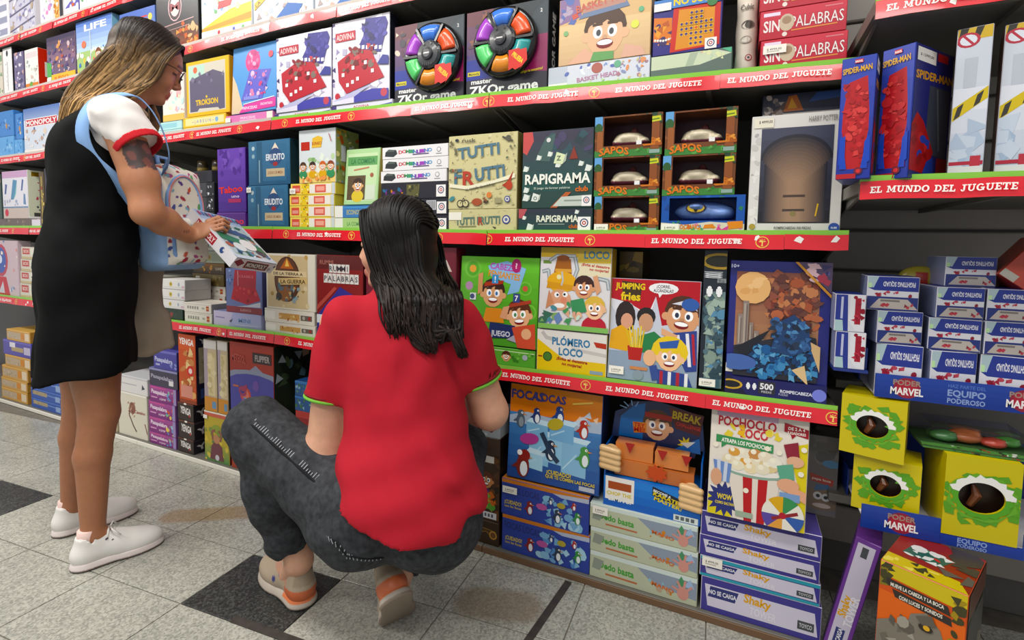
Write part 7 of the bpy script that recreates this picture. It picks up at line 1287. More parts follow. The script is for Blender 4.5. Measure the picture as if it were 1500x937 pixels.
a = Art(w, 0.02, 5); a.bg('4c7c3c'); a.S(20, 0, 80, 100, 30, ['a83c30', 'c8c8c0', '2c2c28', '3c8c48'], 14, 30); q = link('card_print', a.make('card_print'), M_CARD, o); q.rotation_euler = (math.radians(-70), 0, 0); q.location = (0, -0.004, 0.0)
for k, (x, y, c, rr) in enumerate(((-0.05, 0.05, '3c6c3c', 0.02), (-0.01, 0.06, 'a85c34', 0.024), (0.035, 0.05, 'b04030', 0.018), (0.065, 0.07, '4c8c3c', 0.018))):
    s = SDF(0.003); s.add('ell', (x, y, rr*0.62+0.004), (rr*1.3, rr, rr*0.6), 0.004); s.add('cone', (x, y, rr+0.002), (x+rr*0.8, y-0.01, rr*1.3), rr*0.4, rr*0.2, 0.004); s.object('toy', lambda P_, c=c: np.tile(np.array(hx(c)), (len(P_), 1)), M_PLAST, o)
mb = MB(); mb.add([(-w/2, 0.001, 0.005), (w/2, 0.001, 0.005), (w/2, 0.129, 0.005), (-w/2, 0.129, 0.005), (-w*0.4, 0.015, 0.045), (w*0.4, 0.015, 0.045), (w*0.4, 0.115, 0.045), (-w*0.4, 0.115, 0.045)], [(4, 5, 6, 7), (0, 1, 5, 4), (1, 2, 6, 5), (2, 3, 7, 6), (3, 0, 4, 7)], 'ffffff'); mb.build('clear_cover', M_CLEAR, o)
# dinosaur box
def p_dino(a):
    a.bg('c8501e'); a.G(0, 0, 100, 84, 'b43e18', 'd8662a', 5); a.P([(0, 100), (100, 100), (100, 91), (0, 93)], 'c8b42c'); a.S(0, 88, 16, 100, 12, ['3c3a1c', '7c7020'], 2, 4); a.S(86, 70, 100, 100, 14, ['3c3a1c', '9c8424'], 2, 4)
    a.P([(8, 92), (80, 90.5), (84, 86), (10, 88)], '2c2620'); a.T('MUEVE LA CABEZA Y LA BOCA', 45, 89.2, 2, 'e0dcd0', 62, 0.03); a.P([(16, 87), (84, 85), (86, 81), (20, 83)], '2c2620'); a.T('CON LUCES Y SONIDOS', 50, 84, 2, 'e0dcd0', 50, 0.03)
    a.P([(0, 20), (0, 66), (16, 70), (34, 68), (40, 78), (58, 82), (74, 76), (90, 58), (88, 50), (70, 50), (58, 40), (62, 24), (50, 10), (0, 0)], '7a7468'); a.S(2, 12, 56, 74, 50, ['8c867a', '686258', '9a9488', '5a554c'], 2, 4); a.P([(52, 60), (86, 56), (74, 44), (60, 38)], '3c2824'); a.P([(58, 40), (74, 40), (90, 34), (80, 26), (60, 26)], '706a5e'); [a.P([(58+i*5, 56.5), (61+i*5, 56), (59.5+i*5, 51)], 'e8e4d4') for i in range(5)]; [a.P([(62+i*5, 39), (65+i*5, 39), (63.5+i*5, 43)], 'e8e4d4') for i in range(5)]; a.E(58, 74, 3, '2c241c', ry=2); a.E(59, 74.3, 1.4, 'd8a83c'); a.P([(46, 78), (64, 82), (70, 77), (54, 75)], '5c564c')
def p_dino_s(a): a.bg('2a2620'); a.S(0, 0, 100, 100, 20, ['34302a', '3c2c24', '2c3428'], 6, 12); a.R(0, 86, 100, 100, '5c3420'); a.R(6, 6, 94, 84, '38342f'); a.S(10, 20, 90, 60, 12, ['5c584c', '484438', '6c6858'], 8, 16)
def p_dino_t(a): a.bg('8c2c24'); a.P([(0, 0), (100, 0), (86, 22), (0, 26)], 'c8b42c'); a.S(4, 4, 90, 20, 10, ['3c3a1c', 'e0d060'], 4, 8); a.P([(14, 40), (60, 36), (70, 60), (20, 66)], '2c5c4c'); a.S(14, 36, 70, 66, 12, ['3c8c6c', 'c83c34', 'd8d8d8'], 4, 9); a.S(70, 20, 100, 100, 8, ['3c3430', '58504c'], 10, 20)
b = ybox('F', 1284, 1412, 1560, 817, 990, -27, 'c8501e', 'large orange dinosaur toy box with a dark side window at the lower right corner', p_dino, Y=-0.17, d=0.17, sc='2a2620', tc='6c3c2c', right=p_dino_s, top=p_dino_t, st=(74, 60, 0.05, 0.03))
b.o['label'] = 'large orange toy box with a grey roaring dinosaur at the lower right corner'
# ------------------------------------------------------------------ people
M_SKIN = mat('skin', attr=True, rough=0.48, noise=(60, 0.05)); M_SKIN.node_tree.nodes['Principled BSDF'].inputs['Subsurface Weight'].default_value = 0.08
M_SKIN.node_tree.nodes['Principled BSDF'].inputs['Subsurface Radius'].default_value = (0.012, 0.005, 0.003)
M_HAIR = mat('hair', attr=True, rough=0.5, spec=0.22, noise=(90, 0.2))
M_CLOTH = mat('cotton', attr=True, rough=0.85, spec=0.2, noise=(14, 0.06), bump=(420, 0.25, 0.001))
M_BLACK = mat('black_dress_cloth', '0b0c0d', rough=0.9, spec=0.12, noise=(9, 0.25), bump=(300, 0.3, 0.001))
M_DENIM = mat('washed_grey_denim', '34363a', rough=0.85, spec=0.2, noise=(70, 0.42, 8), bump=(500, 0.4, 0.001))
M_LEATH = mat('shoe_leather', attr=True, rough=0.42)
class Fr:
    def __init__(s, C, f):
        f = np.array([f[0], f[1], 0.0]); f /= np.linalg.norm(f); s.f = f; s.r = np.array([f[1], -f[0], 0.0]); s.u = np.array([0, 0, 1.0]); s.C = np.array(C, float)
    def W(s, a, l, z): return s.C+s.f*a+s.r*l+s.u*z
    def ax(s, pitch=0, yaw=0, roll=0):
        """rows: forward, right, up after a nose-down pitch"""
        p = math.radians(pitch); y = math.radians(yaw); f = s.f*math.cos(y)+s.r*math.sin(y); r = s.r*math.cos(y)-s.f*math.sin(y)
        F = f*math.cos(p)-s.u*math.sin(p); U = s.u*math.cos(p)+f*math.sin(p)
        q = math.radians(roll); R2 = r*math.cos(q)-U*math.sin(q); U2 = U*math.cos(q)+r*math.sin(q)
        return np.array([F, R2, U2])
def head(S, hc, A, k=0.012):
    """head in its own axes A (rows forward, right, up); hc = centre"""
    H = lambda x, y, z: hc+A[0]*x+A[1]*y+A[2]*z
    S.add('elr', H(-0.008, 0, 0.032), (0.096, 0.076, 0.086), A, k); S.add('elr', H(0.034, 0, -0.038), (0.052, 0.052, 0.074), A, 0.03)
    S.add('elr', H(0.066, 0, -0.098), (0.02, 0.022, 0.016), A, 0.02); S.add('cone', H(0.083, 0, 0.012), H(0.103, 0, -0.027), 0.0066, 0.0082, 0.012)
    for s_ in (-1, 1):
        S.add('elr', H(0.052, s_*0.036, -0.036), (0.028, 0.022, 0.024), A, 0.02); S.add('elr', H(0.094, s_*0.01, -0.034), (0.008, 0.007, 0.006), A, 0.006); S.add('cone', H(0.078, s_*0.012, 0.03), H(0.066, s_*0.045, 0.028), 0.012, 0.01, 0.014)
        S.add('elr', H(0.0, s_*0.074, -0.012), (0.018, 0.008, 0.03), A, 0.008); S.sub('elr', H(0.093, s_*0.031, 0.006), (0.012, 0.016, 0.011), A, 0.012)
        S.add('elr', H(0.07, s_*0.031, 0.004), (0.014, 0.015, 0.012), A, 0.004)
    S.add('cone', H(0.084, -0.015, -0.066), H(0.084, 0.015, -0.066), 0.0062, 0.0062, 0.009); S.add('cone', H(0.082, -0.013, -0.0755), H(0.082, 0.013, -0.0755), 0.0066, 0.0066, 0.009)
    return H
def face_colours(C, P, hc, A, skin, lip):
    q = P-hc; x, y, z = q @ A[0], q @ A[1], q @ A[2]; fr = x > 0.045
    def dab(m, c, a=1.0): C[m, :3] = C[m, :3]*(1-a)+np.array(hx(c))[:3]*a
    dab(fr & (np.abs(y) < 0.022) & (np.abs(z+0.072) < 0.011) & (x > 0.078), lip, 0.7); dab(fr & (np.abs(y) < 0.02) & (np.abs(z+0.072) < 0.0016) & (x > 0.07), '5a2622', 0.4)
    for s_ in (-1, 1):
        dab(fr & (np.abs(y-s_*0.033) < 0.02) & (np.abs(z-0.031+0.25*(np.abs(y)-0.033)) < 0.0045), '33231b', 0.8); dab(fr & (np.abs(y-s_*0.031) < 0.015) & (np.abs(z+0.002) < 0.0026) & (x > 0.06), '1c1412', 0.9)
        dab(fr & ((y-s_*0.04)**2+(z+0.035)**2 < 0.02**2), 'c86a52', 0.1)
    return C
def hand(S, w, d, pn, side, curl=(0.9, 1.0, 1.1, 1.2), size=1.0, thumb=0.6, spread=0.12):
    """w wrist, d direction of the palm, pn palm normal (fingers close towards it), side = direction of the thumb"""
    d = d/np.linalg.norm(d); pn = pn-d*(pn @ d); pn /= np.linalg.norm(pn); sd = np.cross(d, pn); sd = sd*np.sign(sd @ side)
    A = np.array([d, sd, pn]); S.add('elr', w+d*0.045*size, (0.05*size, 0.040*size, 0.016*size), A, 0.014)
    for i in range(4):
        o = (1.5-i)*0.0195*size; ln = (0.041, 0.046, 0.043, 0.034)[i]*size; r0 = 0.0088*size
        p = w+d*(0.084-abs(i-1.2)*0.003)*size+sd*o; ang = 0.25; dd = d+sd*(1.5-i)*spread*0.3
        for j in range(3):
            c, s_ = math.cos(ang), math.sin(ang); v = dd*c+pn*s_; v = v/np.linalg.norm(v); q = p+v*ln*(1, 0.66, 0.52)[j]
            S.add('cone', p, q, r0*(1-0.1*j), r0*(0.92-0.1*j), 0.003); p = q; ang += curl[i]
    p = w+d*0.022*size+sd*0.03*size; q = p+(d*0.7+sd*0.75+pn*0.35)*0.036*size; S.add('cone', p-sd*0.012, q, 0.015*size, 0.0115*size, 0.008)
    v = d*math.cos(thumb)+pn*math.sin(thumb)+sd*0.15; v /= np.linalg.norm(v); t = q+v*0.03*size; S.add('cone', q, t, 0.0108*size, 0.0095*size, 0.003)
    v2 = d*math.cos(thumb+0.5)+pn*math.sin(thumb+0.5); S.add('cone', t, t+v2*0.024*size, 0.0095*size, 0.0075*size, 0.003)
def locks(name, paths, parent, m, cf, n=6, flat=0.4, cap=None):
    """tapering flattened strands; paths: list of (points, width, outward hint); cf(point, t, k) -> colour"""
    V, F, C = [], [], []
    for k, (pts, wd, up) in enumerate(paths):
        P = np.array(pts, float); m_ = len(P)
        # resample with Catmull-Rom
        Q = []
        for i in range(m_-1):
            p0, p1, p2, p3 = P[max(i-1, 0)], P[i], P[i+1], P[min(i+2, m_-1)]
            for t in (0, 0.25, 0.5, 0.75): Q.append(0.5*((2*p1)+(-p0+p2)*t+(2*p0-5*p1+4*p2-p3)*t*t+(-p0+3*p1-3*p2+p3)*t**3))
        Q.append(P[-1]); Q = np.array(Q); L = len(Q); b = len(V)
        if cap is not None:      # keep strands on the outside of the hair cap
            lay = 1.015+0.045*((k*37) % 17)/17
            for c_, r_, A_ in cap:
                e_ = ((Q-c_) @ A_.T)/np.array(r_); nn = np.sqrt((e_*e_).sum(1)); ins = nn < lay
                Q[ins] = c_+((e_[ins]/nn[ins][:, None]*lay)*np.array(r_)) @ A_
        for i in range(L):
            t = Q[min(i+1, L-1)]-Q[max(i-1, 0)]; t = t/(np.linalg.norm(t)+1e-9); o = np.asarray(up(Q[i]) if callable(up) else up, float); o = o-t*(o @ t); o /= (np.linalg.norm(o)+1e-9); s_ = np.cross(t, o); f = i/(L-1)
            w = wd*(0.55+0.45*min(1, f*4))*(1 if f < 0.6 else 1-0.8*((f-0.6)/0.4)**1.5)
            for j in range(n):
                a = 2*math.pi*j/n; V.append(Q[i]+s_*math.cos(a)*w+o*math.sin(a)*w*flat); C.append(cf(Q[i], f, k))
        for i in range(L-1):
            for j in range(n): F.append((b+i*n+j, b+i*n+(j+1) % n, b+(i+1)*n+(j+1) % n, b+(i+1)*n+j))
        F += [tuple(range(b+n-1, b-1, -1)), tuple(range(b+(L-1)*n, b+L*n))]
    me = bpy.data.meshes.new(name); me.from_pydata([tuple(v) for v in V], [], F); a = me.color_attributes.new('Col', 'FLOAT_COLOR', 'POINT'); a.data.foreach_set('color', np.array(C, dtype=np.float32).ravel())
    me.polygons.foreach_set('use_smooth', np.ones(len(F), dtype=bool)); me.update(); return link(name, me, m, parent)
def const(c): return lambda P: np.tile(np.array(hx(c)), (len(P), 1))
def lerp(a, b, t): return tuple(a[i]*(1-t)+b[i]*t for i in range(4))
def shoe(parent, M, L, kind):
    """shoe along +x (toe), heel at x=0, sole at z=0; M places it"""
    Wd = L*0.19
    S = SDF(0.0035); S.add('cone', (0.036, 0, 0.045), (0.04, 0, 0.085), 0.034, 0.033, 0.012); S.add('cone', (0.03, 0, 0.036), (L*0.45, 0, 0.044), 0.034, 0.036, 0.02); S.add('elr', (L*0.66, 0.002, 0.03), (L*0.33, Wd, 0.038), np.eye(3), 0.02); S.add('cone', (L*0.32, 0, 0.07), (L*0.62, 0, 0.045), 0.026, 0.026, 0.02)
    S.add('half', (0, 0, 0.012), (0, 0, -1)); 
    S.add('half', (0.02, 0, 0.098), (-0.25, 0, 1))
    S.sub('cone', (0.045, 0, 0.07), (0.035, 0, 0.2), 0.029, 0.034, 0.004)
    if kind == 'white':
        cf = const('dfdcd8')
    else:
        def cf(P):
            C = np.tile(np.array(hx('ab9a84')), (len(P), 1)); x, y, z = P[:, 0], P[:, 1], P[:, 2]
            C[(z < 0.05) & (x < 0.06)] = hx('c8673c'); C[(np.abs(z-0.06-0.25*(x-0.05)) < 0.009) & (x > 0.05) & (x < 0.15)] = hx('b98a70'); C[(np.abs(x-0.075) < 0.022) & (np.abs(z-0.072+0.3*(x-0.07)) < 0.007)] = hx('35407c'); C[((x-0.115)**2+(z-0.045)**2 < 0.008**2)] = hx('35407c'); C[(x < 0.02) & (z > 0.06)] = hx('9c8a74'); return C
    up = S.object('upper', cf, M_LEATH, parent, relax=2); up.matrix_local = M
    S = SDF(0.0035); S.add('cone', (0.034, 0, 0.0), (L*0.3, 0, 0.0), 0.042, 0.04, 0.01); S.add('elr', (L*0.64, 0.002, 0.0), (L*0.365, Wd*1.1, 0.05), np.eye(3), 0.02); S.add('half', (0, 0, 0.0), (0, 0, -1)); S.add('half', (0, 0, 0.022 if kind == 'white' else 0.03), (0, 0, 1))
    def cs(P):
        C = np.tile(np.array(hx('d3c8c4' if kind == 'white' else 'c4b8aa')), (len(P), 1)); C[P[:, 2] < 0.006] = hx('6b5a54' if kind == 'white' else '8c7c6c')
        if kind != 'white': C[(P[:, 0] < 0.07) & (P[:, 2] > 0.017)] = hx('e07a44')
        return C
    so = S.object('sole', cs, M_LEATH, parent); so.matrix_local = M
    mb = MB()
    for i in range(5):
        x = L*0.36+i*L*0.062; z = 0.096-i*0.0085; mb.tube([(x, -0.026, z-0.016), (x+0.004, -0.012, z), (x+0.006, 0.012, z), (x, 0.026, z-0.016)], 0.0032, 'e6e4e0' if kind == 'white' else 'a08c78', 6)
        if kind == 'white':
            for sy in (-1, 1): mb.tube([(x-0.002, sy*0.0275, z-0.018), (x-0.001, sy*0.0295, z-0.020)], 0.004, '2a2a30', 6)
    if kind == 'white': mb.tube([(L*0.4, 0.0, 0.1), (L*0.44, 0.03, 0.1), (L*0.5, 0.034, 0.082)], 0.0025, 'e6e4e0', 6); mb.tube([(L*0.4, 0.0, 0.1), (L*0.42, -0.03, 0.1), (L*0.5, -0.036, 0.08)], 0.0025, 'e6e4e0', 6)
    lc = mb.build('laces', M_LEATH, parent, True); lc.matrix_local = M
    mb = MB(); mb.lathe([(0.027, 0.06), (0.028, 0.09), (0.027, 0.112), (0.024, 0.113)], 'e2c4bc' if kind == 'white' else 'b98c70', 16, Matrix.Translation((0.04, 0, 0)))
    if kind == 'white': sk = mb.build('sock', M_CLOTH, parent, True); sk.matrix_local = M
def shoe_matrix(heel, toe, roll_up=(0, 0, 1)):
    h, t = Vector(heel), Vector(toe); x = (t-h).normalized(); z = Vector(roll_up); z = (z-x*z.dot(x)).normalized(); y = z.cross(x)
    return Matrix(((x.x, y.x, z.x, h.x), (x.y, y.y, z.y, h.y), (x.z, y.z, z.z, h.z), (0, 0, 0, 1)))
# ============================================================== standing woman
F1 = Fr((-1.86, 0.877, 0), (0.4, 0.9165)); W = F1.W
p1 = empty('person', (-1.86, 0.877, 0)); tag(p1, 'standing woman in black pinafore dress and white tee looking down at a game box', 'person')
def kid(o, par): o.parent = par; o.matrix_parent_inverse = Matrix.Translation(-par.location) if par.type == 'EMPTY' else Matrix(); return o
hc1 = W(0.150, 0, 1.572); A1 = F1.ax(21)
S = SDF(0.0042); H1 = head(S, hc1, A1)
S.add('cone', W(0.06, 0, 1.38), W(0.125, 0, 1.50), 0.052, 0.052, 0.02)
S.add('elr', W(-0.03, 0, 0.90), (0.105, 0.165, 0.12), F1.ax(0), 0.03); S.add('elr', W(0.0, 0, 1.06), (0.095, 0.13, 0.14), F1.ax(0), 0.04); S.add('elr', W(0.015, 0, 1.235), (0.105, 0.15, 0.15), F1.ax(0), 0.04)
S.add('cone', W(0.045, -0.14, 1.345), W(0.045, 0.14, 1.345), 0.052, 0.052, 0.03)
for s_, hip, kn, cf_, an, ft in ((1, (-0.025, 0.09, 0.84), (-0.006, 0.10, 0.455), (-0.036, 0.113, 0.31), (-0.032, 0.13, 0.085), (0.05, 0.135, 0.035)), (-1, (-0.03, -0.09, 0.84), (-0.043, -0.10, 0.45), (-0.07, -0.113, 0.31), (-0.08, -0.13, 0.085), (0.0, -0.135, 0.035))):
    S.add('cone', W(*hip), W(*kn), 0.094, 0.05, 0.015); S.add('cone', W(*kn), W(cf_[0]+0.01, cf_[1], 0.33), 0.0495, 0.045, 0.015); S.add('cone', W(cf_[0]+0.01, cf_[1], 0.33), W(*an), 0.045, 0.029, 0.015); S.add('cone', W(*an), W(*ft), 0.028, 0.026, 0.02)
# right arm (towards the camera) and left arm
SH, EL, WR = W(0.06, 0.178, 1.345), W(0.118, 0.215, 1.075), W(0.242, 0.105, 1.006)
S.add('cone', SH, W(0.105, 0.2, 1.17), 0.052, 0.047, 0.03); S.add('cone', W(0.105, 0.2, 1.17), EL, 0.047, 0.04, 0.02); S.add('cone', EL, W(0.165, 0.165, 1.05), 0.041, 0.041, 0.02); S.add('cone', W(0.165, 0.165, 1.05), WR, 0.041, 0.0255, 0.02)
SH2, EL2, WR2 = W(0.06, -0.178, 1.345), W(0.14, -0.235, 1.07), W(0.335, -0.165, 1.03)
S.add('cone', SH2, EL2, 0.05, 0.04, 0.03); S.add('cone', EL2, WR2, 0.041, 0.026, 0.02)
# held box frame (length, width, normal)
BS = 0.9; bD = np.array(CAMP)+(np.array([-1.652, 1.214, 0.931])-np.array(CAMP))*BS
e1, e2, bn = np.array([0.7988, 0.0156, -0.6014]), np.array([-0.1405, 0.9768, -0.1613]), np.array([0.5849, 0.2134, 0.7825]); bL, bW, bH = 0.27, 0.18, 0.0405
g = bD-e1*bL*0.66-bn*bH*0.5      # grip point on the near long edge
hand(S, WR, (g-WR), -bn+e2*0.9, bn, (0.95, 1.0, 1.05, 1.1), 0.86, 0.5)
g2 = bD+e2*bW-e1*bL*0.75-bn*bH*0.5; hand(S, WR2, g2-WR2, -e2+bn*-0.3, bn, (0.7, 0.8, 0.9, 1.0), 0.86, 0.4)
def cf1(P):
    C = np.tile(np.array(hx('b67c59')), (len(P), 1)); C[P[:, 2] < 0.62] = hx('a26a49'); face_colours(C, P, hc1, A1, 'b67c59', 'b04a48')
    q = P-F1.C; a, l, z = q @ F1.f, q @ F1.r, P[:, 2]; n1 = np.sin(a*90+z*37)*0.5+np.sin(z*110-a*60)*0.35+np.sin(a*210+z*150)*0.2
    m = (l > 0.14) & (z < 1.285) & (z > 1.20-0.01*n1) & ((a-0.115)**2/0.05**2+(z-1.243)**2/0.05**2 < 1+0.28*n1)
    C[m, :3] = np.array(hx('4a3c3a'))[:3]; m2 = m & (np.sin(a*170)+np.sin(z*150+a*60) > 0.5); C[m2, :3] = np.array(hx('7a4840'))[:3]
    m3 = (l > 0.06) & (np.abs(z-1.02) < 0.006) & (np.abs(a-0.225) < 0.012) & (np.sin(a*900) > 0); C[m3, :3] = np.array(hx('6a4436'))[:3]
    return C
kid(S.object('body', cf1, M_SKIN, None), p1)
# tee and its cuff
def fold1(P): return 0.0016*np.sin(P[:, 2]*95+P[:, 0]*60+np.sin(P[:, 1]*50)*1.5)+0.0012*np.sin(P[:, 0]*140-P[:, 2]*40)
S = SDF(0.0045); S.add('elr', W(0.015, 0, 1.235), (0.11, 0.156, 0.155), F1.ax(0), 0.03); S.add('elr', W(0.0, 0, 1.1), (0.1, 0.138, 0.14), F1.ax(0), 0.03); S.add('cone', W(0.045, -0.14, 1.35), W(0.045, 0.14, 1.35), 0.057, 0.057, 0.03); S.add('cone', W(0.055, 0, 1.37), W(0.085, 0, 1.425), 0.062, 0.056, 0.02)
for s_ in (-1, 1):
    S.add('cone', W(0.06, s_*0.172, 1.348), W(0.108, s_*0.2, 1.262), 0.066, 0.062, 0.025)
arm_d = (W(0.108, 0.2, 1.262)-W(0.055, 0.15, 1.352)); arm_d /= np.linalg.norm(arm_d)
S.sub('cyl', W(0.1, 0.193, 1.277), W(0.15, 0.235, 1.18), 0.085, 0.001); S.sub('cyl', W(0.1, -0.193, 1.277), W(0.15, -0.235, 1.18), 0.085, 0.001)
S.sub('cone', W(0.088, 0, 1.435), W(0.11, 0, 1.47), 0.06, 0.07, 0.002)
tee = kid(S.object('tshirt', const('e6e2df'), M_CLOTH, None, fold1), p1)
def ringtube(c, n, rx, ry, ux, rad, col, name, m, parent, seg=28, arc=(0, 360)):
    n = n/np.linalg.norm(n); u = ux-n*(ux @ n); u /= np.linalg.norm(u); v = np.cross(n, u); mb = MB(); k = [math.radians(arc[0]+(arc[1]-arc[0])*i/seg) for i in range(seg+1)]
    mb.tube([c+u*rx*math.cos(t)+v*ry*math.sin(t) for t in k], rad, col, 8); return mb.build(name, m, parent, True)
# cuff as a short sleeve band
S = SDF(0.0035); c0 = W(0.098, 0.193, 1.279); c1 = c0+arm_d*0.022; S.add('cone', c0, c1, 0.0665, 0.0655, 0.002); S.add('half', c0, -arm_d); S.add('half', c1, arm_d); S.sub('cone', c0+arm_d*0.008, c1+arm_d*0.03, 0.0585, 0.0585, 0.001)
kid(S.object('sleeve_cuff', const('c2202a'), M_CLOTH, None), p1)
kid(ringtube(W(0.092, 0, 1.428), W(0.12, 0, 1.5)-W(0.06, 0, 1.38), 0.058, 0.058, F1.r, 0.005, 'cdbb98', 'collar', M_CLOTH, None), p1)
# pinafore dress
def fold2(P):
    q = P-F1.C; a, l, z = q @ F1.f, q @ F1.r, P[:, 2]; ang = np.arctan2(l, a+0.03); lo_ = np.clip((0.95-z)/0.4, 0, 1)
    return 0.007*lo_*np.sin(ang*7+z*3)+0.0022*np.sin(z*42+ang*3+np.sin(ang*4))+0.002*np.sin(z*75+l*40)*np.clip(1-np.abs(z-1.03)/0.15, 0, 1)
S = SDF(0.0055); S.add('elr', W(0.012, 0, 1.235), (0.117, 0.165, 0.165), F1.ax(0), 0.03); S.add('elr', W(0.002, 0, 1.05), (0.112, 0.155, 0.2), F1.ax(0), 0.05); S.add('elr', W(-0.02, 0, 0.89), (0.122, 0.182, 0.18), F1.ax(0), 0.06)
for l in (-0.085, 0, 0.085): S.add('cone', W(-0.02, l, 0.88), W(-0.033, l*1.15, 0.53), 0.10, 0.123, 0.05)
for s_ in (-1, 1): S.add('cone', W(-0.02, s_*0.085, 1.31), W(0.045, s_*0.095, 1.40), 0.04, 0.026, 0.02); S.sub('cone', W(0.07, s_*0.36, 1.295), W(0.072, s_*0.135, 1.31), 0.085, 0.068, 0.012)
S.add('half', W(0, 0, 0.588), (F1.f*0.1)+np.array([0, 0, -1.0])); S.sub('cone', W(0.10, 0, 1.42), W(0.16, 0, 1.5), 0.075, 0.1, 0.01); S.sub('cone', W(-0.03, 0, 0.50), W(-0.03, 0, 0.68), 0.105, 0.07, 0.01)
kid(S.object('dress', None, M_BLACK, None, fold2, 2), p1)
# hair: under-mass plus strands
rnd = random.Random(4)
CAP1 = [(hc1+A1[0]*-0.014+A1[2]*0.036, (0.101, 0.085, 0.094), A1), (hc1+A1[0]*-0.045-A1[2]*0.02, (0.064, 0.08, 0.098), A1)]
S = SDF(0.006)
for c_, r_, A_ in CAP1: S.add('elr', c_, r_, A_, 0.006)
for l in (-0.03, 0.0, 0.03): S.add('cone', hc1-A1[0]*0.045+A1[1]*l-A1[2]*0.06, W(0.03, l*1.0+0.01, 1.41), 0.028, 0.02, 0.02); S.add('cone', W(0.03, l+0.01, 1.41), W(-0.035, l*0.8+0.02, 1.335), 0.018, 0.008, 0.02)
S.sub('elr', hc1+A1[0]*0.082-A1[2]*0.022, (0.052, 0.1, 0.1), A1, 0.01)
def hair_col(t, k, seed=0.0):
    r_ = random.Random(k*13+7).random(); dark, mid, bl = hx('1d1512'), hx('5a4027'), hx('b58d57')
    s_ = min(1, max(0, (t-0.2)/0.45)); c = lerp(dark, lerp(mid, bl, 0.25+0.75*r_), s_); return lerp(c, dark, 0.55*(random.Random(k*7+1).random() < 0.3))
def hm(P):
    z = P[:, 2]; t = np.clip((1.70-z)/0.36, 0, 1)[:, None]; return np.array(hx('1d1512'))*(1-t)+np.array(hx('6e5032'))*t
hair1 = kid(S.object('hair', hm, M_HAIR, None), p1)
paths = []
def H(x, y, z): return hc1+A1[0]*x+A1[1]*y+A1[2]*z
for i in range(520):
    s_ = 1 if i % 4 else -1; u = rnd.random()**0.9; j = lambda a: rnd.uniform(-a, a); lay = rnd.random()*0.006
    root = H(0.075-0.135*u+j(0.004), s_*0.004+j(0.003), 0.122-0.10*max(0, u-0.3)**1.5-0.22*max(0, 0.22-u)+lay)
    a1_ = H(0.066-0.15*u, s_*(0.064+j(0.004)+lay)*(1-0.35*u), 0.088-0.045*u); a2 = H(0.044-0.135*u+j(0.004), s_*(0.09+lay)*(1-0.4*u), 0.015-0.02*u+j(0.008)); a3 = H(0.034-0.137*u+j(0.005), s_*(0.086+lay)*(1-0.2*u), -0.07+j(0.01))
    e = rnd.random(); b1 = W(0.105-0.145*u+j(0.006), s_*(0.088-0.053*u)+0.012, 1.44+j(0.01)); b2 = W(0.03-0.09*u+j(0.008), s_*(0.088-0.05*u)+0.018, 1.385+j(0.012)); b3 = W(-0.02-0.055*u+j(0.008), s_*(0.078-0.05*u)+0.022, 1.315-0.035*e+j(0.012))
    paths.append(([root, a1_, a2, a3, b1, b2, b3], rnd.uniform(0.004, 0.007), lambda p: p-(hc1-A1[0]*0.02) if p[2] > 1.47 else (-F1.f*0.7+F1.r*0.5+F1.u*0.2)))
for i in range(22):      # loose strands hanging in front of the far shoulder and along the cheek
    j = lambda a: rnd.uniform(-a, a); s_ = -1; u = rnd.random()
    paths.append(([H(0.07-0.03*u, s_*0.01, 0.112), H(0.07-0.02*u, s_*0.06, 0.075), H(0.066, s_*0.088, 0.0), H(0.052, s_*0.088, -0.08), W(0.175+j(0.012), -0.075+j(0.01), 1.40), W(0.16+j(0.012), -0.07+j(0.012), 1.33), W(0.155+j(0.012), -0.06+j(0.012), 1.285+j(0.02))], rnd.uniform(0.005, 0.008), lambda p: p-hc1))
hs1 = kid(locks('hair_strands', paths, None, M_HAIR, lambda p, t, k: hair_col(t, k), cap=CAP1), p1)
# glasses
gl = MB()
for s_ in (-1, 1):
    c = H(0.098, s_*0.032, 0.0); gl.tube([c+A1[1]*0.0225*math.cos(t)+A1[2]*0.0195*math.sin(t)-A1[0]*0.003*abs(math.cos(t)) for t in [2*math.pi*i/20 for i in range(21)]], 0.0017, '2c1d1a', 6); gl.tube([H(0.096, s_*0.054, 0.006), H(0.07, s_*0.074, 0.008), H(0.0, s_*0.083, 0.0), H(-0.015, s_*0.083, -0.014)], 0.0017, '2c1d1a', 6)
gl.tube([H(0.099, -0.0095, 0.003), H(0.102, 0, 0.006), H(0.099, 0.0095, 0.003)], 0.0017, '2c1d1a', 6); gls = kid(gl.build('glasses', M_PLAST, None, True), p1)
ln = MB()
for s_ in (-1, 1): c = H(0.0965, s_*0.032, 0.0); ln.add([c+A1[1]*0.0215*math.cos(t)+A1[2]*0.0185*math.sin(t) for t in [2*math.pi*i/20 for i in range(20)]], [tuple(range(20))], 'ffffff')
q = ln.build('lenses', M_CLEAR, gls)
# shoes
for nm, hl, to in (('right', W(-0.083, 0.135, 0.001), W(0.142, 0.13, 0.001)), ('left', W(-0.128, -0.128, 0.001), W(0.095, -0.145, 0.001))):
    e = empty('shoe'); e.parent = p1; e.matrix_parent_inverse = Matrix.Translation(-p1.location); shoe(e, shoe_matrix(hl, to), 0.228, 'white')
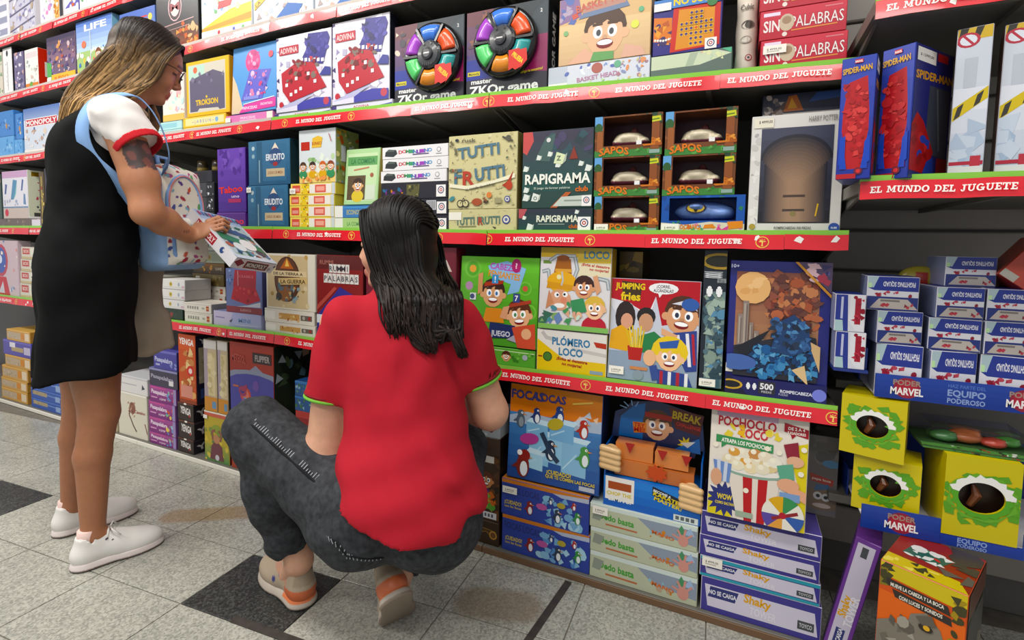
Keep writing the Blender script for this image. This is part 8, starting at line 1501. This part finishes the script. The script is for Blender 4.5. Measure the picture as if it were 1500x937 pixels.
# held game box
R3 = Matrix(((e1[0], e2[0], bn[0]), (e1[1], e2[1], bn[1]), (e1[2], e2[2], bn[2])))
gb = link('game_box', boxmesh('game_box', -bL, 0, 0, bW, -bH, 0, 0.001, 'dcdde4'), M_CARD); gb.matrix_world = Matrix.Translation(Vector(bD)) @ R3.to_4x4(); tag(gb, 'white property trading game box held in the standing woman\'s hands', 'box')
def p_board(a):
    a.bg('d4dbe6'); a.R(0, 80, 100, 100, 'a9bedd'); a.P([(6, 6), (94, 6), (94, 78), (6, 78)], 'b4c4cc'); a.S(8, 8, 92, 78, 60, ['3c6c58', '5c88a8', 'e4e8ec', '2c4870', '88a890', 'b0624c', '4c4c5c'], 3, 7); a.P([(6, 40), (94, 20), (94, 34), (6, 56)], '3c7c5c'); a.P([(20, 60), (80, 50), (84, 60), (24, 72)], '4a5c8c'); a.R(0, 0, 100, 7, 'c8d4e4'); a.E(62, 34, 12, 'e8e8ec'); a.E(34, 26, 9, 'dfe4ea'); [a.R(4+i*8, 88, 9+i*8, 96, ['b84050', '5878b0', '4a4a5c'][i % 3]) for i in range(12)]
def p_board_end(a): a.bg('e0dfe4'); a.R(26, 14, 82, 86, 'b23a46'); a.R(28, 20, 80, 80, '3c3436'); a.T('MONOPOLY', 54, 50, 42, 'e4dcd4', 46, 0.06, ol='a83440'); a.P([(0, 60), (14, 20), (24, 60), (10, 96)], '8c3444'); a.S(84, 20, 98, 80, 4, ['58586c', 'a0a0ac'], 10, 20)
def p_board_side(a): a.bg('e2e1e6'); a.R(18, 12, 60, 88, 'b23a46'); a.T('MONOPOLY', 39, 50, 46, 'f0e8e4', 38, 0.06); a.E(76, 50, 26, '3c5488', ry=28); a.E(78, 60, 12, 'd8d8e0')
def put(par, a, name, M): q = link(name, a.make(name), M_CARD, par); q.matrix_local = M; return q
a = Art(bW, bL, 3); p_board(a); put(gb, a, 'top_print', Matrix(((0, 0, -1, 0), (1, 0, 0, bW/2), (0, -1, 0, 0), (0, 0, 0, 1))))
a = Art(bW, bH, 4); p_board_end(a); put(gb, a, 'end_print', Matrix(((0, -1, 0, 0), (1, 0, 0, bW/2), (0, 0, 1, -bH), (0, 0, 0, 1))))
a = Art(bL, bH, 5); p_board_side(a); put(gb, a, 'side_print', Matrix(((1, 0, 0, -bL/2), (0, 1, 0, 0), (0, 0, 1, -bH), (0, 0, 0, 1))))

# backpack worn on the chest
def W2(a, l, z): return np.array(W(a, l, z))
bx = empty('backpack', W(0.2, -0.01, 0.9)); tag(bx, 'white and pale blue patterned backpack worn on the standing woman\'s chest', 'backpack')
AB = F1.ax(-4, 50); cB = W(0.204, -0.015, 1.06)
rb = random.Random(9); spots = [(rb.uniform(-0.12, 0.12), rb.uniform(-0.2, 0.2), rb.uniform(0.006, 0.013), rb.uniform(0, 3.1), rb.choice(['a8384a', '5a3a8c', '4a5aa0', '6aa86c', 'c85c48', '7cb0c8', 'b8508c'])) for _ in range(120)]
def cbag(P):
    q = (P-cB) @ AB.T; C = np.tile(np.array(hx('8fb2dc')), (len(P), 1)); m = (q[:, 0] > 0.0) & (np.abs(q[:, 1]) < 0.082) & (q[:, 2] > -0.155); C[m] = hx('e9e6da')
    for y, z, r_, t, c in spots:
        dy, dz = q[:, 1]-y, q[:, 2]-z; u_, v_ = dy*math.cos(t)+dz*math.sin(t), dz*math.cos(t)-dy*math.sin(t); C[m & ((u_/r_)**2+(v_/(r_*0.55))**2 < 1)] = hx(c)
    return C
S = SDF(0.0036); S.add('rbox', cB, (0.03, 0.06, 0.14), AB, 0.034, 0.01); S.add('rbox', cB+AB[0]*0.05-AB[2]*0.075, (0.02, 0.045, 0.055), AB, 0.022, 0.012); S.add('elr', cB+AB[2]*0.13, (0.05, 0.075, 0.06), AB, 0.03)
kid(S.object('bag_body', cbag, M_CLOTH, None), bx)
def bagp(x, y, z): return cB+AB[0]*x+AB[1]*y+AB[2]*z
mb = MB(); mb.tube([bagp(0.062, 0.07*math.cos(t)*1.05, 0.045+0.10*math.sin(t)) for t in [math.radians(-20+220*i/16) for i in range(17)]], 0.0075, '86aade', 8); kid(mb.build('zip_band', M_CLOTH, None, True), bx)
mb = MB(); mb.tube([bagp(0.0685, 0.07*math.cos(t)*1.05, 0.045+0.10*math.sin(t)) for t in [math.radians(-20+220*i/16) for i in range(17)]], 0.003, 'd88c8c', 6); kid(mb.build('zip', M_CLOTH, None, True), bx)
mb = MB(); mb.tube([bagp(0.07+0.012*0, y, z) for y, z in ((-0.066, -0.02), (-0.069, -0.12), (-0.05, -0.148), (0.05, -0.148), (0.069, -0.12), (0.066, -0.02), (0.05, -0.002), (-0.05, -0.002), (-0.066, -0.02))], 0.006, '7fa6dc', 8); kid(mb.build('pocket_piping', M_CLOTH, None, True), bx)
mb = MB(); mb.tube([bagp(-0.01, -0.02, 0.178), bagp(-0.012, -0.018, 0.215), bagp(-0.012, 0.018, 0.215), bagp(-0.01, 0.02, 0.178)], 0.007, '84a8dc', 8); kid(mb.build('top_handle', M_CLOTH, None, True), bx)
def ribbon(pts, wd, nrm, col, name, par, th=0.0035):
    """flat strap through pts; nrm(p) outward direction"""
    P = [np.array(p, float) for p in pts]; Q = []
    for i in range(len(P)-1):
        p0, p1_, p2, p3 = P[max(i-1, 0)], P[i], P[i+1], P[min(i+2, len(P)-1)]
        for t in (0, 0.25, 0.5, 0.75): Q.append(0.5*((2*p1_)+(-p0+p2)*t+(2*p0-5*p1_+4*p2-p3)*t*t+(-p0+3*p1_-3*p2+p3)*t**3))
    Q.append(P[-1]); V, F = [], []
    for i, p in enumerate(Q):
        t = Q[min(i+1, len(Q)-1)]-Q[max(i-1, 0)]; t /= np.linalg.norm(t)+1e-9; n = np.asarray(nrm(p), float); n = n-t*(n @ t); n /= np.linalg.norm(n)+1e-9; s_ = np.cross(t, n)*wd/2; V += [p-s_, p+s_, p+s_+n*th, p-s_+n*th]
    for i in range(len(Q)-1):
        for k in range(4): F.append((i*4+k, i*4+(k+1) % 4, i*4+4+(k+1) % 4, i*4+4+k))
    F += [(3, 2, 1, 0), tuple(len(V)-4+k for k in range(4))]
    return kid(link(name, mesh_vfc(name, V, F, [col]*len(F), True), M_CLOTH), par)
nsh = lambda p: p-W(0.045, 0.1, 1.27)
ribbon([bagp(-0.03, 0.04, 0.13), W(0.185, 0.10, 1.24), W(0.178, 0.125, 1.31), W(0.148, 0.132, 1.385), W(0.11, 0.132, 1.425), W(0.066, 0.145, 1.422), W(0.015, 0.152, 1.395), W(-0.015, 0.158, 1.34), W(-0.02, 0.158, 1.28), W(0.0, 0.152, 1.225), W(0.05, 0.15, 1.17), W(0.11, 0.125, 1.08), bagp(-0.04, 0.03, -0.08)], 0.042, nsh, '86acde', 'strap', bx)
ribbon([bagp(-0.03, -0.05, 0.13), W(0.16, -0.12, 1.31), W(0.11, -0.132, 1.42), W(0.05, -0.145, 1.42), W(-0.01, -0.158, 1.35), W(-0.02, -0.158, 1.27), W(0.05, -0.16, 1.16), bagp(-0.04, -0.07, -0.08)], 0.03, lambda p: p-W(0.045, -0.1, 1.27), '86acde', 'strap', bx)
bk = MB(); c = W(0.03, 0.163, 1.402); bk.box(-0.02, 0.02, -0.004, 0.004, -0.008, 0.008, 'c8d0dc', Matrix.Translation(Vector(c)) @ Matrix.Rotation(-0.45, 4, 'Z') @ Matrix.Rotation(-0.9, 4, 'X')); kid(bk.build('strap_buckle', M_PLAST, None), bx)
# tote bag hanging from the hidden left arm
tb = empty('tote_bag', W(0.14, -0.11, 0.6)); tag(tb, 'limp greige cloth tote bag hanging beside the black dress in front of the shelf', 'bag')
def ftote(P): q = P-F1.C; return 0.004*np.sin(P[:, 2]*30+(q @ F1.f)*40)+0.003*np.sin((q @ F1.f)*80)
S = SDF(0.005); AT = F1.ax(0)
S.add('rbox', W(0.142, -0.115, 0.77), (0.028, 0.012, 0.12), F1.ax(4), 0.016, 0.01); S.add('rbox', W(0.146, -0.115, 0.65), (0.046, 0.016, 0.05), F1.ax(-12), 0.018, 0.04); S.add('rbox', W(0.15, -0.115, 0.90), (0.02, 0.01, 0.06), F1.ax(4), 0.012, 0.03)
kid(S.object('bag_cloth', const('a19383'), M_CLOTH, None, ftote), tb)
ribbon([W(0.15, -0.115, 0.94), W(0.15, -0.16, 1.03), W(0.145, -0.235, 1.11), W(0.15, -0.29, 1.03), W(0.15, -0.125, 0.93)], 0.022, lambda p: F1.f*0.2+np.array(p)-W(0.15, -0.2, 1.0), 'a19383', 'handle', tb)
# ============================================================== crouching woman
F2 = Fr(np.array([-0.80, 0.90, 0])+0.08*np.array([0.88, 0.475, 0]), (-0.475, 0.88)); Q = F2.W
p2 = empty('person', tuple(F2.C)); tag(p2, 'crouching woman in red polo and grey jeans seen from behind, reaching to the shelf', 'person')
hc2 = Q(0.165, -0.025, 0.992); A2 = F2.ax(4, -72)
S = SDF(0.0042); H2 = head(S, hc2, A2)
S.add('cone', Q(0.115, 0.0, 0.82), Q(0.15, -0.012, 0.92), 0.056, 0.052, 0.02)
S.add('cone', Q(0.105, -0.13, 0.79), Q(0.105, 0.13, 0.785), 0.058, 0.058, 0.03); S.add('elr', Q(0.09, 0, 0.68), (0.10, 0.15, 0.15), F2.ax(12), 0.04); S.add('elr', Q(0.05, 0.01, 0.50), (0.095, 0.135, 0.14), F2.ax(14), 0.05); S.add('elr', Q(0.01, 0.005, 0.37), (0.09, 0.14, 0.09), F2.ax(10), 0.05)
SHL, ELL, WRL = Q(0.1, -0.145, 0.785), Q(0.075, -0.186, 0.475), Q(0.27, -0.235, 0.46)
SHR, ELR, WRR = Q(0.1, 0.15, 0.78), Q(0.125, 0.232, 0.55), Q(0.275, 0.15, 0.52)
for s_, a, b, c in ((-1, SHL, ELL, WRL), (1, SHR, ELR, WRR)):
    S.add('cone', a, b, 0.056, 0.046, 0.03); S.add('cone', b, b+(c-b)*0.3, 0.046, 0.044, 0.02); S.add('cone', b+(c-b)*0.3, c, 0.044, 0.027, 0.02)
hand(S, WRL, F2.f*0.7-F2.r*0.5-F2.u*0.5, -F2.u*0.8+F2.f*0.2, F2.r, (0.35, 0.35, 0.35, 0.35), 0.9, 0.3)
hand(S, WRR, F2.f*0.8-F2.u*0.5-F2.r*0.3, -F2.u*0.9-F2.f*0.1, -F2.r, (0.5, 0.5, 0.55, 0.6), 0.9, 0.4)
LH, LK, LA, LF = (-0.01, -0.10, 0.35), (0.145, -0.385, 0.505), (0.165, -0.285, 0.12), (0.215, -0.34, 0.035)
RH, RK, RA, RF = (0.0, 0.09, 0.34), (0.315, 0.15, 0.365), (0.055, 0.0, 0.15), (0.10, 0.0, 0.06)
for h_, k_, a_, f_ in ((LH, LK, LA, LF), (RH, RK, RA, RF)):
    S.add('cone', Q(h_[0]+0.03, h_[1]*0.9, h_[2]), Q(*k_), 0.075, 0.05, 0.03); S.add('cone', Q(*k_), Q(*a_), 0.05, 0.034, 0.03); S.add('cone', Q(*a_), Q(*f_), 0.033, 0.026, 0.02)
def cf2(P): C = np.tile(np.array(hx('cf9c80')), (len(P), 1)); return face_colours(C, P, hc2, A2, 'cf9c80', 'b8605a')
kid(S.object('body', cf2, M_SKIN, None), p2)
# red polo
def fold3(P):
    q = P-F2.C; a, l, z = q @ F2.f, q @ F2.r, P[:, 2]; w = np.clip((0.66-z)/0.2, 0, 1)
    return 0.0085*w*np.sin(z*40+l*34+np.sin(l*20+z*6)*1.8)*(0.55+0.45*np.sin(l*17+z*12))+0.0035*np.sin(z*30-np.abs(l)*55+1.0)*np.clip((z-0.52)/0.2, 0, 1)+0.0025*np.sin(z*70-l*20)*w
S = SDF(0.005); S.add('cone', Q(0.105, -0.11, 0.793), Q(0.105, 0.118, 0.788), 0.068, 0.068, 0.03); S.add('elr', Q(0.088, 0.008, 0.68), (0.112, 0.16, 0.165), F2.ax(12), 0.05); S.add('elr', Q(0.045, 0.022, 0.50), (0.118, 0.158, 0.19), F2.ax(14), 0.06); S.add('elr', Q(0.0, 0.03, 0.385), (0.148, 0.182, 0.16), F2.ax(12), 0.06); S.add('elr', Q(0.0, 0.03, 0.32), (0.156, 0.186, 0.13), F2.ax(8), 0.06)
S.add('cone', Q(0.105, 0, 0.825), Q(0.125, -0.004, 0.862), 0.074, 0.066, 0.03)
dl = ELL-SHL; dl /= np.linalg.norm(dl); dr = ELR-SHR; dr /= np.linalg.norm(dr)
eL, eR = SHL+dl*0.19, SHR+dr*0.155
S.add('cone', SHL+F2.r*0.01, eL, 0.07, 0.069, 0.03); S.add('cone', SHR, eR, 0.068, 0.064, 0.03); S.sub('cyl', eL, eL+dl*0.12, 0.082, 0.002); S.sub('cyl', eR, eR+dr*0.12, 0.08, 0.002); S.sub('cone', eL-dl*0.015, eL+dl*0.1, 0.06, 0.062, 0.002); S.sub('cone', eR-dr*0.015, eR+dr*0.1, 0.056, 0.06, 0.002)
hn = F2.f*0.45-F2.r*0.16-F2.u; S.sub('cone', Q(0.13, -0.004, 0.875), Q(0.15, -0.01, 0.95), 0.058, 0.07, 0.004)
S.add('half', Q(-0.15, 0.03, 0.362), hn)
kid(S.object('polo_shirt', const('a81828'), M_CLOTH, None, fold3, 2), p2)
for e_, d_, r_ in ((eL, dl, 0.0665), (eR, dr, 0.0615)):
    u = np.cross(d_, F2.f); kid(ringtube(e_-d_*0.006, d_, r_, r_, u, 0.0045, '6fae3c', 'sleeve_trim', M_CLOTH, None, 32), p2); kid(ringtube(e_-d_*0.014, d_, r_+0.001, r_+0.001, u, 0.003, '7c1a22', 'sleeve_trim', M_CLOTH, None, 32), p2)
kid(ringtube(Q(0.127, -0.003, 0.868), Q(0.15, -0.01, 0.95)-Q(0.115, 0, 0.82), 0.062, 0.06, F2.r, 0.008, 'a81824', 'collar', M_CLOTH, None), p2)
# jeans
def fold4(P):
    q = P-F2.C; a, l, z = q @ F2.f, q @ F2.r, P[:, 2]; kn = np.exp(-((a-LK[0])**2+(l-LK[1])**2+(z-LK[2])**2)/0.012); an = np.clip((0.30-z)/0.12, 0, 1)*(l < -0.2)
    return 0.003*np.sin(z*120+l*60)*an+0.0025*np.sin(l*110+z*120)*kn+0.002*np.sin(l*46-z*60)
S = SDF(0.005); S.add('elr', Q(-0.005, -0.072, 0.335), (0.118, 0.115, 0.112), F2.ax(0), 0.04); S.add('elr', Q(-0.005, 0.085, 0.328), (0.118, 0.112, 0.108), F2.ax(0), 0.04); S.add('elr', Q(0.0, 0.005, 0.40), (0.12, 0.168, 0.08), F2.ax(10), 0.04)
S.add('cone', Q(0.02, -0.112, 0.345), Q(*LK), 0.106, 0.071, 0.04); S.add('cone', Q(*LK), Q(0.155, -0.318, 0.2), 0.07, 0.05, 0.03); S.add('cone', Q(0.155, -0.318, 0.2), Q(*LA), 0.05, 0.047, 0.02); S.add('elr', Q(0.13, -0.345, 0.34), (0.06, 0.06, 0.10), F2.ax(0), 0.04)
S.add('cone', Q(0.0, 0.10, 0.34), Q(*RK), 0.115, 0.076, 0.04); S.add('cone', Q(*RK), Q(*RA), 0.074, 0.048, 0.03)
ld = np.array(LA)-np.array(LK); ldw = Q(*LA)-Q(0.155, -0.318, 0.2); ldw /= np.linalg.norm(ldw); S.sub('cyl', Q(0.155, -0.308, 0.158), Q(0.155, -0.308, 0.158)+ldw*0.12, 0.09, 0.001)
rdw = Q(*RA)-Q(*RK); rdw /= np.linalg.norm(rdw); S.sub('cyl', Q(*RA)-rdw*0.015, Q(*RA)+rdw*0.12, 0.075, 0.001)
jeans = kid(S.object('jeans', None, M_DENIM, None, fold4, 2), p2)
# outer side seam from the hip over the knee, with worn pale stitching on the upper edge; back pocket stitching
def on_surface(a, b, ra, rb, out):
    return [Q(*(np.array(a)+(np.array(b)-np.array(a))*t))+out(t)*(ra+(rb-ra)*t) for t in np.linspace(0, 1, 15)]
def unit(v): return v/np.linalg.norm(v)
thd = unit(Q(*LK)-Q(0.02, -0.112, 0.345))
def outw(t): v = -F2.f*0.72+F2.u*(0.58)-F2.r*0.1; v = v-thd*(v @ thd); return unit(v)
sp = on_surface((0.02, -0.112, 0.345), LK, 0.107, 0.072, outw); sp2 = [Q(*LK)+unit(-F2.f*0.8-F2.r*0.35+F2.u*0.25)*0.072, Q(*LK)+unit(-F2.f*0.75-F2.r*0.55-F2.u*0.2)*0.071, Q(0.15, -0.36, 0.42)+unit(-F2.f*0.8-F2.r*0.6)*0.066]
mb = MB(); mb.tube(sp+sp2, 0.0026, '191a1d', 6); kid(mb.build('seam', M_CLOTH, None, True), p2)
mb = MB()
for i in range(len(sp)-1):
    for t in (0.0, 0.33, 0.66):
        p = sp[i]*(1-t)+sp[i+1]*t; o = unit(np.cross(thd, outw(0))); o = o if o @ F2.u > 0 else -o; mb.tube([p+o*0.004-outw(0)*0.0005, p+o*(0.011+0.006*((i*3) % 2))-outw(0)*0.0012], 0.0012, 'a4a8ac', 4)
kid(tag(mb.build('worn_stitching', M_CLOTH, None), kind='stuff'), p2)
mb = MB()
def butt(l, z):   # point on the rear of the jeans
    c = np.array([-0.005, -0.072 if l < 0.008 else 0.085, 0.335 if l < 0.008 else 0.328]); dl_, dz_ = (l-c[1])/0.115, (z-c[2])/0.112; return Q(c[0]-0.119*math.sqrt(max(0.02, 1-dl_*dl_-dz_*dz_))-0.001, l, z)
for i in range(26):
    t = i/25; l = -0.15+0.19*t; z = 0.335-0.065*t+0.02*math.sin(t*9)*(t < 0.4)
    p = butt(l, z); mb.tube([p, p+F2.u*0.011+F2.r*0.004*math.sin(i)], 0.0013, '9a9ea2', 4)
for i in range(14):
    t = i/13; p = butt(0.05+0.06*t, 0.27+0.05*t); mb.tube([p, p+F2.u*0.008+F2.r*0.003], 0.0013, '8c9094', 4)
for i in range(12):
    t = i/11; p = butt(-0.155+0.012*math.sin(t*6), 0.375-0.07*t); mb.tube([p, p+F2.r*0.011], 0.0013, '9a9ea2', 4)
kid(tag(mb.build('pocket_stitching', M_CLOTH, None), kind='stuff'), p2)
mb = MB(); mb.tube([butt(-0.15+0.19*t, 0.345-0.07*t+0.02*math.sin(t*9)*(t < 0.4)) for t in np.linspace(0, 1, 20)], 0.0018, '16171a', 6); kid(mb.build('pocket_seam', M_CLOTH, None), p2)
# hair
CAP2 = [(hc2-A2[0]*0.014+A2[2]*0.034, (0.102, 0.088, 0.094), A2), (hc2-A2[0]*0.045-A2[2]*0.03, (0.066, 0.084, 0.1), A2)]
S = SDF(0.006)
for c_, r_, A_ in CAP2: S.add('elr', c_, r_, A_, 0.006)
for l in (-0.05, 0.01, 0.07): S.add('cone', hc2+F2.r*(l*0.7)-F2.u*0.07-F2.f*0.02, Q(0.062, l*1.1+0.03, 0.86), 0.036, 0.026, 0.03); S.add('cone', Q(0.062, l*1.1+0.03, 0.86), Q(0.03, l*1.15+0.05, 0.79), 0.022, 0.008, 0.02)
S.sub('elr', hc2+A2[0]*0.082-A2[2]*0.022, (0.052, 0.1, 0.1), A2, 0.01)
kid(S.object('hair', const('120e0d'), M_HAIR, None), p2)
rn2 = random.Random(12); paths = []
def H3(x, y, z): return hc2+A2[0]*x+A2[1]*y+A2[2]*z
for i in range(560):
    j = lambda a: rn2.uniform(-a, a); s_ = 1 if i % 2 else -1; u = rn2.random()
    root = H3(0.07-0.15*u+j(0.004), s_*0.005+j(0.004), 0.122-0.15*max(0, u-0.3)**1.5-0.2*max(0, 0.2-u)); a1_ = H3(0.06-0.14*u, s_*(0.066+j(0.004))*(1-0.35*u), 0.088-0.04*u); a2 = H3(0.04-0.14*u, s_*(0.094+j(0.004))*(1-0.3*u), 0.01); a3 = H3(0.015-0.125*u, s_*(0.094+j(0.006))*(1-0.2*u), -0.075+j(0.01))
    lat = float((a3-F2.C) @ F2.r); e = rn2.random()**1.5; xx = lat*1.15+0.035+j(0.012)
    b1 = Q(0.032+0.012*(1-u)+j(0.010), xx*0.92, 0.87+j(0.01)); b2 = Q(0.012+j(0.008), xx*0.9+0.008, 0.832+j(0.012)); b3 = Q(0.0+j(0.008), xx*0.86+0.018+j(0.012), 0.80-0.03*e+j(0.012)); pp = [root, a1_, a2, a3, b1, b2, b3]
    if 0.02 < xx < 0.09 and e > 0.35: pp.append(Q(-0.012+j(0.004), 0.085+0.35*(xx-0.055)+j(0.006), 0.775-0.04*e))
    elif xx >= 0.09 and e > 0.2: pp += [Q(-0.01+j(0.004), 0.135+0.3*(xx-0.11)+j(0.006), 0.79), Q(-0.016+j(0.004), 0.158+0.25*(xx-0.11)+j(0.006), 0.755-0.03*e)]
    paths.append((pp, rn2.uniform(0.0036, 0.0062), lambda p: p-(hc2-A2[0]*0.02) if p[2] > 0.89 else (-F2.f+F2.u*0.15)))
def c2(p, t, k): r_ = random.Random(k*11+3).random(); return lerp(hx('0d0b0b'), hx('2e1f1a'), min(1, max(0, t-0.25))*r_*1.2)
kid(locks('hair_strands', paths, None, M_HAIR, c2, cap=CAP2), p2)
# shoes: left flat on the floor pointing left, right up on its toes
e = empty('shoe'); kid(e, p2); e.matrix_parent_inverse = Matrix.Translation(-p2.location)
hl = fl(446, 893); shoe(e, shoe_matrix((hl.x-0.002, hl.y+0.012, 0.001), (hl.x-0.2, hl.y+0.07, 0.001)), 0.25, 'beige')
e = empty('shoe'); kid(e, p2); e.matrix_parent_inverse = Matrix.Translation(-p2.location)
shoe(e, shoe_matrix(Q(-0.035, 0.012, 0.15), Q(0.088, 0.0, 0.0), tuple(F2.f*0.8+F2.u*0.5-F2.r*0.45)), 0.236, 'beige')
